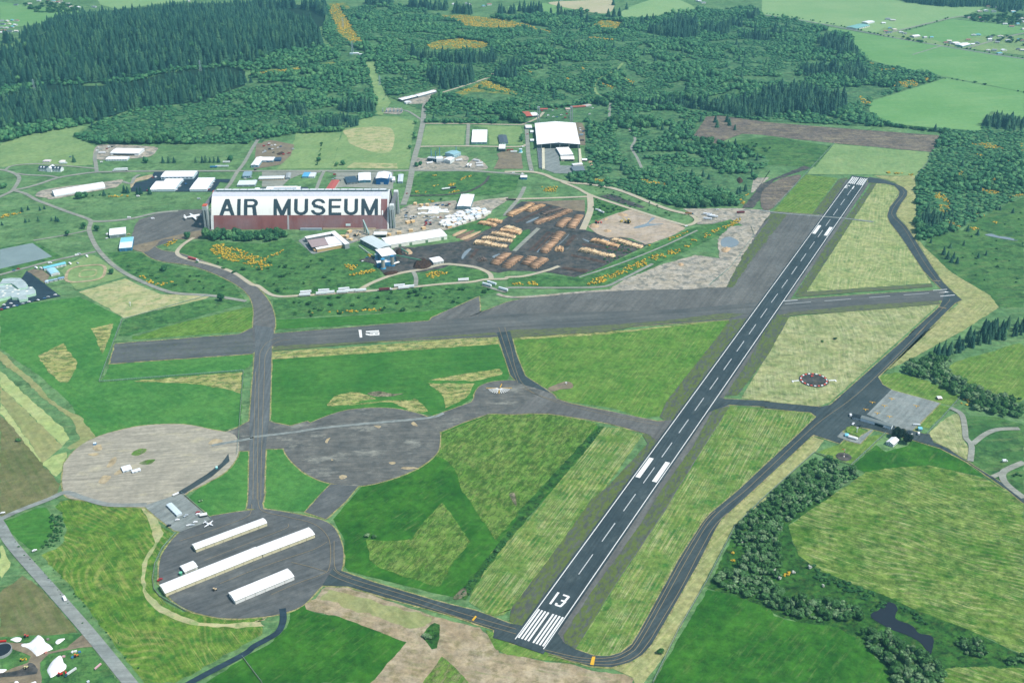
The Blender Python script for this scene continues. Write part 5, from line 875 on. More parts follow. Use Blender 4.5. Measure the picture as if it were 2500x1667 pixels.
for zi, (typ, poly, h, sp, lab) in enumerate(Z):
    s2 = sp
    if typ == 'D' and zi == 0: s2 = 9.8
    q = sample(poly, s2, RNG)
    if not len(q): continue
    z = terr(q[:, 0], q[:, 1]); pp = project(np.column_stack([q, z])); keep = np.ones(len(q), bool)
    if typ in 'CDS':
        for (t2, p2, *_r) in Z[zi+1:]:
            if t2 in 'CDGN' and t2 != typ or (t2 == 'G' and typ != 'G'): keep &= ~inpoly(pp, p2)
    if typ in 'DC':
        for x in XCL: keep &= ~inpoly(pp, x)
    if typ == 'N':
        for x in XCL[-1:]: keep &= ~inpoly(pp, x)
        keep &= ~inpoly(pp, PX('D4 230,640 330,680 420,760 600,860 640,880 480,870 300,800 200,720'))
    if typ == 'D':      # gaps and clumps
        nz = np.array([mnoise.noise(Vector((a/60, b/60, 3.1))) for a, b in q]); keep &= (nz > np.where((pp[:, 0] > 2180) & (pp[:, 1] > 300), -0.6, -0.2 if zi == 0 else -0.45))
    if typ == 'G':
        nz = np.array([mnoise.noise(Vector((a/14, b/14, 7.7))) for a, b in q]); keep &= nz > -0.18
    q = q[keep]; z = z[keep]
    if not len(q): continue
    n = len(q); cl = np.array([mnoise.noise(Vector((a/45, b/45, 1.7))) for a, b in q])
    hh = h*(1+(0.32 if typ in 'NS' else 0.26)*RNG.normal(size=n)+0.35*cl).clip(0.4, 1.8)
    if typ == 'D' and zi == 0:
        lf = np.array([mnoise.noise(Vector((a/150, b/110, 9.4))) for a, b in q]); hh = hh*(0.78+1.5*lf).clip(0.32, 1.5)
    if typ == 'C': ww = hh*RNG.uniform(0.92, 1.25, n)
    elif typ == 'D': ww = s2*RNG.uniform(1.0, 1.7, n)*(0.78+0.28*(hh/h).clip(0.3, 1.4))
    elif typ == 'N': ww = s2*RNG.uniform(0.9, 1.9, n)
    elif typ == 'G': ww = RNG.uniform(2.6, 5.2, n)*(1.5 if s2 > 5 else 1)
    else: ww = h*RNG.uniform(1.3, 3.0, n)
    mixd = (RNG.uniform(size=n) < 0.07) if typ == 'C' and zi in (3, 4) else np.zeros(n, bool)
    if mixd.any(): BAG['D'].append((np.column_stack([q, z])[mixd], hh[mixd]*0.62, ww[mixd]*0.42, ['pale broadleaf tree among the hill conifers']*int(mixd.sum())))
    kk = ~mixd; BAG[typ].append((np.column_stack([q, z])[kk], hh[kk], ww[kk], [lab]*int(kk.sum())))
def singles(typ, s, h, label, wf=None):
    P = G(s); n = len(P); hh = h*RNG.uniform(0.82, 1.2, n)
    ww = hh*(RNG.uniform(1.2, 1.6, n) if typ in 'CK' else RNG.uniform(0.9, 1.2, n)) if wf is None else hh*wf
    BAG[typ].append((P, hh, ww, [label]*n))
singles('C', 'A3 455,78 385,138 510,148 590,160 660,172 710,207 1065,88 950,157 900,152 1000,152 945,50 1045,268 1120,246 1300,202 1200,232 1245,217 480,140 530,150 450,140', 30, 'lone tall fir against the far pastures')
singles('C', 'A3 430,568 510,545 700,545 740,505 600,462 640,415 530,350 870,450 950,440 2050,405 2095,705', 20, 'lone fir in the alder wood')
singles('C', 'A3 1030,885 1345,1165 1385,1170 1455,1178 1600,1215 1510,1242 1630,1200 1730,1095 1860,1100 1965,1095 1985,1128 1875,1145 2035,1168 1470,1300', 17, 'dark fir around the burnt fields')
singles('C', 'A3 2035,1335 2015,1465 1770,1482', 24, 'broad dark fir in the wet meadow', 1.3)
singles('C', 'B3 1650,92 1750,117 1800,142 1885,243 2080,262 2130,248 2060,275', 15, 'fir at the rough gravel pit')
singles('C', 'B4 1710,475 1845,605 1815,555 1935,640 1810,735 1690,757 1890,447 2135,417 2110,417 2250,442 1940,845 2010,822 1515,712 1840,427 1680,470', 11, 'lone dark fir in the boggy meadow')
singles('C', 'B4 1630,815 1700,885 1750,895 1665,855 1720,850', 15, 'big dark fir at the wood corner')
singles('C', 'E2 575,430 680,432 775,422 1165,422 1280,422 1345,424 1420,424 1495,424 1570,420', 16, 'fir in the row behind the straight road')
singles('C', 'E1 1330,415 2235,965 2295,972 1870,1012 E2 180,985 335,988 120,1000', 15, 'fir beside the white airbase sheds')
singles('C', 'B1 230,528 265,522 465,512 525,520 505,515 360,420 400,407 20,552 345,517 200,432 255,415', 9, 'small fir on the grassy dispersal ground')
singles('D', 'B1 612,645 760,582 875,602 1000,990 1475,962 1685,667 1990,1228', 11, 'lone leafy tree beside the museum road', 1.0)
singles('D', 'E1 50,885 90,870 1480,1060 1420,1068 1540,1040 E2 265,428 1785,398', 13, 'leafy tree beside the airbase sheds', 1.1)
singles('D', 'E3 1020,400 1340,490 1450,465 E4 300,470 420,790 490,760 390,280 380,220 400,20 E4 2300,340 2310,260 2320,300', 10, 'leafy tree beside the industrial streets', 1.0)
singles('D', 'B3 2195,140 2215,145', 16, 'tall leafy tree at the gravel pit', 0.8)
singles('N', 'D3 1250,1325 D2 930,370 985,378 D2 1990,490 1400,1190 1425,1200 C1 165,1020 D1 1645,85', 4.2, 'single round bush in the open field', 1.5)
singles('S', 'C4 540,128 655,106 2290,1320 2260,1330 2320,1330', 3, 'small bush on the hay field', 1.8)
singles('S', 'B2 780,1345 520,1365 1440,1155 1400,1165 1880,1130 1500,1130 280,930 240,1020 1680,325', 5, 'big round shrub by the trailer road', 1.7)
singles('W', 'D3 1915,425 1890,350 D4 95,650 120,690 260,670 395,628 145,720 500,780', 3.6, 'white blossoming hawthorn in the creek thicket', 1.2)
singles('K', 'G4 1120,790 1225,795', 13, 'black green fir behind the caretaker house', 0.95); singles('K', 'G4 1385,925', 16, 'black green fir beside the caretaker house', 0.95)
zq = sample(Z[0][1], 55, RNG); zq = zq[RNG.uniform(size=len(zq)) > 0.62]; zpp = project(np.column_stack([zq, terr(zq[:, 0], zq[:, 1])])); zk = np.ones(len(zq), bool)
for x in XCL+[PX(p) for p in gor]: zk &= ~inpoly(zpp, x)
zq = zq[zk]; zh = RNG.uniform(9, 22, len(zq)); BAG['C'].append((np.column_stack([zq, terr(zq[:, 0], zq[:, 1])]), zh, zh*RNG.uniform(0.9, 1.3, len(zq)), ['dark fir rising out of the alder scrub']*len(zq)))
# hedges
def hedge(s, sp, h, label, typ='S'):
    P = catmull(G(s)[:, :2], False, 12); L = np.concatenate([[0], np.cumsum(np.linalg.norm(np.diff(P, axis=0), axis=1))]); t = np.arange(0, L[-1], sp)
    q = np.stack([np.interp(t, L, P[:, 0]), np.interp(t, L, P[:, 1])], 1)+RNG.normal(size=(len(t), 2))*1.5; q = q[RNG.uniform(size=len(q)) > 0.3]
    hh = h*RNG.uniform(0.6, 1.5, len(q)); BAG[typ].append((np.column_stack([q, terr(q[:, 0], q[:, 1])]), hh, hh*RNG.uniform(1.1, 2, len(q)), [label]*len(q)))
hedge('A4 -20,118 350,172 750,245 1060,318 1250,350 1400,375 1700,420 2352,525', 14, 4, 'hedge shrub along the far country road'); hedge('A4 1600,705 1850,735 2352,835', 15, 4, 'hedge shrub between the far pastures')
hedge('A4 1270,285 1480,225 1680,165', 20, 4, 'hedge shrub along the paddock road'); hedge('A4 1260,350 1330,365 1440,385', 9, 9, 'tall hedge shrub beside the far road'); hedge('A4 1050,1120 1400,1165 1650,1200', 9, 6, 'hedge shrub above the burnt field')
hedge('A3 560,120 760,175 860,170', 18, 5, 'hedge shrub by the stubble field'); hedge('D1 20,300 250,560 500,860 700,1120', 9, 1.2, 'verge tuft along the county road'); hedge('D1 450,640 700,940 900,1180 1150,1480', 7, 1.1, 'rough verge tuft beside the county road')
hedge('E3 1070,90 1040,250 1000,400 970,510', 8, 3, 'hedge shrub dividing the park meadow'); hedge('E1 1350,1060 1900,1000 2300,970 E2 100,990 400,990', 16, 3, 'shrub on the bank above the forecourt')
hedge('C4 2352,640 2200,650', 6, 5, 'shrub at the creek bridge bank')
def bag(t):
    b = BAG[t]
    if not b: return None
    return np.concatenate([x[0] for x in b]), np.concatenate([x[1] for x in b]), np.concatenate([x[2] for x in b]), sum((x[3] for x in b), [])
# ---- single plants with their own trunk and crown
def proto(typ, seed):
    rg = np.random.default_rng(seed)
    if typ in 'C': v, t = conifer_mesh(13, 9, seed, 0.2)
    elif typ == 'K': v, t = broad_mesh(seed, 9, 120, 1, 0.05, 1.1)
    elif typ in 'SW': v, t = broad_mesh(seed, 6, 70, 1, 0.075, 0.8)
    else: v, t = broad_mesh(seed, 9, 95, 1, 0.055, 0.85)
    cr = trimesh('crown', v, t); cr.materials.append(FM[typ]); tm = MB()
    if typ in 'CK': tm.tube((0, 0, -0.02), (0, 0, 0.30), 0.016, 0.011, 7)
    else:
        tm.tube((0, 0, -0.02), (0, 0, 0.36), 0.035, 0.02, 6)
        for k in range(4):
            a = k*1.6+rg.uniform(0, 1); tm.tube((0, 0, 0.2), (math.cos(a)*0.22, math.sin(a)*0.22, 0.5), 0.018, 0.006, 5)
    tr = meshdata('trunk', tm.V, tm.F); tr.materials.append(BARK); return cr, tr
NAMES = {'C': ('conifer', 'tree'), 'D': ('alder_tree', 'tree'), 'N': ('willow', 'tree'), 'S': ('shrub', 'shrub'), 'K': ('fir_tree', 'tree'), 'W': ('hawthorn', 'shrub'), 'G': ('gorse', 'shrub')}
STUFF = {'C': ('conifer_forest', 'distant mass of dark conifers covering the hill', 'forest'), 'D': ('alder_wood', 'distant mass of leafy alders and scrub', 'woods'), 'N': ('willow_thicket', 'tangled mass of willow thicket along the creek', 'thicket'),
         'S': ('scrub_shrubs', 'scattered mass of small far shrubs and tufts', 'shrubbery'), 'G': ('gorse_thicket', 'mass of yellow flowering gorse', 'gorse')}
CAP = {'C': 290, 'D': 270, 'N': 290, 'S': 290, 'K': 50, 'W': 50, 'G': 0}
for typ in 'CDNSKWG':
    bb = bag(typ)
    if bb is None: continue
    P, hh, ww, labs = bb; d = np.linalg.norm(P-np.array([0, 0, CH]), axis=1); pp = project(P)
    vis = (pp[:, 0] > -10) & (pp[:, 0] < PW+10) & (pp[:, 1] > -10) & (pp[:, 1] < PH+20)
    size = np.where(vis, hh*ww/d**2, 0)*np.array([3.0 if l.startswith('lone') or 'fir ' in l or 'single' in l else 1.0 for l in labs])
    order = np.argsort(-size); top = order[:CAP[typ]]; top = top[size[top] > 0]
    rest = np.setdiff1d(np.arange(len(P)), top)
    if len(top):
        pr = [proto(typ, 300+k) for k in range(5)]
        for k, i in enumerate(top):
            r = empty(NAMES[typ][0], tuple(P[i]), float(RNG.uniform(0, 6.28))); r.scale = (float(ww[i]), float(ww[i]), float(hh[i]))
            tag(r, labs[i], NAMES[typ][1], labs[i]+' group' if False else labs[i])
            cr, tr = pr[k % 5]; obj('crown', cr, None, r); obj('trunk', tr, None, r)
    if len(rest): scatter_mesh(STUFF[typ][0], P[rest], hh[rest], ww[rest], typ, STUFF[typ][1], STUFF[typ][2], RNG)
    print('VEG', typ, len(P), 'single', len(top))
# ================================================================ BUILDINGS
WHITE = (240, 242, 238); CREAM = (224, 216, 178); GREYR = (150, 158, 156)
def frame(L, R, z=0.0):
    a = G(L)[0]; b = G(R)[0]; d = b[:2]-a[:2]; W = float(np.linalg.norm(d)); return a, b, W, math.atan2(d[1], d[0])
def ribbed(rgb, axis='x'):
    """sheet metal: soft ribs and rain streaks"""
    k = ('rib', rgb, axis)
    if k in PLAIN: return PLAIN[k]
    b = NB('sheet_metal_%d_%d_%d' % rgb); sc = (0.9, 14, 14) if axis == 'x' else (14, 0.9, 14)
    v = b.coord(0, *sc); st = b.rng(b.noise(v, 1.0, 3, 0.5), 0.3, 0.7, 0.93, 1.04)
    v2 = b.coord(); dt = b.rng(b.noise(v2, 0.12, 5, 0.65), 0.35, 0.75, 0.92, 1.03)
    c = b.mix(1.0, b.mix(1.0, C(*rgb, 1.3), st, 'MULTIPLY'), dt, 'MULTIPLY'); b.b.inputs['Roughness'].default_value = 0.55
    PLAIN[k] = b.done(c); return PLAIN[k]
def roofmesh(typ, W, D, h, rise, o=0.5, t=0.25):
    k = MB(); x0, x1, y0, y1 = -W/2-o, W/2+o, -D/2-o, D/2+o
    if typ == 'gx':
        k.prism_x([(y0, h-0.02), (0, h+rise), (y1, h-0.02), (y1, h+t), (0, h+rise+t), (y0, h+t)][::-1], x0, x1)
    elif typ == 'gy':
        k.prism_y([(x0, h-0.02), (0, h+rise), (x1, h-0.02), (x1, h+t), (0, h+rise+t), (x0, h+t)][::-1], y0, y1)
    elif typ in ('ax', 'ay'):
        H = (D if typ == 'ax' else W)/2+o*0.4; n = 12; pr = []
        for i in range(n+1): a = math.pi*i/n; pr.append((-H*math.cos(a), h+rise*math.sin(a)))
        inn = [(q*0.985, h+(z-h)*0.97-0.02) for q, z in pr[::-1]]
        (k.prism_x if typ == 'ax' else k.prism_y)((pr+inn) if typ == 'ay' else (pr+inn)[::-1], x0 if typ == 'ax' else y0, x1 if typ == 'ax' else y1)
    elif typ == 'shed':
        k.prism_x([(y0, h), (y1, h+rise), (y1, h+rise+t), (y0, h+t)][::-1], x0, x1)
    elif typ == 'hip':
        m = min(W, D)/2; a = max(W/2-m, 0.01); b = max(D/2-m, 0.01)
        k.add([(x0, y0, h), (x1, y0, h), (x1, y1, h), (x0, y1, h), (-a, -b, h+rise), (a, -b, h+rise), (a, b, h+rise), (-a, b, h+rise)], [(0, 1, 5, 4), (1, 2, 6, 5), (2, 3, 7, 6), (3, 0, 4, 7), (4, 5, 6, 7), (3, 2, 1, 0)])
    else:
        k.box(-W/2, W/2, -D/2, D/2, h-0.02, h+0.3)
        for b_ in ((-W/2-.15, W/2+.15, -D/2-.15, -D/2+.3), (-W/2-.15, W/2+.15, D/2-.3, D/2+.15), (-W/2-.15, -W/2+.3, -D/2+.3, D/2-.3), (W/2-.3, W/2+.15, -D/2+.3, D/2-.3)): k.box(*b_, h-.05, h+.75)
    return k
def wallmesh(typ, W, D, h, rise):
    k = MB()
    if typ == 'gx': k.prism_x([(-D/2, -.3), (D/2, -.3), (D/2, h), (0, h+rise-.03), (-D/2, h)], -W/2, W/2)
    elif typ == 'gy': k.prism_y([(-W/2, -.3), (W/2, -.3), (W/2, h), (0, h+rise-.03), (-W/2, h)], -D/2, D/2)
    elif typ == 'ax':
        pr = [(-D/2, -.3), (D/2, -.3)]+[(D/2*math.cos(math.pi*i/10), h+rise*0.96*math.sin(math.pi*i/10)) for i in range(11)]; k.prism_x(pr, -W/2, W/2)
    elif typ == 'ay':
        pr = [(-W/2, -.3), (W/2, -.3)]+[(W/2*math.cos(math.pi*i/10), h+rise*0.96*math.sin(math.pi*i/10)) for i in range(11)]; k.prism_y(pr, -D/2, D/2)
    elif typ == 'shed': k.prism_x([(-D/2, -.3), (D/2, -.3), (D/2, h+rise-.02), (-D/2, h-.02)], -W/2, W/2)
    else: k.box(-W/2, W/2, -D/2, D/2, -.3, h)
    return k
OPEN_SHADE = plain((26, 32, 36), 0.6, 0.2, 0.1); GLASS = plain((40, 58, 68), 0.15, 0.5, 0.05)  # near-black paint stands in for the unlit inside of openings
def panel(name, parent, W, D, face, u0, u1, z0, z1, mat, proud=0.07):
    """thin slab on a wall face; u in metres from the face's left end (seen from outside)"""
    if face == 'f': b = (-W/2+u0, -W/2+u1, -D/2-proud, -D/2+0.02, z0, z1)
    elif face == 'b': b = (W/2-u1, W/2-u0, D/2-0.02, D/2+proud, z0, z1)
    elif face == 'r': b = (W/2-0.02, W/2+proud, -D/2+u0, -D/2+u1, z0, z1)
    else: b = (-W/2-proud, -W/2+0.02, D/2-u1, D/2-u0, z0, z1)
    return box_obj(name, mat, parent, *b)
def bld(name, label, L, R, B, h, roof='gx', rise=1.2, wall=WHITE, rc=WHITE, doors=0, wins=0, dark=None, cat='building', group=None, dcol=None, o=0.5, sidewin=0):
    a, b, W, ang = frame(L, R); u = np.array([math.cos(ang), math.sin(ang)]); n = np.array([-u[1], u[0]])
    if isinstance(B, str):
        bp = ground(PX(B), h)[0]; D = float((bp[:2]-a[:2])@n)
    else: D = float(B)
    D = max(D, 3.0); c = a[:2]+u*W/2+n*D/2
    r = empty(name, (c[0], c[1], float(terr(c[0], c[1]))), ang); tag(r, label, cat, group)
    wallmesh(roof, W, D, h, rise).build('wall', plain(wall, 0.75, 0.15, 0.12), r)
    roofmesh(roof, W, D, h, rise, o).build('roof', ribbed(rc, 'x' if roof in ('gy', 'ay') else 'y'), r)
    dm = plain(dcol or tuple(int(v*0.8) for v in wall), 0.6)
    if doors:
        bw = W/doors
        for i in range(doors): panel('door', r, W, D, 'f', bw*i+bw*0.14, bw*(i+1)-bw*0.14, 0.02, min(h*0.82, 4.2), dm)
    if wins:
        bw = W/wins
        for i in range(wins): panel('window', r, W, D, 'f', bw*i+bw*0.3, bw*(i+1)-bw*0.3, h*0.42, h*0.72, GLASS, 0.09)
    if sidewin:
        bw = D/sidewin
        for i in range(sidewin): panel('window', r, W, D, 'r', bw*i+bw*0.3, bw*(i+1)-bw*0.3, h*0.4, h*0.7, GLASS, 0.09)
    if dark: panel('opening', r, W, D, 'f', W*dark[0], W*dark[1], 0.02, h*dark[2] if len(dark) > 2 else h*0.8, OPEN_SHADE, 0.12)  # solid slab painted dark as the shaded inside of an open front
    r['W'] = W; r['D'] = D; return r
# ---- shed rows on the round ramp
def thangar(label, L, R, B, wall, bays, h=4.6):
    r = bld('aircraft_shed', label, L, R, B, h, 'gx', 1.3, wall, (246, 247, 244), cat='hangar', o=0.35); W, D = r['W'], r['D']
    bw = W/bays; dm = plain(tuple(int(v*0.95) for v in wall), 0.65, 0.15, 0.15); fr = plain((120, 118, 100), 0.7)
    for i in range(bays):
        panel('bay_door', r, W, D, 'f', bw*i+0.5, bw*(i+1)-0.5, 0.15, h-0.9, dm, 0.10)
        panel('bay_post', r, W, D, 'f', bw*i-0.12 if i else 0.02, bw*i+0.14, 0.05, h-0.35, fr, 0.16)
    panel('door_rail', r, W, D, 'f', 0.1, W-0.1, h-0.75, h-0.5, fr, 0.14)
    panel('end_door', r, W, D, 'r', D*0.36, D*0.5, 0.05, 2.2, fr, 0.08)
    box_obj('ridge_cap', plain((228, 230, 228)), r, -W/2, W/2, -0.35, 0.35, h+1.45, h+1.72)
    return r
thangar('long white shed row with cream doors beside the parked twin aircraft', 'G5 525,812', 'G5 1357,500', 'G5 470,715', CREAM, 8)
thangar('longest white shed row with cream doors and fuel tank behind', 'G5 170,1327', 'G5 1300,872', 'G5 90,1190', CREAM, 10)
thangar('white shed row joined end to end with the longest row', 'G5 1308,870', 'G5 1916,637', 'G5 1230,745', CREAM, 6)
thangar('all white shed row near the ramp access lane', 'G5 985,1420', 'G5 1674,1132', 'G5 890,1285', (238, 239, 234), 6, 4.8)
bld('store_shed', 'small white shed tucked behind the longest shed row', 'G5 395,1066', 'G5 542,1006', 'G5 343,965', 3.6, 'gx', 1.0, (226, 228, 216), (244, 246, 242), doors=1, cat='shed')
bld('mobile_office', 'narrow pale blue roofed office beside the pale pad', 'G5 178,275', 'G5 300,398', 'G5 300,290', 3.0, 'gx', 0.5, (196, 206, 208), (206, 222, 228), wins=5, cat='office', o=0.2)
bld('store_shed', 'white boxy shed by the ramp fence', 'G5 572,408', 'G5 655,392', 'G5 612,350', 3.0, 'flat', 0, (60, 66, 68), WHITE, cat='shed')
bld('store_shed', 'larger white cabin on the pale round pad', 'C1 1107,1305', 'C1 1187,1283', 'C1 1150,1231', 2.6, 'gx', 0.5, (196, 206, 212), (240, 246, 250), wins=2, cat='cabin', o=0.2)
bld('store_shed', 'smaller white cabin on the pale round pad', 'C1 1191,1312', 'C1 1265,1290', 'C1 1245,1259', 2.4, 'gx', 0.4, (196, 206, 212), (240, 246, 250), wins=2, cat='cabin', o=0.2)
bld('portable_toilet', 'tiny blue cabin at the rim of the pale pad', 'C1 838,1056', 'C1 862,1055', 2.4, 2.6, 'gx', 0.3, (70, 140, 190), (230, 240, 245), cat='cabin', o=0.1)
bld('portable_toilet', 'tiny turquoise cabin at the eastern rim of the pale pad', 'C1 1936,1270', 'C1 1954,1268', 1.6, 2.4, 'gx', 0.25, (110, 210, 206), (190, 236, 230), cat='cabin', o=0.1)
# ---- terminal corner
r = bld('terminal_shed', 'long white shed with grey roof and open black bay', 'G4 360,432', 'G4 1040,632', 'G4 405,308', 4.8, 'gx', 1.0, (214, 226, 230), (118, 128, 126), cat='hangar', o=0.3)
panel('opening', r, r['W'], r['D'], 'f', r['W']*0.47, r['W']*0.75, 0.05, 3.7, OPEN_SHADE, 0.12); panel('sliding_door', r, r['W'], r['D'], 'f', r['W']*0.02, r['W']*0.46, 0.05, 3.9, plain((222, 232, 236)), 0.16); panel('sliding_door', r, r['W'], r['D'], 'f', r['W']*0.76, r['W']*0.98, 0.05, 3.9, plain((222, 232, 236)), 0.16)
bld('terminal_office', 'small office with black roof joined to the long shed', 'G4 190,395', 'G4 350,424', 'G4 255,278', 3.3, 'hip', 1.4, (220, 228, 232), (36, 46, 52), wins=4, cat='office')
bld('caretaker_house', 'white gabled house among the black firs', 'G4 930,950', 'G4 1085,1010', 'G4 1075,795', 3.8, 'gy', 2.2, (206, 214, 216), (246, 247, 246), wins=3, cat='house', sidewin=3)
bld('store_shed', 'white shed with dark gable behind the firs', 'G4 1412,705', 'G4 1480,748', 'G4 1455,640', 3.0, 'gx', 0.8, WHITE, (60, 72, 76), doors=1, cat='shed')
bld('store_shed', 'turquoise roofed shed at the concrete ramp corner', 'G4 1650,655', 'G4 1722,660', 'G4 1700,560', 3.2, 'ax', 1.0, (150, 190, 198), (128, 204, 222), doors=1, cat='shed')
bld('pump_hut', 'lone white roofed red hut on the grass beyond the ramp', 'C4 1580,650', 'C4 1614,649', 'C4 1604,614', 2.6, 'gx', 0.7, (150, 92, 84), (240, 242, 240), cat='hut')
def tank(label, a, b, r_, z, col, parent_name='fuel_tank'):
    A = G(a)[0]; Bq = G(b)[0]; d = Bq-A; L = float(np.linalg.norm(d[:2])); e = empty(parent_name, tuple((A+Bq)/2), math.atan2(d[1], d[0])); tag(e, label, 'tank')
    k = MB(); n = 12; x = [(-L/2, 0.55), (-L/2+0.7, 1.0), (L/2-0.7, 1.0), (L/2, 0.55)]
    for (xa, ra), (xb, rb) in zip(x, x[1:]): k.tube((xa, 0, z), (xb, 0, z), r_*ra, r_*rb, n)
    k.build('vessel', plain(col, 0.5), e)
    for s in (-0.3, 0, 0.3): box_obj('saddle', plain((140, 142, 140)), e, s*L-0.4, s*L+0.4, -r_*0.8, r_*0.8, -.1, z-r_*0.6)
    box_obj('hatch', plain((190, 194, 192)), e, -0.5, 0.5, -0.4, 0.4, z+r_*0.97, z+r_*1.12); return e
tank('long white fuel tank on saddles beside the terminal apron', 'G4 85,800', 'G4 300,860', 1.7, 2.4, (242, 244, 242))
bld('pump_house', 'turquoise pump house at the end of the fuel tank', 'G4 25,790', 'G4 90,800', 'G4 60,700', 3.0, 'hip', 0.8, (196, 224, 228), (130, 204, 222), cat='shed')
# ---- school (flat roofs traced at roof height)
def prism_part(nm, s, z0, z1, mat, parent, loc):
    P = ground(PX(s), z1)[:, :2]-np.array(loc[:2]); a = sum(P[i-1][0]*P[i][1]-P[i][0]*P[i-1][1] for i in range(len(P)))
    if a < 0: P = P[::-1]
    k = MB(); k.prism_z([tuple(p) for p in P], z0, z1); return k.build(nm, mat, parent), P
sc0 = G('G8 300,1050')[0]; sch = empty('school', tuple(sc0)); tag(sch, 'grey flat roofed school with pale green walls', 'school')
sr = tarmac('school_roof', C(186, 196, 196), C(200, 208, 206), 0, None, 12); gw = plain((186, 226, 196), 0.8)
for nm, s, z in (('upper_block', 'G8 -90,830 0,790 60,705 240,685 440,690 530,760 590,835 560,895 400,915 300,830 230,800 60,810 -90,850', 6.5), ('lower_block', 'G8 -200,900 0,830 230,835 370,930 560,880 690,870 755,945 760,1010 540,1065 590,1095 585,1130 412,1155 380,1105 255,1105 230,1070 0,1130 -200,1180', 4.5)):
    o_, P_ = prism_part(nm, s, -.3, z, gw, sch, sc0)
    cc = P_.mean(0); Q = cc+(P_-cc)*0.985; k = MB(); k.prism_z([tuple(p) for p in Q], z+0.01, z+0.3); k.build('flat_roof', sr, o_)
for s in ('G8 150,905', 'G8 230,852', 'G8 170,815', 'G8 325,935', 'G8 390,945', 'G8 60,975', 'G8 105,1015', 'G8 75,1060', 'G8 270,985', 'G8 385,1025', 'G8 570,968', 'G8 655,895', 'G8 150,850'):
    p = ground(PX(s), 4.8)[0]-sc0; k = MB(); k.box(p[0]-1.5, p[0]+1.5, p[1]-1.8, p[1]+1.8, 4.7, 5.4); k.build('skylight', plain((240, 240, 226)), sch)
# ---- great hangar
ga, gb, GW, gang = frame('S 517,560.8', 'S 948,560.2')
GD, GH, GP = 90.0, 58.0, 2.4
gu = np.array([math.cos(gang), math.sin(gang)]); gn = np.array([-gu[1], gu[0]]); gc = ga[:2]+gu*GW/2+gn*GD/2
gh = empty('great_hangar', (gc[0], gc[1], 0), gang); tag(gh, 'enormous arched hangar lettered AIR MUSEUM with rusty red lower roof', 'hangar')
def arch(dd): return GH*(1-abs(dd)**GP)
def archpt(x, dd, off=0.0):
    """dd = -1 front foot .. +1 back foot; off = metres outwards"""
    e = 1e-3; y, z = dd*GD/2, arch(dd); y2, z2 = (dd+e)*GD/2, arch(dd+e); t = np.array([y2-y, z2-z]); t /= np.linalg.norm(t); nrm = np.array([-t[1], t[0]])
    return (x, y+nrm[0]*off, z+nrm[1]*off)
def archband(name, x0, x1, d0, d1, mat, off, parent, nx=1, nd=8):
    V = []; F = []
    for i in range(nd+1):
        for j in range(nx+1): V.append(archpt(x0+(x1-x0)*j/nx, d0+(d1-d0)*i/nd, off))
    for i in range(nd):
        for j in range(nx): a = i*(nx+1)+j; F.append((a, a+1, a+nx+2, a+nx+1))
    return obj(name, meshdata(name, V, F), mat, parent)
def rustwhite():
    b = NB('stained_white_roof'); v = b.coord(0, 3.0, 60, 60); f = b.rng(b.noise(v, 1.0, 5, 0.7), 0.52, 0.70)
    v2 = b.coord(0, 26, 14, 9); f2 = b.rng(b.noise(v2, 1.0, 3, 0.6), 0.44, 0.64); v3 = b.coord(0, 1.2, 8, 5); f3 = b.rng(b.noise(v3, 1.0, 5, 0.7), 0.35, 0.65)
    f = b.math('MULTIPLY', b.math('MULTIPLY', f, f2), b.math('MULTIPLY', f3, 0.75))
    c = b.mix(f, C(240, 240, 232, 1.3), C(172, 116, 102, 1.1)); return b.done(c)
def redroof():
    b = NB('rusty_red_roof'); v = b.coord(0, 9, 70, 70); f = b.rng(b.noise(v, 1.0, 3, 0.5), 0.3, 0.7); c = b.mix(f, C(128, 76, 70, 1.3), C(142, 92, 86, 1.3))
    v2 = b.coord(0, 45, 80, 40); g = b.rng(b.noise(v2, 1.0, 3), 0.45, 0.65); c = b.mix(b.math('MULTIPLY', g, 0.6), c, C(142, 122, 124, 1.15))
    fx = b.n('ShaderNodeTexCoord'); sx = b.n('ShaderNodeSeparateXYZ'); b.l(fx.outputs['Object'], sx.inputs[0])
    gr = b.rng(sx.outputs[0], 60, 150, 0, 0.55); c = b.mix(b.math('MULTIPLY', gr, f), c, C(150, 138, 140, 1.15))
    n = b.rng(b.noise(b.coord(0, 2, 20, 6), 1.0, 4), 0.3, 0.7, 0.9, 1.1); return b.done(b.mix(1.0, c, n, 'MULTIPLY'))
MW, MR = rustwhite(), redroof(); MG = plain((128, 140, 146), 0.7, 0.2, 0.15); MCON = plain((158, 168, 166), 0.8, 0.1, 0.2); MWC = plain((222, 226, 222), 0.7, 0.15, 0.15)
X0, X1 = -GW/2, GW/2
shell = MB(); prof = [(GD/2*d_, arch(d_)-0.3) for d_ in np.linspace(1, -1, 25)]
shell.prism_x([(-GD/2+.2, -.3), (GD/2-.2, -.3)]+prof[1:-1], X0+1.5, X1-1.5); shell.build('end_wall', plain((176, 182, 180), 0.8, 0.1, 0.15), gh)
archband('lower_roof', X0+4, X1, -1, -0.80, MR, 0.15, gh, 1, 5); archband('painted_roof', X0, X1-13, -0.80, -0.37, MW, 0.15, gh, 1, 9); archband('bare_roof_corner', X1-13, X1, -0.80, -0.46, MR, 0.15, gh, 1, 6)
archband('pale_roof_band', X0, X1-13, -0.37, -0.13, plain((206, 210, 218), 0.6, 0.2, 0.15), 0.15, gh, 1, 6); archband('pale_roof_band', X1-13, X1, -0.46, -0.13, plain((214, 218, 222)), 0.15, gh, 1, 6)
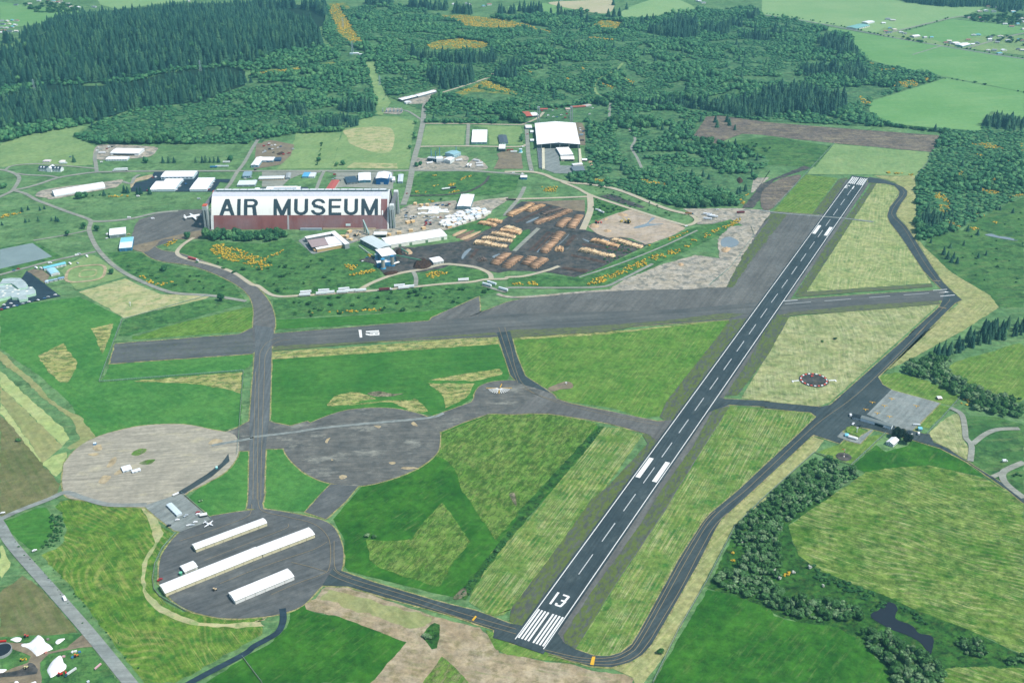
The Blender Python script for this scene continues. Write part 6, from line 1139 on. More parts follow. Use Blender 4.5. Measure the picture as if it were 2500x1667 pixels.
archband('back_roof', X0, X1, -0.13, 1.0, MG, 0.1, gh, 1, 18); archband('roof_edge', X0-1, X0+4, -1, -0.80, MWC, 0.22, gh, 1, 5)
archband('roof_edge', X1-1.5, X1+1.5, -1, 1, MWC, 0.30, gh, 1, 20)
# ridge walkway and its roof lights
box_obj('ridge_walkway', plain((92, 112, 120), 0.7), gh, X0+6, X1-4, -5.2, -0.6, GH-1.2, GH+2.6)
for i in range(22):
    xa = X0+6+(GW-10)*i/22; box_obj('ridge_light', plain((228, 234, 236)), gh, xa+0.6, xa+(GW-10)/22-0.8, -5.5, -0.3, GH+2.6, GH+3.4)
# ladder strip, low annex, base band
archband('ladder_strip', X0+GW*0.430, X0+GW*0.430+3.2, -1, -0.80, plain((176, 172, 172)), 0.5, gh, 1, 5)
box_obj('low_annex', plain((150, 164, 170)), gh, X0+GW*0.505, X0+GW*0.625, -GD/2-5.5, -GD/2-0.5, 0, 3.6)
box_obj('base_band', plain((206, 190, 150)), gh, X0+GW*0.63, X0+GW*0.93, -GD/2-1.6, -GD/2-0.4, 0.0, 3.0)
archband('roof_patch', X0+GW*0.760, X0+GW*0.787, -0.955, -0.925, plain((196, 216, 214)), 0.4, gh)
archband('roof_patch', X0+GW*0.965, X0+GW*0.972, -0.80, -0.72, plain((236, 238, 236)), 0.4, gh)
# letters: painted directly on the curve, one mesh each
def seg(p, a, b): 
    a = np.array(a); b = np.array(b); d = b-a; t = np.clip(((p-a)@d)/(d@d), 0, 1); return np.linalg.norm(p-(a+t[:, None]*d), axis=1)
def inside(ch, p):
    """p in unit cell: x 0..1 right, y 0..1 up; stroke half width depends on the letter"""
    x, y = p[:, 0], p[:, 1]; hx = 0.11
    if ch == 'I': return (x > 0.0) & (x < 1.0)
    if ch == 'A':
        l = np.abs((x-0.5))-(0.5-0.11)*(1-y); out = (np.abs(l) < 0.135) & (np.abs(x-0.5) < 0.5-0.37*y); bar = (y > 0.24) & (y < 0.40) & (np.abs(x-0.5) < 0.5-0.42*y)
        return out | bar
    if ch == 'M':
        v = (x < 0.19) | (x > 0.81); q = np.abs(x-0.5); dg = np.abs(q-0.43*(y-0.0)/1.0) < 0.115; return v | (dg & (q < 0.5))
    if ch == 'U':
        v = ((x < 0.24) | (x > 0.76)) & (y > 0.33); cx = (x-0.5)/0.5; cy_ = (y-0.34)/0.34; ro = cx**2+cy_**2; ci = ((x-0.5)/0.26)**2+((y-0.34)/0.17)**2
        return v | ((y <= 0.34) & (ro < 1) & (ci > 1))
    if ch == 'E': return (x < 0.26) | (y > 0.84) | (y < 0.16) | ((y > 0.43) & (y < 0.58) & (x < 0.92))
    if ch == 'R':
        v = x < 0.24; top = ((x-0.60)/0.40)**2+((y-0.74)/0.26)**2; inn = ((x-0.58)/0.17)**2+((y-0.74)/0.11)**2
        bowl = ((top < 1) & (inn > 1) & (x > 0.58)) | ((x <= 0.60) & ((y > 0.85) | ((y > 0.48) & (y < 0.63))))
        leg = (y < 0.56) & (x > 0.60+0.10*(0.5-y)) & (x < 0.86+0.16*(0.5-y)); return v | bowl | leg
    if ch == 'S':
        t1 = ((x-0.5)/0.47)**2+((y-0.73)/0.27)**2; i1 = ((x-0.5)/0.24)**2+((y-0.73)/0.12)**2; t2 = ((x-0.5)/0.5)**2+((y-0.27)/0.27)**2; i2 = ((x-0.5)/0.27)**2+((y-0.27)/0.12)**2
        up = (t1 < 1) & (i1 > 1) & ((x < 0.5) | (y > 0.73)) & ~((x > 0.5) & (y < 0.70)); lo = (t2 < 1) & (i2 > 1) & ((x > 0.5) | (y < 0.29)) & ~((x < 0.5) & (y > 0.30))
        midb = (np.abs(y-0.5+(x-0.5)*0.16) < 0.085) & (np.abs(x-0.5) < 0.34); return up | lo | midb
LM = plain((58, 72, 80), 0.7, 0.1, 0.22)
def letter(ch, x0, x1, d0=-0.80, d1=-0.455):
    nx, ny = (4, 30) if ch == 'I' else (40, 40); gx, gy = np.meshgrid((np.arange(nx)+.5)/nx, (np.arange(ny)+.5)/ny); p = np.stack([gx.ravel(), gy.ravel()], 1); m_ = inside(ch, p).reshape(ny, nx); idx = {}; V = []; F = []
    # arc length parametrisation so that strokes keep their thickness on the curve
    ds = np.linspace(d0, d1, 60); pts = np.array([archpt(0, q)[1:] for q in ds]); s_ = np.concatenate([[0], np.cumsum(np.linalg.norm(np.diff(pts, axis=0), axis=1))]); s_ /= s_[-1]
    yd = np.interp(np.arange(ny+1)/ny, s_, ds)
    def vid(i, j):
        if (i, j) not in idx: idx[(i, j)] = len(V); V.append(archpt(x0+(x1-x0)*j/nx, yd[i], 0.45))
        return idx[(i, j)]
    for i in range(ny):
        for j in range(nx):
            if m_[i, j]: F.append((vid(i, j), vid(i, j+1), vid(i+1, j+1), vid(i+1, j)))
    obj('painted_letter', meshdata('painted_letter', V, F), LM, gh)
def lx(v, reg): return X0+((REG[reg][0]+v/REG[reg][2])-517)/431*GW
for ch, a, b, rg_ in (('A', 565, 840, 'E6'), ('I', 883, 945, 'E6'), ('R', 1005, 1255, 'E6'), ('M', 1535, 1845, 'E6'), ('U', 1905, 2155, 'E6'), ('S', 300, 555, 'E7'), ('E', 612, 838, 'E7'), ('U', 890, 1138, 'E7'), ('M', 1197, 1495, 'E7')):
    letter(ch, lx(a, rg_), lx(b, rg_))
# door towers: two tall concrete frames at each end with a beam between them
def tower(x, y, sgn):
    k = MB(); k.prism_y([(x-4.2, -.2), (x-0.6, -.2), (x-1.0, 36), (x-3.6, 36)], y-6, y+6); o_ = k.build('door_tower', MCON, gh)
    k = MB(); k.prism_y([(x+1.2, -.2), (x+4.6, -.2), (x+3.8, 36), (x+1.4, 36)], y-6, y+6); k.build('door_tower', MCON, gh)
    k = MB(); k.prism_z([(x-4.0+1.6*0, y-5.5), (x+4.2, y-5.5), (x+4.2, y+5.5), (x-4.0, y+5.5)], 35.9, 43); k.build('tower_head', plain((186, 196, 194), 0.8, 0.1, 0.2), gh)
    box_obj('tower_cap', plain((206, 96, 72)) if sgn < 0 else MWC, gh, x-3.6, x+3.8, y-5, y+5, 43.0, 44.6)
for sgn, xe in ((1, X1+7.5), (-1, X0-9.0)):
    for y in (-37, 37): tower(xe, y, sgn)
    box_obj('door_beam', plain((120, 124, 126), 0.8, 0.1, 0.2), gh, xe-3.0, xe+3.0, -31.4, 31.4, 37.0, 43.2)
    for i in range(6): box_obj('door_leaf', plain((170, 178, 178)), gh, (X1+1.7 if sgn > 0 else X0-2.9), (X1+2.8 if sgn > 0 else X0-1.8), -33+11*i+0.15, -33+11*(i+1)-0.15, 0, 34)
# ---- old hangar site with the huge white roof
r = bld('sawmill_roof', 'huge white gabled roof between tall concrete pylons', 'E5 560,968', 'E5 1375,962', 'E5 505,482', 9.5, 'gy', 4.0, (72, 84, 92), (250, 250, 248), cat='shed', o=0.8); W, D = r['W'], r['D']
for i in range(4): panel('open_bay', r, W, D, 'f', W*(0.11+0.215*i), W*(0.11+0.215*(i+1))-1.6, 0.05, 9.0, OPEN_SHADE, 0.10)  # dark slabs painted as the shade inside each bay
for i in range(5): panel('post', r, W, D, 'f', W*(0.11+0.215*i)-1.5, W*(0.11+0.215*i)-0.1, 0, 9.3, MCON, 0.5)
def pylon(label, s, h):
    p = G(s)[0]; e = empty('concrete_pylon', tuple(p), gang); tag(e, label, 'pylon')
    k = MB(); k.prism_y([(-3.6, -.3), (-0.9, -.3), (-1.2, h-3), (-2.8, h-3)], -4, 4); k.build('leg', MCON, e); k = MB(); k.prism_y([(0.9, -.3), (3.6, -.3), (2.8, h-3), (1.2, h-3)], -4, 4); k.build('leg', MCON, e)
    box_obj('head', plain((140, 150, 150)), e, -3.0, 3.0, -4.1, 4.1, h-3, h)
pylon('tall concrete pylon behind the western corner of the huge roof', 'E5 588,495', 41); pylon('tall concrete pylon behind the eastern corner of the huge roof', 'E5 1210,490', 41)
def footing(label, s, h, col):
    P = G(s); c = P.mean(0); e = empty('footing_wall', tuple(c)); tag(e, label, 'wall'); P = P[:, :2]-c[:2]
    a = sum(P[i-1][0]*P[i][1]-P[i][0]*P[i-1][1] for i in range(len(P))); P = P if a > 0 else P[::-1]
    k = MB(); k.prism_z([tuple(p) for p in P], -.2, h); k.build('footing', plain(col, 0.8, 0.1, 0.25), e)
    A, Bq = G(s)[0]-c, G(s)[-1]-c
    for t in np.linspace(0.03, 0.97, 14): q = A+(Bq-A)*t; box_obj('buttress', plain((196, 198, 190)), e, q[0]-0.5, q[0]+0.5, q[1]-0.5, q[1]+0.5, h-0.1, h+1.2)
footing('grey buttressed footing wall left of the concrete slab', 'E5 560,975 635,975 690,1350 600,1350', 2.2, (104, 114, 120)); footing('cream footing wall along the concrete slab', 'E5 650,975 700,975 708,1370 655,1370', 2.6, (216, 212, 184)); footing('cream footing wall right of the white sheds', 'E5 1352,985 1392,985 1425,1300 1365,1300', 2.6, (216, 212, 184))
bld('planer_shed', 'white roofed shed on the concrete slab', 'E5 1010,1130', 'E5 1250,1118', 'E5 985,945', 4.6, 'gx', 0.8, (150, 160, 164), (248, 248, 246), cat='shed'); bld('planer_shed', 'white shed with cream gable below the slab shed', 'E5 1020,1212', 'E5 1270,1210', 'E5 1015,1108', 4.6, 'gx', 0.8, (170, 160, 140), (248, 246, 240), dark=(0.25, 0.95), cat='shed')
bld('planer_shed', 'low white shed crossing the cream footing', 'E5 1250,1312', 'E5 1432,1295', 'E5 1250,1252', 3.6, 'gx', 0.6, (190, 196, 196), (242, 244, 244), cat='shed'); bld('store_barn', 'dark grey roofed barn at the edge of the slab', 'E5 1257,1428', 'E5 1476,1416', 'E5 1255,1308', 3.8, 'gx', 1.2, (120, 134, 140), (112, 126, 132), doors=3, cat='barn')
bld('open_shed', 'small white roofed open shed beside bark heaps', 'E5 1420,1216', 'E5 1512,1218', 'E5 1415,1155', 3.4, 'gx', 0.5, (40, 46, 48), (246, 248, 246), cat='shed')
bld('barn', 'red roofed half of the barn behind the huge roof', 'E5 352,382', 'E5 470,374', 'E5 360,256', 4.4, 'gx', 1.4, (46, 54, 60), (188, 100, 80), cat='barn'); bld('barn', 'white roofed half of the barn behind the huge roof', 'E5 474,372', 'E5 590,362', 'E5 450,275', 4.4, 'gx', 1.4, (46, 54, 60), (244, 246, 244), cat='barn')
bld('workshop', 'white workshop beside the huge roof', 'E5 345,604', 'E5 460,602', 'E5 355,515', 4.4, 'gx', 0.8, (110, 140, 144), (244, 246, 244), doors=2, cat='workshop')
for i, (L_, R_, B_, lab) in enumerate((('E5 430,676', 'E5 490,676', 'E5 432,615', 'white cabin west of the huge roof'), ('E5 430,842', 'E5 495,842', 'E5 432,782', 'white and green cabin west of the huge roof'), ('E5 610,238', 'E5 760,236', 'E5 615,195', 'long red roofed shed behind the pylons'), ('E5 1232,196', 'E5 1495,180', 'E5 1230,150', 'long rust red shed at the wood edge'), ('E5 1110,240', 'E5 1190,238', 'E5 1115,185', 'tan shed beside the eastern pylon'), ('E5 1500,180', 'E5 1605,160', 'E5 1500,118', 'grey slanting shed at the wood edge'), ('E5 1370,725', 'E5 1440,722', 'E5 1370,690', 'grey blue roofed shed east of the huge roof'), ('E5 1385,825', 'E5 1460,825', 'E5 1385,790', 'dark cabin east of the huge roof'))):
    bld('store_shed', lab, L_, R_, B_, 3.2, 'gx', 0.8, ((190, 200, 198), (130, 160, 160), (150, 140, 134), (150, 110, 96), (170, 150, 136), (170, 170, 164), (150, 168, 176), (90, 84, 84))[i], ((240, 244, 242), (236, 242, 240), (190, 100, 84), (186, 110, 90), (206, 182, 166), (196, 192, 182), (140, 170, 186), (100, 92, 92))[i], cat='shed')
# ---- industrial rows (label, L, R, B, h, roof, rise, wall, roofcol, doors, wins)
rows = [
 ('white blue-walled warehouse between mill lot and rail bed', 'E8 1225,572', 'E8 1477,578', 'E8 1318,272', 7.5, 'gy', 1.0, (128, 156, 164), (248, 250, 250), 2, 0),
 ('square white flat roofed warehouse', 'E4 1405,388', 'E4 1682,386', 'E4 1410,130', 4.6, 'flat', 0, (130, 170, 172), (250, 250, 250), 3, 0),
 ('dark slate roofed house beside the loop path', 'E4 1915,392', 'E4 2062,388', 'E4 1930,225', 4.0, 'gy', 1.6, (170, 190, 194), (86, 98, 108), 0, 3),
 ('white roofed dark sided mill shop', 'E4 1895,524', 'E4 2012,524', 'E4 1900,392', 7.0, 'flat', 0, (70, 84, 90), (246, 248, 248), 1, 0),
 ('white and blue roofed long shed at the crossroad', 'E4 85,1092', 'E4 172,1090', 'E4 120,925', 4.0, 'gy', 0.6, (150, 180, 188), (206, 216, 222), 1, 0),
 ('white annex beside the blue steel building', 'E4 -20,1075', 'E4 42,1072', 'E4 -20,975', 4.5, 'flat', 0, (210, 220, 224), (246, 248, 248), 1, 0),
 ('tall blue steel building with white roof', 'E3 2045,818', 'E3 2262,818', 'E3 2078,592', 13.0, 'gy', 1.6, (30, 92, 148), (246, 248, 248), 0, 0),
 ('low white annex behind the blue steel building', 'E3 2264,760', 'E3 2345,755', 'E3 2290,600', 7.0, 'flat', 0, (170, 190, 200), (242, 246, 248), 1, 0),
 ('white roofed teal walled workshop beside the blue building', 'E3 1735,792', 'E3 1952,782', 'E3 1775,606', 5.6, 'gy', 1.0, (92, 140, 158), (244, 246, 248), 2, 0),
 ('dark roofed repair shop with white patches', 'E3 1530,822', 'E3 1722,804', 'E3 1560,672', 4.4, 'gx', 0.9, (150, 158, 160), (64, 88, 104), 3, 0),
 ('long red roofed shed behind the great hangar', 'E3 1112,985', 'E3 1252,988', 'E3 1205,735', 4.4, 'gy', 1.0, (190, 190, 180), (186, 98, 88), 0, 0),
 ('bright blue roofed bungalow on the lawn', 'E3 720,702', 'E3 830,702', 'E3 740,595', 3.6, 'gx', 1.0, (150, 190, 204), (98, 176, 216), 0, 3),
 ('pale roofed bungalow joined to the blue one', 'E3 834,702', 'E3 938,702', 'E3 862,600', 3.4, 'gx', 0.9, (210, 218, 220), (222, 228, 230), 0, 3),
 ('grey roofed barrack beside the lawn', 'E3 425,727', 'E3 502,724', 'E3 470,605', 3.6, 'gy', 1.1, (150, 166, 170), (164, 172, 172), 0, 2),
 ('long white roofed barrack with tan walls', 'E3 -60,748', 'E3 390,738', 'E3 -30,668', 4.2, 'gx', 0.6, (196, 182, 156), (226, 234, 236), 0, 12),
 ('white clerestory workshop rising behind the great hangar', 'E3 50,990', 'E3 662,985', 'E3 120,858', 6.0, 'flat', 0, (200, 216, 222), (246, 248, 250), 0, 0),
 ('dark roofed extension of the clerestory workshop', 'E3 668,985', 'E3 800,982', 'E3 690,868', 4.4, 'flat', 0, (90, 100, 106), (76, 88, 98), 0, 0),
 ('small white office at the end of the workshop', 'E3 806,978', 'E3 905,975', 'E3 812,908', 4.0, 'flat', 0, (210, 214, 214), (246, 246, 246), 1, 0),
 ('dark flat roof west of the clerestory workshop', 'E6 1272,252', 'E6 1392,250', 'E6 1290,142', 4.4, 'flat', 0, (90, 100, 106), (98, 108, 112), 0, 0),
 ('narrow white shed west of the dark flat roof', 'E6 1160,252', 'E6 1240,252', 'E6 1205,142', 4.6, 'gy', 0.6, (206, 214, 216), (246, 248, 248), 0, 0),
 ('white steel house with grey gable by the scrap lots', 'E2 2155,512', 'E2 2287,512', 'E2 2185,325', 5.2, 'gy', 1.4, (150, 180, 192), (250, 250, 250), 0, 2),
 ('grey blue two storey house beside the lane', 'E2 2005,706', 'E2 2142,702', 'E2 2012,582', 5.0, 'gx', 1.8, (150, 176, 186), (142, 170, 182), 0, 4),
 ('flat white workshop beside the dirt lane', 'E2 1905,858', 'E2 2228,852', 'E2 1950,745', 3.8, 'flat', 0, (150, 168, 174), (224, 236, 238), 3, 0),
 ('white roofed blue walled shop by the scrap', 'E3 0,418', 'E3 196,418', 'E3 15,322', 4.2, 'gx', 0.9, (130, 168, 180), (246, 248, 248), 3, 0),
 ('small navy blue shed by the scrap', 'E3 232,404', 'E3 332,402', 'E3 250,334', 3.6, 'shed', 0.8, (34, 84, 130), (66, 90, 110), 0, 0),
 ('long white office block with dark window bays', 'E2 540,728', 'E2 1118,722', 'E2 600,574', 5.8, 'gx', 1.3, (206, 226, 230), (250, 250, 250), 0, 8),
 ('white warehouse wing on the fresh asphalt', 'E2 472,944', 'E2 788,942', 'E2 600,708', 4.8, 'gx', 1.0, (206, 226, 230), (250, 250, 250), 0, 0),
 ('lower wing joined to the white warehouse', 'E2 338,946', 'E2 470,944', 'E2 440,756', 4.4, 'gx', 0.8, (206, 226, 230), (250, 250, 250), 0, 0),
 ('white warehouse beside the row of parked cars', 'E2 1055,944', 'E2 1362,942', 'E2 1170,694', 4.8, 'gx', 1.0, (206, 226, 230), (250, 250, 250), 0, 0),
 ('long white depot with a dark open front', 'E1 1985,292', 'E2 140,302', 'E1 2065,162', 5.6, 'gx', 1.2, (226, 230, 230), (250, 250, 250), 0, 0),
 ('low white shed row in front of the depot', 'E1 1900,394', 'E1 2282,392', 'E1 1912,316', 3.6, 'gx', 0.8, (206, 222, 226), (250, 250, 250), 0, 8),
 ('small pinkish hip roofed pavilion', 'E1 765,424', 'E1 892,422', 12.0, 3.0, 'hip', 2.4, (226, 220, 214), (214, 204, 204), 0, 3),
 ('small white hip roofed cottage', 'E1 1058,432', 'E1 1152,430', 11.0, 3.0, 'hip', 2.2, (236, 236, 232), (236, 228, 222), 0, 2),
 ('white roofed hangar office beside the forecourt', 'B1 988,670', 'B1 1133,654', 'B1 965,586', 6.0, 'gx', 1.0, (148, 164, 166), (246, 250, 250), 2, 0),
 ('blue walled shed half roofed in turquoise', 'B1 1075,788', 'B1 1187,778', 'B1 1040,670', 6.0, 'gx', 1.2, (70, 140, 182), (226, 244, 246), 2, 0),
 ('long turquoise roofed shed on the school road', 'G8 950,535', 'G8 1412,428', 'G8 905,452', 4.0, 'gx', 1.4, (226, 232, 230), (122, 198, 212), 5, 0),
 ('round roofed pale blue shed beside the gravel court', 'G8 1097,655', 'G8 1277,612', 'G8 978,512', 3.6, 'ay', 1.8, (232, 236, 234), (166, 214, 228), 1, 0),
 ('white domed cabin by the gravel court', 'G8 962,806', 'G8 1024,802', 'G8 965,735', 3.2, 'hip', 1.4, (226, 230, 232), (190, 216, 232), 0, 1),
 ('blue grey roofed cabin beside the domed one', 'G8 1040,786', 'G8 1142,768', 'G8 1035,728', 2.8, 'gx', 0.6, (190, 196, 196), (140, 172, 190), 0, 3),
 ('square grey cabin in the school row', 'G8 1158,760', 'G8 1228,748', 'G8 1155,705', 2.8, 'gx', 0.6, (206, 206, 200), (160, 184, 196), 0, 2),
 ('blue roofed cabin at the end of the school row', 'G8 1252,738', 'G8 1372,716', 'G8 1240,676', 2.8, 'gx', 0.6, (196, 196, 190), (130, 166, 190), 0, 3),
 # steel plant
 ('grey louvred plant hall with dark bays', 'E4 612,694', 'E4 776,712', 'E4 645,604', 7.5, 'flat', 0, (150, 176, 182), (196, 206, 206), 0, 0),
 ('tall white plant house beside the louvred hall', 'E4 780,724', 'E4 898,718', 'E4 792,608', 8.5, 'flat', 0, (226, 232, 232), (240, 244, 244), 1, 0),
 ('white gabled plant hall with a round opening', 'E4 905,728', 'E4 1024,744', 'E4 884,602', 8.0, 'gy', 1.6, (214, 222, 220), (248, 250, 250), 1, 0),
 ('blue green plant hall with steel bracing', 'E4 1088,642', 'E4 1216,594', 'E4 948,532', 8.0, 'gx', 1.4, (170, 206, 214), (150, 192, 200), 3, 0),
 # mill
 ('rust and grey roofed open timber shed', 'E7 315,1278', 'E7 610,1234', 'E7 190,1092', 7.6, 'shed', 0.8, (66, 72, 74), (168, 150, 148), 0, 0),
 ('white roofed half of the open timber shed', 'E7 614,1234', 'E7 888,1198', 'E7 500,1042', 7.6, 'shed', 0.8, (176, 190, 192), (248, 248, 246), 0, 0),
 ('white ridge canopy across the open timber shed', 'E7 645,1015', 'E7 905,1240', 8.0, 9.0, 'gx', 0.5, (150, 160, 160), (250, 250, 248), 0, 0),
 ('white rear canopy of the open timber shed', 'E7 218,1125', 'E7 690,1035', 9.0, 8.2, 'shed', 0.3, (120, 126, 126), (246, 247, 245), 0, 0),
 ('white front canopy of the open timber shed', 'E7 402,1300', 'E7 878,1212', 7.0, 6.0, 'shed', 0.5, (196, 170, 120), (248, 248, 246), 0, 0),
 ('long white lumber shed curving from the mill', 'G1 640,352', 'G1 1702,180', 'G1 830,112', 7.0, 'gx', 1.6, (236, 238, 224), (252, 252, 248), 0, 0),
 ('pale grey roofed sawmill hall', 'G1 145,245', 'G1 480,425', 'G1 330,98', 7.5, 'gx', 1.6, (120, 130, 128), (204, 216, 216), 0, 6),
 ('tall white roofed sorter house above blue walls', 'G1 545,628', 'G1 792,582', 'G1 490,352', 14.0, 'gx', 1.0, (92, 132, 152), (250, 250, 248), 0, 0),
 ('blue steel boiler house beside the silos', 'G1 452,696', 'G1 690,668', 'G1 462,570', 8.5, 'flat', 0, (58, 124, 168), (236, 242, 246), 1, 0),
 ('white truck garage with three bay doors', 'G1 1462,648', 'G1 1642,614', 'G1 1372,522', 5.2, 'gx', 0.9, (200, 208, 206), (250, 250, 248), 3, 0),
 ('open fronted kiln shed with dark bays', 'G1 388,152', 'G1 618,150', 'G1 388,52', 5.8, 'shed', 0.5, (200, 186, 150), (232, 236, 234), 0, 0),
 ('small tilted white roof beside the boiler house', 'G1 745,662', 'G1 850,626', 'G1 758,616', 3.6, 'shed', 0.6, (60, 66, 68), (244, 242, 236), 0, 0),
 ('white weigh house on the haul road', 'E5 245,1560', 'E5 365,1560', 'E5 250,1475', 5.0, 'gx', 1.2, (60, 130, 170), (248, 250, 250), 2, 0),
 # hillside
 ('long white hillside storage shed', 'A2 1330,918', 'A2 1462,884', 16.0, 5.2, 'gx', 1.4, (60, 72, 78), (244, 248, 248), 0, 0),
 ('upper white hillside storage shed with bays', 'A2 1475,884', 'A2 1640,838', 16.0, 5.2, 'gx', 1.4, (120, 130, 132), (246, 248, 248), 0, 0),
 ('white gable cabin below the hillside sheds', 'A2 1366,938', 'A2 1414,930', 10.0, 4.0, 'gy', 1.6, (230, 234, 232), (246, 248, 248), 0, 1),
 ('small white relay hut on the power line hill', 'A2 892,490', 'A2 940,492', 8.0, 3.6, 'gx', 0.9, (220, 226, 228), (244, 248, 250), 0, 0),
 ('pale blue relay hut on the power line hill', 'A2 858,492', 'A2 888,494', 7.0, 3.2, 'flat', 0, (170, 206, 214), (206, 230, 234), 0, 0),
 ('grey relay hut beside the hill mast', 'A2 945,500', 'A2 985,498', 7.0, 3.0, 'gx', 0.8, (120, 138, 146), (226, 232, 234), 0, 0),
 # eastern farms
 ('long teal roofed dairy barn on the far road', 'A4 850,272', 'A4 968,243', 'A4 788,236', 4.5, 'gx', 1.6, (226, 228, 220), (132, 186, 180), 0, 6),
 ('white annex joined to the teal dairy barn', 'A4 950,222', 'A4 1012,208', 'A4 940,190', 4.5, 'gx', 1.4, (210, 216, 216), (240, 244, 244), 0, 0),
 ('white gabled barn on the paddock corner', 'A4 1365,344', 'A4 1420,336', 'A4 1352,318', 4.5, 'gx', 2.0, (190, 190, 186), (248, 250, 250), 0, 0),
 ('biggest white barn beside the country road', 'A4 1800,430', 'A4 1872,412', 'A4 1780,392', 4.8, 'gx', 2.0, (150, 190, 180), (248, 250, 250), 1, 0),
 ('white barn next to the biggest barn', 'A4 1735,408', 'A4 1782,402', 'A4 1725,378', 4.2, 'gx', 1.6, (206, 204, 190), (246, 248, 248), 1, 0),
]
for (lab, L_, R_, B_, h, rf, rs, wl, rc, dr, wn) in rows:
    nm = 'barn' if 'barn' in lab and 'barrack' not in lab else 'house' if ('house' in lab or 'bungalow' in lab or 'cottage' in lab) and 'warehouse' not in lab and 'boiler' not in lab else 'shed' if 'shed' in lab else 'warehouse' if 'warehouse' in lab else 'plant_hall' if 'plant' in lab else 'industrial_building'
    bld(nm, lab, L_, R_, B_, h, rf, rs, wl, rc, dr, wn, cat={'industrial_building': 'building', 'plant_hall': 'plant'}.get(nm, nm), dark=(0.02, 0.98, 0.8) if (lab.startswith('rust and grey')) else (0.05, 0.95, 0.75) if 'open fronted' in lab else (0.1, 0.85, 0.6) if 'dark open front' in lab else None)
r = byl('tall blue steel building with white roof'); panel('roller_door', r, r['W'], r['D'], 'f', r['W']*0.37, r['W']*0.63, 0, 5.2, plain((176, 186, 190)), 0.1)
r = byl('grey louvred plant hall with dark bays')
for i in range(5): panel('louvre', r, r['W'], r['D'], 'f', r['W']*(0.02+0.196*i), r['W']*(0.18+0.196*i), 0.6, 6.8, plain((40, 62, 78)), 0.2)
r = byl('white clerestory workshop rising behind the great hangar'); box_obj('clerestory', plain((180, 206, 214)), r, -r['W']*0.25, r['W']*0.40, 0, r['D']*0.32, 6.0, 8.6); box_obj('clerestory_roof', plain((244, 247, 248)), r, -r['W']*0.26, r['W']*0.41, -0.8, r['D']*0.34, 8.6, 9.0)
r = byl('blue walled shed half roofed in turquoise'); k = MB(); k.prism_x([(0.02, 6+1.28), (r['D']/2+.45, 6.25), (r['D']/2+.45, 6.4), (0.02, 6+1.45)][::-1], -r['W']/2, r['W']/2); k.build('turquoise_roof', ribbed((140, 212, 226), 'y'), r)
r = byl('long white lumber shed curving from the mill')
for t in (0.18, 0.36, 0.63, 0.9): panel('side_bay', r, r['W'], r['D'], 'f', r['W']*t, r['W']*t+5, 0.1, 5.0, plain((110, 140, 110)), 0.1)
# chimney stacks, silos, masts
def stack(label, s, h, r0, col, cat='chimney', name='chimney_stack', band=None):
    p = G(s)[0]; e = empty(name, tuple(p)); tag(e, label, cat); k = MB(); k.tube((0, 0, -.2), (0, 0, h), r0, r0*0.85, 12); k.build('shaft', plain(col, 0.6), e)
    k = MB(); k.tube((0, 0, h), (0, 0, h+0.8), r0*1.05, r0*1.05, 12); k.build('rim', plain(band or tuple(int(v*0.6) for v in col)), e); k = MB(); k.tube((0, 0, -.1), (0, 0, h*0.14), r0*1.4, r0*1.25, 12); k.build('base', plain(band or (120, 140, 150)), e)
stack('blue grey stack at the west end of the plant', 'E4 685,662', 22, 0.9, (84, 140, 168)); stack('blue grey stack before the louvred hall', 'E4 765,690', 22, 0.9, (84, 140, 168)); stack('blue grey stack behind the white plant house', 'E4 835,640', 24, 0.9, (100, 160, 186)); stack('blue stack on the bracing hall', 'E4 1130,560', 16, 0.9, (100, 170, 196)); stack('dark stack behind the plant house', 'E4 790,560', 12, 0.7, (70, 100, 110))
stack('concrete silo with blue foot at the boiler house', 'G1 558,708', 17, 3.4, (158, 160, 152), 'silo', 'silo', (70, 160, 204)); stack('concrete silo between boiler house and sorter house', 'G1 722,650', 17, 3.6, (146, 148, 140), 'silo', 'silo', (56, 124, 168)); stack('blue tank beside the sawmill hall', 'G1 440,540', 9, 3.2, (120, 180, 208), 'tank', 'storage_tank', (200, 216, 222)); stack('turquoise tank beside the dirt yard', 'E4 2285,530', 7, 3.6, (120, 200, 216), 'tank', 'storage_tank', (220, 236, 240)); stack('red and white stack behind the red barn', 'E5 412,215', 10, 0.6, (176, 110, 110))
stack('green tank behind the longest shed row', 'G5 345,1075', 3.2, 1.7, (70, 150, 116), 'tank', 'storage_tank', (120, 200, 160))
# white dormered house
a, b, W, ang = frame('E1 700,574', 'E1 1092,592'); hD = 13.0; u_ = np.array([math.cos(ang), math.sin(ang)]); n_ = np.array([-u_[1], u_[0]]); c = a[:2]+u_*W/2+n_*hD/2
dh = empty('barracks_house', (c[0], c[1], 0), ang); tag(dh, 'long white house with slate roof and dormers', 'house')
wallmesh('gx', W, hD, 6.0, 4.2).build('wall', plain((232, 240, 240)), dh); roofmesh('gx', W, hD, 6.0, 4.2, 0.5).build('roof', plain((58, 74, 84), 0.8), dh)
k = MB(); k.prism_y([(-5, 0), (5, 0), (5, 7.5), (0, 10.8), (-5, 7.5)], -hD/2-2.5, hD/2+2); k.build('central_bay', plain((236, 242, 242)), dh)
for x in (-0.40, -0.27, 0.24, 0.38): k = MB(); k.prism_y([(W*x-1.2, 6.6), (W*x+1.2, 6.6), (W*x+1.2, 8.4), (W*x, 9.6), (W*x-1.2, 8.4)], -hD/2+0.8, -hD/2+4.5); k.build('dormer', plain((236, 242, 244)), dh)
for i in range(14):
    if i not in (6, 7): panel('window', dh, W, hD, 'f', W*(i+0.3)/14, W*(i+0.7)/14, 1.2, 2.8, GLASS); panel('window', dh, W, hD, 'f', W*(i+0.3)/14, W*(i+0.7)/14, 3.9, 5.3, GLASS)
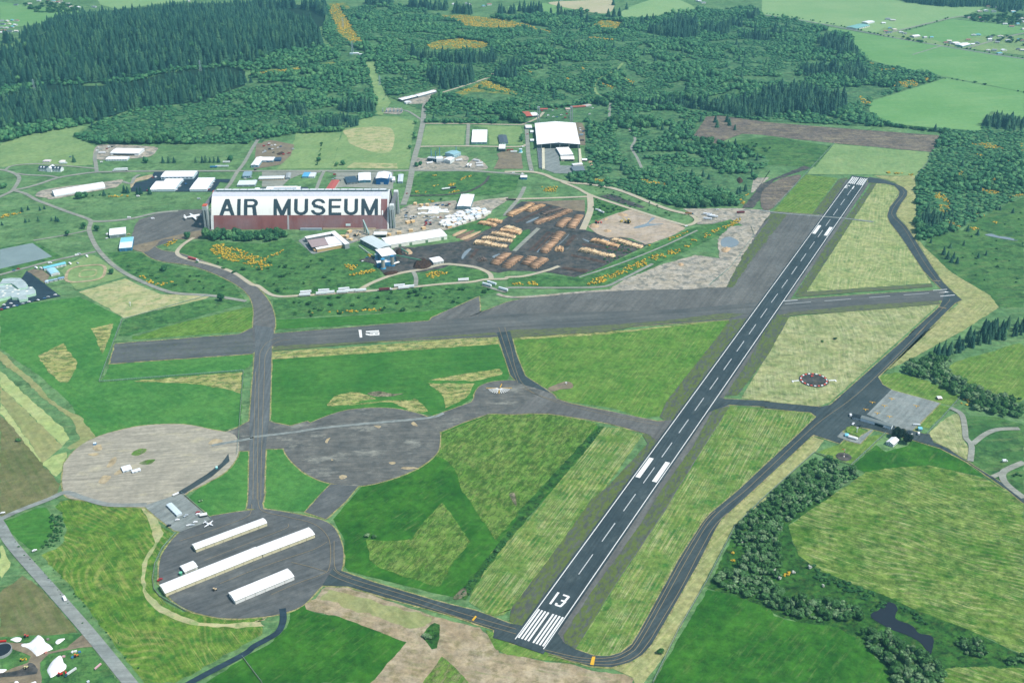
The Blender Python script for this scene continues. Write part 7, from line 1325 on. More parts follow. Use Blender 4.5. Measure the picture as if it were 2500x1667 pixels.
# arched shed
bld('arched_shed', 'long white arched shed on the dispersal ground', 'E1 985,1042', 'E1 1892,884', 24.0, 2.6, 'ax', 7.0, (226, 236, 238), (250, 252, 252), cat='shed', o=0.2)
# ---- far houses
def house(s, i, label, group, roofs, walls):
    p = G(s)[0]; W = random.uniform(10, 16); D = random.uniform(8, 11); h = random.uniform(2.9, 4.6)
    e = empty('house', tuple(p), random.uniform(-0.4, 0.4)); rc = roofs[i % len(roofs)]; wl = walls[i % len(walls)]; tag(e, label(rc), 'house', group)
    rt = random.choice(('gx', 'gy', 'gx', 'hip')); wallmesh(rt, W, D, h, 2.0).build('wall', plain(wl, 0.75, 0.15, 0.12), e); roofmesh(rt, W, D, h, 2.0, 0.5).build('roof', plain(rc, 0.7, 0.2, 0.12), e)
    for t in (0.25, 0.6): panel('window', e, W, D, 'f', W*t, W*t+1.8, 1.0, 2.3, GLASS)
RC = [(238, 242, 242), (150, 158, 160), (206, 210, 206), (120, 190, 200), (168, 120, 108), (90, 104, 112), (226, 222, 206)]
RCN = {RC[0]: 'white', RC[1]: 'grey', RC[2]: 'pale grey', RC[3]: 'turquoise', RC[4]: 'reddish', RC[5]: 'slate', RC[6]: 'cream'}
WC = [(232, 232, 226), (206, 214, 216), (226, 214, 190), (190, 200, 202)]
def pts(s):
    reg = None
    for t in s.split():
        if ',' not in t: reg = t
        else: yield reg+' '+t
for i, s in enumerate(pts('A4 1090,215 1130,180 1175,190 1150,262 1110,290 1140,300 1190,275 1250,300 1280,310 1460,345 1520,345 1650,390 1700,398 1680,378 1890,405 1930,395 1900,325 1940,322 1850,365 2050,340 2140,335 2040,365 2110,390 2210,375 2310,360 2340,375 2300,450 2340,460 2170,458 2085,460 2030,462 2130,488 2240,245')):
    house(s, i, lambda rc: RCN[rc]+' roofed house in the roadside village across the pastures', 'roadside village houses', RC, WC)
for i, s in enumerate(pts('A4 1860,165 1900,180 1960,170 1975,195 1955,110 2010,105 2080,112 2250,110 2260,120 2240,170 2300,190 2340,180 2330,205 2130,210 2180,225 2290,222 2030,70 2080,72 2345,270')):
    house(s, i+2, lambda rc: RCN[rc]+' roofed house in the far corner village', 'far corner village houses', RC, WC)
for i, s in enumerate(pts('A1 20,195 60,200 110,190 150,195 30,225 80,225 140,235 15,255 60,258 105,250 40,285 90,290 150,290 15,300 310,262 330,270 590,165 525,160 145,52 640,70 700,75 560,35 610,45 480,20 430,12 540,15 270,45 350,15 845,70 1690,22 660,80 520,28')):
    house(s, i+1, lambda rc: RCN[rc]+' roofed house in the village behind the forest', 'village behind the forest', RC, WC)
for i, s in enumerate(pts('A2 1790,45 1910,40 1930,48 2060,62 2110,50 A3 480,5 260,-2 1720,20 1755,32 1700,15')):
    house(s, i, lambda rc: RCN[rc]+' roofed farmhouse beyond the firs', 'farmhouses beyond the firs', RC, WC)
# ================================================================ LOG DECKS, LUMBER, VEHICLES, SMALL THINGS
def logmat(name, a, b):
    m_ = NB(name); at = m_.n('ShaderNodeAttribute', attribute_name='tint'); return m_.done(m_.mix(at.outputs['Fac'], a, b))
LG = {'gold': logmat('fresh_logs', C(232, 196, 150, 1.3), C(186, 146, 108, 1.1)), 'pale': logmat('pale_logs', C(242, 218, 176, 1.3), C(196, 164, 126, 1.1)), 'brown': logmat('weathered_logs', C(214, 176, 140, 1.2), C(160, 128, 102, 1.0)), 'grey': logmat('grey_logs', C(160, 140, 122), C(120, 106, 98))}
def log_deck(label, s, width, h, kind, ends=None):
    """a long deck of stacked logs lying across its axis"""
    A, Bq = G(s)[:2]; d = Bq-A; L = float(np.linalg.norm(d[:2])); e = empty('log_deck', tuple((A+Bq)/2), math.atan2(d[1], d[0])); tag(e, label, 'log pile', 'log decks in the yard')
    V = []; T = []; At = []; k = 0; rg = np.random.default_rng(int(abs(A[0]*7+A[1]))); n = 6
    x = -L/2
    while x < L/2:
        top = h*(0.72+0.28*math.sin((x+L/2)/11.0+rg.uniform(0, .4)))*min(1, (L/2-abs(x))/3+0.35)
        zz = 0.0
        while zz < top:
            r_ = rg.uniform(0.5, 0.85); hw = width/2*rg.uniform(0.85, 1.08); sk = rg.normal()*0.35; x_ = x+rg.normal()*0.3; oy = rg.normal()*0.7
            an = np.arange(n)*2*math.pi/n; ring = np.stack([np.cos(an)*r_, np.zeros(n), np.sin(an)*r_], 1)
            a_ = ring+np.array([x_-sk, oy-hw, zz+r_]); b_ = ring*0.85+np.array([x_+sk, oy+hw, zz+r_+rg.normal()*0.1])
            V.append(a_); V.append(b_)
            for i in range(n):
                j = (i+1) % n; T += [(k+i, k+n+i, k+n+j), (k+i, k+n+j, k+j)]
            for i in range(1, n-1): T += [(k, k+i+1, k+i)[::-1], (k+n, k+n+i, k+n+i+1)[::-1]]
            At += [rg.uniform()]*2*n; k += 2*n; zz += r_*1.7
        x += rg.uniform(1.0, 1.5)
    me = trimesh('logs', np.concatenate(V), np.array(T), np.array(At)); o = obj('logs', me, LG[kind], e); o['kind'] = 'stuff'
    for sx in (-1, 1):
        k2 = MB(); k2.box(sx*(L/2+0.5)-0.4, sx*(L/2+0.5)+0.4, -width*0.42, width*0.42, -.1, 0.7); k2.build('bunk', BARK, e)
decks = [('long golden deck at the upper yard edge', 'G2 960,460 1400,235', 11, 5, 'gold'), ('short golden deck beside the long upper deck', 'G2 1330,375 1610,245', 10, 5, 'gold'), ('grey weathered deck in the upper yard', 'G2 1600,440 1970,300', 9, 4, 'grey'), ('long brown deck below the grey one', 'G2 1470,610 2130,360', 10, 5, 'brown'),
 ('brown deck beside the yellow broom', 'G2 1920,670 2090,500', 12, 4.5, 'brown'), ('brown deck next to the pale ramp', 'G2 2150,690 2310,450', 12, 4.5, 'brown'), ('golden deck by the lumber stacks, upper of two', 'G2 540,545 820,590', 9, 4.5, 'gold'), ('golden deck by the lumber stacks, lower of two', 'G2 390,590 710,650', 9, 4.5, 'gold'),
 ('knobbly pale deck at the head of the stack of five', 'G2 880,685 1180,770', 10, 5, 'pale'), ('pale deck second in the stack of five', 'G2 780,745 1180,800', 9, 5, 'gold'), ('pale deck third in the stack of five', 'G2 620,805 1080,870', 9, 5, 'pale'), ('pale deck fourth in the stack of five', 'G2 440,900 1040,940', 9, 5, 'pale'), ('pale deck lowest in the stack of five', 'G2 290,975 930,1050', 10, 5.5, 'pale'),
 ('single brown deck along the puddles', 'G2 1620,1160 1970,780', 12, 5, 'brown'), ('stub of golden logs by the curve', 'G2 1850,1105 2000,1110', 13, 5, 'gold'), ('brown deck first of the four lower ones', 'G2 680,1390 930,1175', 12, 5, 'brown'), ('brown deck second of the four lower ones', 'G2 900,1450 1160,1225', 12, 5, 'brown'), ('brown deck third of the four lower ones', 'G2 1270,1390 1430,1250', 12, 4.5, 'brown'), ('brown deck last of the four lower ones', 'G2 1420,1450 1660,1275', 12, 5, 'brown'), ('small weathered deck beside the scrub', 'G2 360,1310 520,1290', 10, 3.5, 'grey'),
 ('golden deck below the sorting yard', 'G3 590,920 1080,1020', 9, 5.5, 'gold'), ('pale deck beside the ramp of the sorting yard', 'G3 950,915 1480,1040', 9, 5.5, 'pale'), ('long pale deck on the black rows', 'G3 390,1085 1000,1200', 9, 5.5, 'pale')]
for lab, s, wd, h, kd in decks: log_deck(lab, s, wd*1.2, h, kd)
# heaps (irregular mounds)
def mound(name, label, s, h, mat, cat, rough=0.25, edge=4.0):
    P = G(s)[:, :2]; P = catmull(P, True, 3); c = P.mean(0); mn, mx = P.min(0), P.max(0); st = max((mx-mn).max()/22, 0.7)
    gx, gy = np.meshgrid(np.arange(mn[0], mx[0], st), np.arange(mn[1], mx[1], st)); q = np.stack([gx.ravel(), gy.ravel()], 1); q = q[inpoly(q, P)]
    n = len(P); r_ = delaunay_2d_cdt([Vector(p-c) for p in P]+[Vector(p-c) for p in q], [], [list(range(n))], 1, 1e-3); V = np.array([tuple(v) for v in r_[0]])
    PP = P-c; dm = np.full(len(V), 1e9)
    for i in range(n):
        a, b = PP[i-1], PP[i]; d = b-a; t = np.clip(((V-a)@d)/(d@d+1e-9), 0, 1); dm = np.minimum(dm, np.linalg.norm(V-(a+t[:, None]*d), axis=1))
    z = h*np.minimum(1, dm/edge)**0.7; nz = np.array([mnoise.noise(Vector((v[0]/4, v[1]/4, h))) for v in V]); z = np.where(dm < 0.05, 0.0, z*(1+rough*nz))+0.0
    o = obj(name, meshdata(name, np.column_stack([V, z]), r_[2]), mat); o.location = (c[0], c[1], 0.30); return tag(o, label, cat)
TARP = plain((250, 250, 248), 0.45, 0.3, 0.08); M['chips'] = plain((190, 164, 130), 0.9, 0.1, 0.25); M['barkheap'] = plain((74, 56, 46), 0.95, 0.05, 0.3)
farm = [('biggest white tarped silage heap', 'G6 410,410 560,385 650,310 740,238 830,300 870,370 950,420 1010,490 990,512 870,562 720,640 690,630 590,530 490,470 420,455', 3.2), ('pointed white tarped silage heap', 'G6 1160,628 1195,680 1220,760 1270,810 1250,890 1120,970 990,1045 960,1030 905,930 910,880 980,760 1080,665', 3.2), ('low white tarped heap beside the red truck', 'G6 200,322 300,275 410,290 390,350 310,370 240,340', 1.8), ('small white tarped heap on the grass', 'G6 1060,372 1120,312 1240,300 1220,330 1110,410', 1.6), ('white tarped heap at the slurry tracks', 'G6 -60,900 0,885 130,892 70,950 0,972 -60,980', 1.8), ('little white heap by the farm drive', 'G6 275,1130 330,1108 365,1150 350,1190 290,1190', 1.5), ('white heap beside the little one', 'G6 590,1150 680,1115 700,1150 690,1200 600,1200', 1.5)]
for lab, s, h in farm: mound('silage_heap', lab, s, h, TARP, 'silage heap', 0.3, 5)
for lab, s, h, mt in (('dark bark heap before the truck garage', 'G1 1090,690 1120,600 1200,560 1330,560 1440,620 1400,680 1300,720 1180,720', 5, 'barkheap'), ('tan chip heap behind the boiler yard', 'G1 920,420 980,360 1060,390 1080,440 1000,460', 4, 'chips'), ('black heap beside the boiler house', 'G1 560,790 700,750 830,760 800,800 680,830 600,830', 2.5, 'barkheap'), ('brown bark heap beside the conveyor', 'G1 780,390 860,350 900,420 880,480 800,470', 4, 'barkheap'), ('pale sawdust heap in the sorting yard', 'G3 560,660 600,620 660,620 740,660 700,690 600,690', 2.5, 'chips'), ('bleached timber heap in the sorting yard', 'G3 1050,460 1120,430 1240,470 1160,500', 2, 'chips'), ('flat slab heap at the sorting yard edge', 'G3 790,550 850,520 890,540 840,570', 2, 'chips'), ('pale slash heap in the sorting yard', 'G3 800,740 860,715 940,735 940,760 860,770', 2, 'chips'), ('sandy heap beside the grey pond', 'B3 1910,770 1950,752 2000,760 1970,795 1930,795', 3, 'chips'), ('dark clod heap at the pit', 'B3 2050,140 2090,130 2110,165 2070,180', 4, 'barkheap'), ('pale rubble heap on the gravel', 'B3 1525,900 1560,890 1580,910 1545,922', 2, 'chips'), ('sawdust heap by the white sheds', 'E5 1530,1235 1570,1190 1615,1200 1620,1235', 3, 'chips'), ('second sawdust heap by the white sheds', 'E5 1545,1310 1590,1270 1640,1285 1620,1330', 3, 'chips'), ('brown heap at the lane end by the scrap', 'A2 200,1385 250,1365 275,1378 230,1395', 2, 'barkheap')):
    mound('heap', lab, s, h, M[mt], 'heap', 0.5, 5)
for i, s in enumerate(('E8 1130,1050 1280,975 1420,950 1330,1010 1180,1075', 'E8 1190,1090 1400,1000 1560,960 1480,1020 1300,1110', 'E8 1270,1125 1500,1030 1680,975 1600,1040 1380,1140', 'E8 1350,1155 1560,1080 1720,1010 1640,1070 1440,1165')):
    mound('bark_mound', ['first', 'second', 'third', 'last'][i]+' long tan ridge of the striped bark mound', s, 3.0, M['chips'] if i % 2 == 0 else plain((126, 106, 90), 0.95, 0.05, 0.3), 'bark mound', 0.4, 6)
# lumber stacks
def lumber(label, s, ang, L, W, h, col, group, cover=(244, 246, 246)):
    p = G(s)[0]; e = empty('lumber_stack', tuple(p), ang); tag(e, label, 'lumber stack', group)
    for i in range(2): box_obj('bundle', plain(col, 0.8), e, -L/2, L/2, -W/2+W*i/2+0.06, -W/2+W*(i+1)/2-0.06, 0.25, h)
    box_obj('cover', plain(cover, 0.5), e, -L/2-.15, L/2+.15, -W/2-.1, W/2+.1, h, h+0.25)
    for t in (-0.35, 0.35): box_obj('bearer', BARK, e, L*t-0.15, L*t+0.15, -W/2, W/2, -.05, 0.25)
random.seed(3)
for row, (xa, xb, y, n) in enumerate(((480, 900, 575, 7), (560, 870, 552, 5), (690, 1040, 605, 6), (680, 1060, 635, 7), (480, 860, 665, 6))):
    for i in range(n):
        x = xa+(xb-xa)*(i+0.5)/n; lumber('white wrapped lumber stack in the parking lot rows', f'E8 {x:.0f},{y}', gang+0.02, 7.2, 7.5, random.uniform(2.4, 4.2), (226, 220, 196), 'wrapped lumber by the parking lot')
BAND = sample(PX('E8 1010,935 1350,835 1700,715 1830,640 1870,600 1700,565 1450,590 1260,640 1030,725 880,850'), 8.6, np.random.default_rng(5))
for i, q in enumerate(BAND):
    pz = project(np.array([[q[0], q[1], 0.0]]))[0]; lumber('white wrapped lumber stack in the long band beyond the mill shed', f'S {pz[0]:.2f},{pz[1]:.2f}', 0.55+0.06*(i % 3), 8.2, 7.4, random.uniform(2.8, 4.8), (234, 232, 218) if i % 11 else (222, 184, 130), 'wrapped lumber beyond the mill shed', (246, 248, 250) if i % 6 else (206, 222, 230))
for s, lab in (('E8 280,830', 'tall tan lumber stack beside the parking lot'), ('E8 370,810', 'pale tan lumber stack beside the parking lot'), ('E8 420,470', 'tan lumber stack at the lot corner'), ('E8 535,495', 'tan lumber pair at the upper lot edge'), ('E8 650,495', 'tan lumber stack at the upper lot edge'), ('E8 340,985', 'tan lumber stack below the exit lane'), ('E7 1870,960', 'large tan roofed lumber stack by the mill'), ('E7 850,1030', 'tan lumber stack behind the timber shed'), ('E7 930,1035', 'golden lumber stack behind the timber shed'), ('E7 1000,1080', 'tan lumber stack near the yard crane'), ('E7 980,940', 'low tan lumber row at the hangar foot'), ('E7 380,1275', 'tan lumber stack at the timber shed door'), ('E8 580,935', 'cream lumber stack by the lot exit'), ('E8 1650,620', 'orange lumber stack in the white band'), ('E7 1690,995', 'tan lumber stack by the kiln shed')):
    lumber(lab, s, random.uniform(0, 1.5), random.uniform(6, 9), 5.5, random.uniform(3, 5), (222, 186, 132), 'tan lumber stacks around the mill', (236, 208, 160))
# vehicles
WHL = plain((24, 26, 28), 0.7)
def wheels(e, xs, hw, r_):
    for x in xs:
        for sy in (-1, 1): k = MB(); k.tube((x, sy*hw-0.14*sy, r_), (x, sy*hw+0.12*sy, r_), r_, r_, 10); k.build('wheel', WHL, e)
def car_proto(col, kind):
    e = empty('parked_'+kind); bm_ = plain(col, 0.3, 0.5, 0.03); k = MB()
    if kind == 'van': k.prism_y([(-2.5, 0.35), (2.5, 0.35), (2.5, 1.0), (1.7, 1.25), (1.2, 2.1), (-2.5, 2.15)], -0.98, 0.98)
    elif kind == 'pickup': k.prism_y([(-2.6, 0.45), (2.6, 0.45), (2.6, 0.95), (1.3, 1.08), (0.8, 1.75), (-0.6, 1.75), (-0.7, 1.05), (-2.6, 1.05)], -0.95, 0.95)
    else: k.prism_y([(-2.2, 0.32), (2.25, 0.32), (2.25, 0.75), (1.2, 0.92), (0.5, 1.42), (-1.2, 1.42), (-1.9, 0.95), (-2.2, 0.9)], -0.88, 0.88)
    k.build('body', bm_, e); k = MB(); zt = {'van': (1.3, 1.95), 'pickup': (1.12, 1.62), 'car': (0.97, 1.34)}[kind]
    xa, xb = {'van': (0.2, 1.35), 'pickup': (-0.5, 0.95), 'car': (-1.3, 0.75)}[kind]; k.box(xa, xb-0.25, -0.9 if kind == 'car' else -1.0, 0.9 if kind == 'car' else 1.0, zt[0], zt[1]); k.build('window_band', GLASS, e)
    wheels(e, (-1.45, 1.45), 0.86, 0.33); return e
PRO = {}
def vehicle(s, ang, col, label, kind='car', group=None, scale=1.0):
    key = (col, kind); p = G(s)[0]; loc = (p[0], p[1], p[2]+8.5*LZ if p[2] < 0.1 else p[2]+1.2)
    cat = {'van': 'van', 'pickup': 'pickup', 'car': 'car'}[kind]
    if key not in PRO: PRO[key] = o = car_proto(col, kind); o.location = loc; o.rotation_euler = (0, 0, ang)
    else: o = dup(PRO[key], loc, ang)
    o.scale = (scale,)*3; o['label'] = label; o['category'] = cat
    if group: o['group'] = group
    elif 'group' in o: del o['group']
    return o
COLS = {'white': (240, 242, 242), 'silver': (180, 190, 194), 'black': (34, 38, 42), 'blue': (60, 104, 150), 'red': (160, 40, 40), 'green': (70, 120, 100), 'tan': (206, 190, 150)}
def lot(spec, ang, where, group, kinds=('car',)):
    i = 0
    for s in pts(spec):
        nm = random.choice(['white', 'white', 'silver', 'black', 'blue', 'white', 'red', 'silver']); vehicle(s, ang+random.uniform(-.1, .1), COLS[nm], f'{nm} {"van" if kinds[i % len(kinds)] == "van" else "car" if kinds[i % len(kinds)] == "car" else "pickup"} parked {where}', kinds[i % len(kinds)], group, 1.15); i += 1
lot('E8 230,585 265,640 240,685 250,720 240,765 340,715 400,715 430,720 345,755 380,755 605,725 640,715 700,715 740,735 790,715 865,735 905,730 635,790 625,815 640,850 610,880 710,790 705,830 715,865 680,850 820,490 860,490 950,495 1010,500 1040,500 1075,470', 0.5, 'in the mill parking lot', 'cars in the mill parking lot', ('car', 'pickup', 'car', 'van'))
lot('G8 90,1275 235,1245 115,1340 165,1335 30,1375 310,1300 360,1295 490,1250 620,1210 765,1185 810,1175 950,1140 1030,1105 1180,1062 390,510 295,540', 0.15, 'in the school lot', 'cars in the school lot')
lot('E2 300,930 930,770 890,850 870,870 820,920 1490,780 1460,830 1440,865 1420,890 1400,915 985,820 1510,935 400,700 445,695', 1.1, 'on the fresh asphalt lot', 'cars on the fresh asphalt lot', ('car', 'van', 'car'))
lot('E5 375,700 200,330 250,335 930,215 1020,335 1130,315 1145,265 870,370 1100,385 1165,380 940,375 770,345 740,390 1380,590 1390,630 1440,650 1625,205 655,255 860,245 1565,320 290,945 500,980 105,1440 280,1465', 0.4, 'in the clutter around the huge white roof', 'cars around the huge white roof', ('car', 'pickup', 'van'))
lot('E3 35,135 125,90 175,125 235,120 335,145 285,165 135,190 185,190 25,250 55,225 205,250 350,245 385,285 470,265 500,260 325,355 120,115 60,240 560,190', 0.8, 'in the scrap lots', 'cars in the scrap lots', ('van', 'pickup', 'car'))
lot('E3 1300,650 1310,710 1330,770 1300,850 1270,730 1390,755 1540,760 1590,800 1640,730 1890,760 110,420 50,425 E2 2230,565 2050,720 2150,705 1930,935 2220,745 2100,700', 0.2, 'behind the great hangar', 'cars behind the great hangar', ('van', 'car', 'pickup'))
lot('E1 1765,165 1750,220 1920,185 1960,150 2010,150 1825,425 1265,330', 0.3, 'beside the white depot', 'cars by the white depot', ('car', 'van'))
lot('G4 205,510 350,555 1645,725 2060,1 A4 1', 0.0, '', '') if False else None
for s, a, c_, lab, kd in (('G4 205,515', 0.9, 'white', 'white pickup in front of the long grey roofed shed', 'pickup'), ('G4 350,560', 0.9, 'black', 'dark car in front of the long grey roofed shed', 'car'), ('G4 1648,735', 1.3, 'white', 'white van beside the turquoise shed', 'van'), ('G4 145,330', 1.4, 'white', 'white van at the office with black roof', 'van'), ('G4 905,590', -0.35, 'white', 'white car against the open bay of the long shed', 'car'), ('G5 405,390', 0.9, 'silver', 'pale pickup between office and ramp fence', 'pickup'), ('G5 305,438', 0.3, 'white', 'white car below the narrow office', 'car'), ('G5 205,505', 0.4, 'black', 'dark car at the ramp corner', 'car'), ('G5 545,350', 0.6, 'red', 'red car beside the boxy shed', 'car'), ('G5 545,370', 0.6, 'white', 'white car beside the red one', 'car'), ('G5 515,465', 0.4, 'white', 'white car near the twin aircraft', 'car'), ('G5 480,500', 0.4, 'silver', 'silver car near the twin aircraft', 'car'), ('D1 533,888', -0.98, 'white', 'white van driving on the county road', 'van'), ('D1 285,490', 0.7, 'white', 'white car parked off the county road', 'car'), ('D1 25,182', 0.5, 'white', 'white car at the farm lane junction', 'car'), ('G5 100,1140', 0.8, 'red', 'dark red pickup behind the longest shed', 'pickup'), ('E8 265,268', 1.3, 'red', 'red car on the broad cross street', 'car'), ('B1 1372,500', 0.2, 'white', 'white bus on the museum forecourt', 'van'), ('G1 265,520', 0.4, 'blue', 'pale blue car at the mill fence', 'car'), ('G1 190,585', 1.0, 'white', 'white car at the mill fence', 'car'), ('G3 2250,672', 0.5, 'white', 'white pickup at the end of the sorting yard', 'pickup'), ('C4 2178,1205', 0.1, 'white', 'white camper on the campground lane', 'van'), ('E2 130,1040', 0.1, 'white', 'white van on the bank above the forecourt', 'van'), ('E2 1220,1085', 0.2, 'silver', 'pale camper beside the great hangar', 'van'), ('B1 1160,490', 0.1, 'white', 'white camper at the museum entrance', 'van'), ('B1 965,640', 1.2, 'white', 'white van beside the hangar office', 'van'), ('B1 960,675', 0.8, 'white', 'white car beside the hangar office', 'car'), ('B1 1155,640', 0.2, 'tan', 'yellow pickup beside the hangar office', 'pickup'), ('G8 775,490', -0.6, 'white', 'white van in the row by the turquoise shed', 'van'), ('G8 885,505', -0.5, 'white', 'white box van in the row by the turquoise shed', 'van'), ('G8 1640,220', 0.4, 'white', 'white camper by the riding ground', 'van'), ('G8 1690,200', 0.4, 'silver', 'silver camper by the riding ground', 'van'), ('G8 1855,245', -0.9, 'white', 'white trailer van by the riding ground', 'van'), ('G8 1495,400', -0.7, 'white', 'white boat van on the riding ground', 'van'), ('G8 1655,385', -0.5, 'silver', 'silver car on the riding ground', 'car'), ('G8 1070,390', 0.2, 'white', 'white van behind the turquoise shed', 'van'), ('B3 1882,418', 0.1, 'white', 'white pickup on the gravel flat', 'pickup'), ('E5 435,1385', 0.1, 'white', 'white car at the haul road junction', 'car')):
    vehicle(s, a, COLS[c_], lab, kd, None, 1.25 if kd == 'van' else 1.1)
# trailers and trucks
def trailer_proto(col, L=15.5, h=3.9, under=0.9, trim=(150, 156, 158)):
    e = empty('semi_trailer'); k = MB(); k.box(-L/2, L/2, -1.3, 1.3, 1.15, h); k.build('box_body', plain(col, 0.45, 0.3, 0.08), e)
    box_obj('chassis', plain((60, 62, 64)), e, -L/2+.3, L/2-.3, -0.5, 0.5, under, 1.15); box_obj('rear_door', plain(trim), e, -L/2-.06, -L/2, -1.2, 1.2, 1.25, h-.1)
    wheels(e, (-L/2+1.6, -L/2+2.9), 1.1, 0.5); box_obj('landing_leg', plain((90, 92, 94)), e, L/2-3, L/2-2.8, -0.9, 0.9, -.05, 1.15); return e
def cab(e, x, col):
    k = MB(); k.prism_y([(x, 0.5), (x+3.4, 0.5), (x+3.4, 1.7), (x+2.0, 1.9), (x+1.5, 3.3), (x, 3.3)], -1.2, 1.2); k.build('cab', plain(col, 0.35, 0.4, 0.04), e)
    box_obj('windscreen', GLASS, e, x+1.45, x+2.05, -1.0, 1.0, 2.0, 3.0); wheels(e, (x+0.6, x+2.7), 1.1, 0.5)
TP = {}
def trailer(s, ang, label, col=(238, 242, 244), group=None, cabcol=None, sc=1.0):
    p = G(s)[0]; loc = (p[0], p[1], p[2]+7.5*LZ); k = (col, cabcol)
    if k not in TP:
        TP[k] = o = trailer_proto(col)
        if cabcol: cab(o, 8.2, cabcol); o.name = 'semi_truck'
        o.location = loc; o.rotation_euler = (0, 0, ang)
    else: o = dup(TP[k], loc, ang)
    o.scale = (sc,)*3; o['label'] = label; o['category'] = 'truck' if cabcol else 'trailer'
    if group: o['group'] = group
    elif 'group' in o: del o['group']
ra = lambda s: pang(s)
a1 = ra('B2 420,1190 1000,1145')
for s in pts('B2 467,1165 458,1190 628,1152 608,1176 675,1168 808,1138 795,1164 865,1154 960,1150 1307,1108 1345,1126 1390,1116 1880,1055'):
    trailer(s, a1+random.uniform(-.04, .04), 'white trailer parked along the pale mill road', group='trailers along the mill road', sc=1.12)
trailer('B2 1170,1140', a1, 'dark red trailer truck among the white trailers', (116, 56, 60), None, (238, 240, 240), 1.1)
for s, lab in (('B2 2090,1100', 'blue white trailer where the mill road meets the tarmac'), ('B2 2133,1085', 'white trailer beside the blue white one'), ('B2 2237,1140', 'lone white trailer at the tarmac corner')): trailer(s, ra('B2 2050,1085 2240,1140'), lab, (226, 236, 240), None, None, 1.1)
trailer('B1 1727,866', ra('B1 1660,850 1900,910'), 'red and white tanker truck on the hangar loop road', (196, 90, 90), None, (238, 240, 240), 1.15)
trailer('E1 2190,580', ra('E1 2090,588 2300,580')+math.pi, 'white tanker truck on the straight road', (236, 242, 242), None, (220, 228, 230), 1.6)
for s, lab, c_ in (('E2 1715,432', 'white trailer on the verge behind the road', (240, 244, 244)), ('E2 1580,508', 'white trailer beside the blue container', (236, 242, 244)), ('E2 1485,520', 'blue container on the verge', (60, 130, 176)), ('E2 1690,508', 'pale trailer beside the pickup on the verge', (214, 226, 230)), ('E1 1835,265', 'white trailer at the depot gate', (242, 244, 244)), ('E4 2095,510', 'red container in the dirt yard', (170, 70, 76)), ('E1 1145,452', 'long white tank trailer behind the dormered house', (230, 240, 238)), ('B3 2087,447', 'dark red container on the gravel flat', (120, 40, 48)), ('E4 2165,540', 'white trailer in the dirt yard', (236, 240, 240))):
    trailer(s, 0.05, lab, c_, None, None, 0.95)
for i, s in enumerate(pts('E4 1335,780 1385,790 1490,700 1545,745 1555,790 E4 655,740 1180,690')): trailer(s, (1.35, 1.35, -0.5, 0.2, 0.2, 0.6, 0.4)[i], ['first of two white trailers by the plant gate', 'second of two white trailers by the plant gate', 'white trailer angled by the plant yard', 'white trailer beside the angled one', 'long white trailer at the plant road', 'white trailer before the louvred hall', 'white trailer by the gabled plant hall'][i], (244, 246, 246), None, None, 0.95)
for i, s in enumerate(pts('B3 1790,465 1820,478 1845,485 1790,505')): trailer(s, -0.35, ['upper white trailer parked on the gravel flat', 'second white trailer parked on the gravel flat', 'third white trailer parked on the gravel flat', 'short white trailer parked on the gravel flat'][i], (240, 244, 246), None, None, 1.0)
for i, s in enumerate(pts('G3 715,400 770,430')): trailer(s, -0.75, ['white trailer on the lay-by beside the ramp', 'white trailer behind the lay-by trailer'][i], (242, 244, 244), None, None, 0.8)
trailer('B3 1620,455', -0.3, 'log truck on the haul road', (176, 120, 70), None, (70, 110, 130), 0.8)
trailer('G6 1380,960', ra('G6 1480,885 1200,1075'), 'silver tipper truck with teal cab by the pointed heap', (206, 212, 208), None, (52, 96, 110), 0.62); trailer('G6 1880,862', ra('G6 1945,800 1820,910'), 'red sided flat trailer on the farm grass', (214, 170, 176), None, None, 0.5)
trailer('G6 45,380', 0.12, 'red farm truck beside the slurry tank', (200, 40, 34), None, None, 0.5); trailer('G5 285,140', 0.75, 'white box truck at the edge of the pale pad', (244, 246, 246), None, (60, 70, 74), 0.5); trailer('G5 440,500', 0.4, 'white box truck near the ramp corner', (244, 246, 246), None, None, 0.36)
trailer('G4 1605,540', -0.15, 'white boat trailer at the corner of the concrete ramp', (236, 242, 244), None, None, 0.55)
# tractors, harvester, loaders
def machine(s, ang, label, col, kind='tractor', sc=1.0):
    p = G(s)[0]; e = empty(kind, (p[0], p[1], p[2]+0.5), ang); e.scale = (sc,)*3; tag(e, label, kind.replace('_', ' ')); bm_ = plain(col, 0.4, 0.4, 0.06)
    k = MB(); k.prism_y([(-1.6, 0.9), (2.3, 0.9), (2.3, 1.7), (0.3, 1.8), (-1.6, 1.8)], -0.65, 0.65); k.build('body', bm_, e); k = MB(); k.prism_y([(-1.4, 1.8), (0.2, 1.8), (0.0, 3.0), (-1.2, 3.0)], -0.75, 0.75); k.build('cab', GLASS, e); box_obj('cab_roof', bm_, e, -1.4, 0.2, -0.85, 0.85, 3.0, 3.15)
    for x, r_ in ((-0.9, 0.95), (1.7, 0.6)):
        for sy in (-1, 1): k = MB(); k.tube((x, sy*0.75, r_), (x, sy*1.25, r_), r_, r_, 12); k.build('wheel', WHL, e)
    if kind != 'tractor': k = MB(); k.tube((1.5, 0, 2.0), (4.6, 0, 3.6), 0.28, 0.2, 8); k.build('boom', bm_, e); box_obj('bucket', bm_, e, 4.2, 5.4, -1.2, 1.2, 0.3, 1.3)
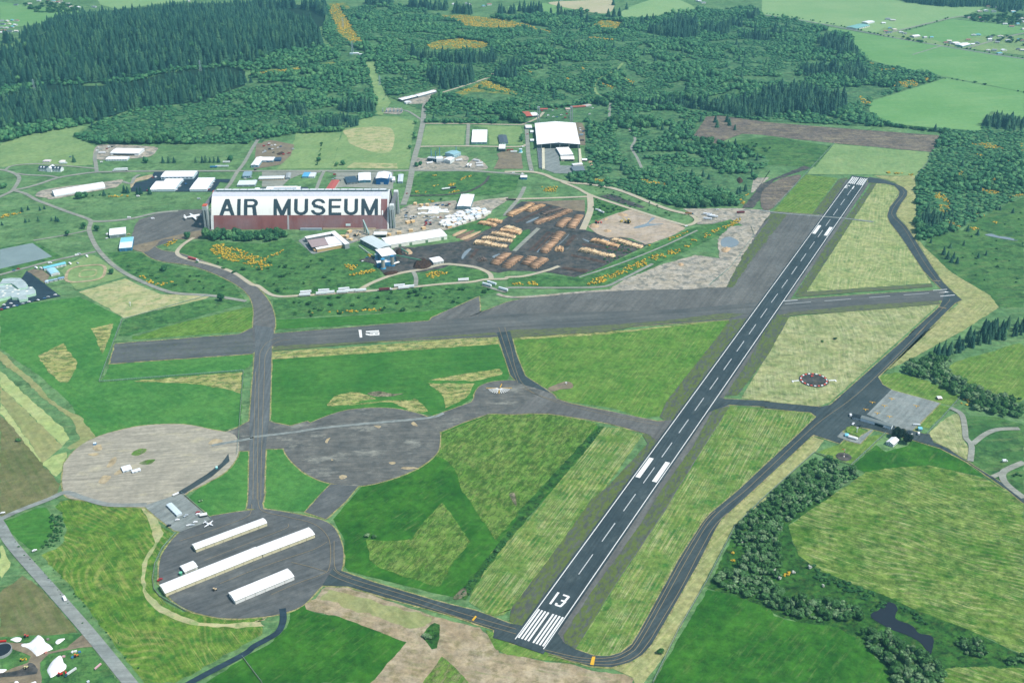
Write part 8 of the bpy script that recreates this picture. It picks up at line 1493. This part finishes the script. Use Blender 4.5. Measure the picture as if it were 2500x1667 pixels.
machine('G6 1150,1010', 0.5, 'red forage harvester beside the pointed heap', (206, 44, 34), 'harvester', 1.1); machine('G6 1460,650', 0.6, 'black and orange tractor on the farm grass', (210, 120, 40)); machine('G6 500,880', 1.1, 'cream tractor on the slurry track', (214, 206, 150)); machine('G6 505,275', 0.3, 'red mower beside the biggest heap', (196, 84, 70)); machine('G6 420,730', 0.3, 'yellow digger on the farm grass', (222, 180, 40), 'digger', 0.8)
machine('G3 1230,610', 2.6, 'yellow log loader in the middle of the sorting yard', (214, 186, 90), 'log_loader', 2.6); machine('G3 690,615', 0.3, 'red loader at the sorting yard edge', (196, 74, 60), 'log_loader', 1.8); machine('G5 740,1255', 0.5, 'tan tug between the shed rows', (214, 190, 150), 'tractor', 1.0); machine('E7 1090,1010', 0.8, 'white forklift carrying boards near the mill', (224, 200, 160), 'forklift', 1.8)
for s, c_, lab in (('G6 1390,570', (230, 234, 234), 'white crate by the tractor'), ('G6 1450,555', (232, 234, 228), 'pale crate by the tractor'), ('G6 1525,570', (60, 120, 160), 'blue drum crate on the farm grass'), ('G6 1390,670', (60, 120, 160), 'blue crate below the tractor'), ('G6 880,580', (190, 130, 120), 'pinkish bin at the biggest heap'), ('G6 1225,655', (206, 170, 170), 'pink and white bin at the pointed heap'), ('G6 920,325', (140, 130, 124), 'brown slab rack behind the biggest heap'), ('G6 1690,1135', (200, 210, 214), 'silver bin at the southern farm edge')):
    p = G(s)[0]; e = empty('farm_crate', tuple(p), random.uniform(0, 1.5)); tag(e, lab, 'crate'); box_obj('bin', plain(c_), e, -1.2, 1.2, -0.8, 0.8, 0.35, 1.7); box_obj('pallet', BARK, e, -1.3, 1.3, -0.9, 0.9, 0.15, 0.34)
# slurry tank
p = G('G6 25,560')[0]; e = empty('slurry_tank', tuple(p)); tag(e, 'round concrete slurry tank full of dark liquid', 'tank')
V = []; F = []; n = 40
for r_, z in ((9.6, -.2), (9.6, 3.0), (9.1, 3.0), (9.1, 0.3)):
    for i in range(n): a = 2*math.pi*i/n; V.append((r_*math.cos(a), r_*math.sin(a), z))
for k_ in range(3):
    for i in range(n): j = (i+1) % n; F.append((k_*n+i, k_*n+j, (k_+1)*n+j, (k_+1)*n+i))
obj('ring_wall', meshdata('ring_wall', V, F), plain((150, 156, 156)), e); k = MB(); k.prism_z([(9.1*math.cos(2*math.pi*i/n), 9.1*math.sin(2*math.pi*i/n)) for i in range(n)], 0.0, 1.9); k.build('slurry', plain((36, 44, 50), 0.3), e)
# rail wagons
def wagon(s, label, col, ang, L=17):
    p = G(s)[0]; e = empty('tank_wagon', (p[0], p[1], 0.8), ang); tag(e, label, 'rail wagon'); k = MB()
    for (xa, ra_), (xb, rb) in zip([(-L/2, .7), (-L/2+.8, 1), (L/2-.8, 1)], [(-L/2+.8, 1), (L/2-.8, 1), (L/2, .7)]): k.tube((xa, 0, 2.4), (xb, 0, 2.4), 1.5*ra_, 1.5*rb, 12)
    k.build('barrel', plain(col), e); box_obj('underframe', plain((50, 52, 54)), e, -L/2, L/2, -1, 1, 0.7, 1.0); wheels(e, (-L/2+2, -L/2+3.6, L/2-3.6, L/2-2), 0.8, 0.45); k = MB(); k.tube((0, 0, 3.8), (0, 0, 4.4), 0.6, 0.6, 10); k.build('dome', plain(col), e)
wagon('E4 945,1205', 'white tank wagon on the overgrown rail bed', (226, 232, 228), 0.35); wagon('E4 1065,1185', 'dark tank wagon on the overgrown rail bed', (60, 76, 84), 0.35, 14)
# conveyor, chute
def truss(label, s, z0, z1, col, wd=1.6, name='conveyor'):
    A, Bq = G(s)[:2]; c = (A+Bq)/2; d = Bq-A; L = float(np.linalg.norm(d[:2])); e = empty(name, tuple(c), math.atan2(d[1], d[0])); tag(e, label, 'conveyor'); k = MB(); k.prism_y([(-L/2, z0), (L/2, z1), (L/2, z1+1.6), (-L/2, z0+1.6)], -wd/2, wd/2); k.build('belt_housing', plain(col), e)
    for t in (-0.4, 0, 0.4): z = z0+(z1-z0)*(t+0.5); box_obj('trestle', plain((90, 110, 100)), e, L*t-0.3, L*t+0.3, -wd/2, wd/2, -.2, z+0.1)
truss('green conveyor from the sorter house to the bark heap', 'G1 800,590 1240,610', 12, 5, (84, 140, 110)); truss('grey chute climbing the great hangar front', 'E7 1330,1000 1240,930', 4, 22, (150, 176, 172), 2.2); truss('short green conveyor by the chip heap', 'G1 880,430 1010,470', 8, 4, (96, 150, 120)); truss('pale pipe running to the mill fence', 'G1 120,310 360,490', 1.2, 1.2, (206, 214, 206), 0.8)
# airport things: windcone, segmented circle
p = G('C4 735,1160')[0]; sheet('gravel_disc', 'dark gravel disc under the wind cone', 'pavement', None, 6, M['mud'], False, 0.2, xy=[(p[0]+9*math.cos(t), p[1]+9*math.sin(t)) for t in np.linspace(0, 6.283, 33)[:-1]])
e = empty('wind_cone', (p[0], p[1], 0.8)); tag(e, 'red and white wind cone on its mast', 'wind cone')
for i in range(4): k = MB(); k.tube((0, 0, 2.6*i), (0, 0, 2.6*(i+1)), 0.28, 0.26, 8); k.build('mast_band', plain((232, 234, 232)) if i % 2 else plain((190, 70, 60)), e)
k = MB(); k.tube((0, 0, 9.8), (-3.2, 1.6, 9.2), 0.55, 0.28, 10); k.build('sock', plain((214, 70, 52)), e); k = MB(); k.tube((0, 0, -.1), (0, 0, 0.9), 1.1, 0.9, 8); k.build('footing', plain((226, 222, 206)), e)
c0 = G('C4 466,473')[0]; sheet('gravel_disc', 'dark gravel disc inside the red and white circle', 'pavement', None, 6, M['mud'], False, 0.3, xy=[(c0[0]+19.5*math.cos(t), c0[1]+19.5*math.sin(t)) for t in np.linspace(0, 6.283, 41)[:-1]])
e = empty('segmented_circle', (c0[0], c0[1], 0.85)); tag(e, 'ring of red and white panels on dark gravel', 'airfield marker')
for i in range(22):
    a = 2*math.pi*i/22; k = MB(); h_ = 0.082; ri, ro = 16.2, 18.0
    k.prism_z([(ri*math.cos(a-h_), ri*math.sin(a-h_)), (ro*math.cos(a-h_), ro*math.sin(a-h_)), (ro*math.cos(a+h_), ro*math.sin(a+h_)), (ri*math.cos(a+h_), ri*math.sin(a+h_))], -.1, 0.7); k.build('ring_panel', plain((232, 96, 72)) if i % 2 else plain((240, 242, 240)), e)
for k_, s in enumerate(('C4 300,480', 'C4 630,476')):
    q = G(s)[0]; e2 = empty('traffic_marker', (q[0], q[1], 0.5), 0.1); tag(e2, ['white angled panel on the western side of the red and white ring', 'white angled panel on the eastern side of the red and white ring'][k_], 'airfield marker'); box_obj('arm', plain((240, 242, 240)), e2, -5, 5, -0.8, 0.8, -.3, 0.6); box_obj('arm', plain((240, 242, 240)), e2, (-5 if k_ == 0 else 3.4), (-3.4 if k_ == 0 else 5), -3.6, -0.82, -.3, 0.6)
e = empty('wind_tetrahedron', (c0[0], c0[1]+9, 0.8), 0.4); tag(e, 'small red wind vane inside the marker ring', 'wind vane'); k = MB(); k.add([(-2.2, -1, 1), (-2.2, 1, 1), (2.6, 0, 1.2), (-2.2, 0, 2.8)], [(0, 1, 3), (1, 2, 3), (2, 0, 3), (0, 2, 1)]); k.build('vane', plain((214, 60, 50)), e); k = MB(); k.tube((0, 0, -.2), (0, 0, 1.3), 0.15, 0.15, 8); k.build('pivot', plain((90, 92, 94)), e)
def pole(label, s, h, col, name='marker_post', arm=False):
    p = G(s)[0]; e = empty(name, (p[0], p[1], 0.3)); tag(e, label, 'post'); k = MB(); k.tube((0, 0, -.5), (0, 0, h), 0.45, 0.4, 8); k.build('shaft', plain(col), e); box_obj('head', plain(col), e, -1.2, 1.2, -0.3, 0.3, h, h+1.8)
pole('white beacon post beside the fuel tanks', 'G4 285,690', 6, (236, 240, 240)); pole('white monument in the dry meadow', 'B1 1170,1275', 4.5, (240, 242, 238)); pole('white marker box on the gravel spur', 'C3 522,508', 1.5, (240, 242, 240))
# aircraft
def aircraft(s, ang, label, L, span, col, r_):
    p = G(s)[0]; e = empty('aircraft', (p[0], p[1], 0.7), ang); tag(e, label, 'aircraft'); wm = plain(col, 0.35, 0.4, 0.04); k = MB(); z = r_*1.7
    st = [(-L*0.5, 0.12), (-L*0.36, 0.45), (-L*0.12, 0.95), (L*0.22, 1.0), (L*0.38, 0.85), (L*0.47, 0.5), (L*0.5, 0.12)]
    for (xa, ra_), (xb, rb) in zip(st, st[1:]): k.tube((xa, 0, z+r_*0.3*(1-ra_)*(xa < 0)), (xb, 0, z+r_*0.3*(1-rb)*(xb < 0)), r_*ra_, r_*rb, 12)
    k.build('fuselage', wm, e)
    for sy in (-1, 1):
        k = MB(); k.prism_z([(L*0.12, sy*r_*0.5), (L*0.03, sy*span/2), (-L*0.03, sy*span/2), (-L*0.06, sy*r_*0.5)][::sy], z-r_*0.25, z-r_*0.02); k.build('wing', wm, e)
        k = MB(); k.prism_z([(-L*0.38, sy*0.1), (-L*0.43, sy*span*0.19), (-L*0.48, sy*span*0.19), (-L*0.49, sy*0.1)][::sy], z+r_*0.3, z+r_*0.42); k.build('tailplane', wm, e)
        k = MB(); k.tube((L*0.0, sy*span*0.17, z-r_*0.25), (L*0.17, sy*span*0.17, z-r_*0.25), r_*0.24, r_*0.2, 8); k.build('engine', wm, e); k = MB(); k.tube((0.0, sy*span*0.1, -.1), (0, sy*span*0.1, z-r_*0.2), 0.04*L/4, 0.04*L/4, 6); k.build('landing_gear', WHL, e)
    k = MB(); k.prism_y([(-L*0.36, z+r_*0.5), (-L*0.44, z+r_*0.4+L*0.17), (-L*0.5, z+r_*0.4+L*0.17), (-L*0.49, z+r_*0.3)], -0.12, 0.12); k.build('tail_fin', wm, e); k = MB(); k.tube((L*0.4, 0, -.1), (L*0.4, 0, z), 0.02*L/3, 0.02*L/3, 6); k.build('nose_gear', WHL, e)
    box_obj('windscreen', GLASS, e, L*0.36, L*0.42, -r_*0.45, r_*0.45, z+r_*0.45, z+r_*0.8)
aircraft('B1 1735,492', 0.55, 'big white museum aircraft outside the great hangar', 33, 38, (242, 246, 246), 2.3)
aircraft('G5 672,490', -0.5, 'small white twin engine aircraft by the shed row', 12.5, 13.5, (246, 248, 248), 0.95)
# transmission towers
def mast(label, s, h):
    p = G(s)[0]; e = empty('lattice_tower', tuple(p)); tag(e, label, 'pylon'); mt = plain((176, 196, 200), 0.5)
    for sx in (-1, 1):
        for sy in (-1, 1): k = MB(); k.tube((sx*3, sy*3, 0), (sx*0.5, sy*0.5, h), 0.28, 0.2, 5); k.build('leg', mt, e)
    for i, z in enumerate((0.72, 0.84, 0.95)): k = MB(); k.tube((-5+i, 0, h*z), (5-i, 0, h*z), 0.28, 0.28, 5); k.build('cross_arm', mt, e)
    k = MB()
    for i in range(8):
        za, zb = h*i/8, h*(i+1)/8; wa, wb = 3-2.5*i/8, 3-2.5*(i+1)/8
        for sy in (-1, 1): k.tube((-wa, sy*wa, za), (wb, sy*wb, zb), 0.14, 0.14, 4); k.tube((wa, sy*wa, za), (-wb, sy*wb, zb), 0.14, 0.14, 4)
    k.build('bracing', mt, e)
mast('pale lattice tower in the lower forest belt', 'A1 315,830', 34); mast('pale lattice tower on the alder belt of the hill', 'A1 1800,640', 30); mast('lattice tower beside the relay huts', 'A2 885,470', 30); mast('lattice tower in the power line cut', 'A2 1130,770', 26); mast('lattice tower at the gorse clearing', 'A2 800,250', 30)
# substation
p = G('A2 1245,1005')[0]; e = empty('substation', (p[0], p[1], 0.5)); tag(e, 'grey steel frames of the electrical substation', 'substation'); mt = plain((150, 168, 178), 0.6)
for i in range(6):
    k = MB(); x = -24+9*i; k.tube((x, -8, 0), (x, -8, 8), 0.35, 0.3, 6); k.tube((x, 8, 0), (x, 8, 8), 0.35, 0.3, 6); k.tube((x, -8, 8), (x, 8, 8), 0.3, 0.3, 6); k.build('gantry', mt, e)
    box_obj('transformer', plain((120, 140, 150)), e, x-1.6, x+1.6, -2, 2, 0, 3.4)
# ---- fences
def wire():
    b = NB('chain_link'); tr = b.n('ShaderNodeBsdfTransparent'); mx = b.n('ShaderNodeMixShader'); mx.inputs[0].default_value = 0.42; b.b.inputs['Base Color'].default_value = C(150, 190, 176)
    b.l(tr.outputs[0], mx.inputs[1]); b.l(b.b.outputs[0], mx.inputs[2]); b.l(mx.outputs[0], b.t.nodes['Material Output'].inputs[0]); return b.m
MWIRE = wire(); MPOST = plain((160, 182, 176), 0.5)
def fence(label, s, h=2.3, sp=6.0, wd=0.35):
    P = G(s)[:, :2]; c = P[0]; e = empty('wire_fence', (c[0], c[1], float(terr(c[0], c[1]))+0.2)); tag(e, label, 'fence'); P = P-c
    L = np.concatenate([[0], np.cumsum(np.linalg.norm(np.diff(P, axis=0), axis=1))]); V = []; F = []
    for q in P: V += [(q[0], q[1], 0), (q[0], q[1], h)]
    for i in range(len(P)-1): F.append((2*i, 2*i+2, 2*i+3, 2*i+1))
    obj('mesh', meshdata('mesh', V, F), MWIRE, e)
    pm = MB(); t = np.arange(0, L[-1], sp)
    for x, y in zip(np.interp(t, L, P[:, 0]), np.interp(t, L, P[:, 1])): pm.box(x-.07, x+.07, y-.07, y+.07, -.3, h+.1)
    o = pm.build('posts', MPOST, e); o['kind'] = 'stuff'
    for i in range(len(P)-1):
        k = MB(); k.tube((*P[i], h), (*P[i+1], h), 0.09, 0.09, 5); k.build('top_rail', MPOST, e)
    st = obj('mowing_strip', strip_mesh('mowing_strip', P+c, 0.9, None, 4), M['weedX'], e); st.matrix_parent_inverse = Matrix.Translation(-Vector(e.location)); return e
fence('angled wire fence around the end of the western runway stub', 'B1 1100,1395 1040,1544 C1 890,488 2185,388 2130,1100 2122,1140')
fence('wire fence between ramp corner and grass wedge', 'G5 352,118 420,170 600,330 705,425'); fence('curved wire fence around the western side of the ramp', 'D1 1440,342 1330,470 1268,600 1252,720 1262,800 1310,860 1385,905 1530,985', 2.2)
fence('long perimeter fence outside the parallel taxiway', 'C4 470,1122 0,1544 D3 1860,290 1640,720 1400,1130 1190,1568'); fence('fence around the wind cone lawn', 'C4 470,1122 800,1238 1110,948'); fence('fence beyond the concrete ramp', 'C4 1480,955 1600,830 1780,625'); fence('fence beside the mown square', 'B4 108,395 390,100 480,0 A4 650,1290', 2.4); fence('pale fence at the corner of the scrub wood', 'B4 1385,120 1480,0 A4 1520,1385', 3.0); fence('field fence through the lush field', 'D1 1985,1352 2149,1568', 1.6); fence('hedged fence below the dry meadow', 'B1 1110,1392 1260,1352 1880,1178', 1.6); fence('fence beside the scrub on the gravel flat', 'B3 2180,560 2210,640 2000,930 1800,1095', 2.0)
# ================================================================ AIR
hz = MB(); hz.box(-2900, 2900, -120, 5300, -1.5, 770)
hb = bpy.data.materials.new('haze_air'); hb.use_nodes = True; t_ = hb.node_tree
for n_ in list(t_.nodes):
    if n_.type == 'BSDF_PRINCIPLED': t_.nodes.remove(n_)
pv = t_.nodes.new('ShaderNodeVolumePrincipled'); pv.inputs['Color'].default_value = (0.20, 0.54, 0.68, 1); pv.inputs['Density'].default_value = 0.00008; pv.inputs['Anisotropy'].default_value = 0.2
t_.links.new(pv.outputs[0], t_.nodes['Material Output'].inputs['Volume'])
ho = hz.build('haze', hb); tag(ho, 'thin bluish summer haze over the land', 'haze', None, 'stuff')
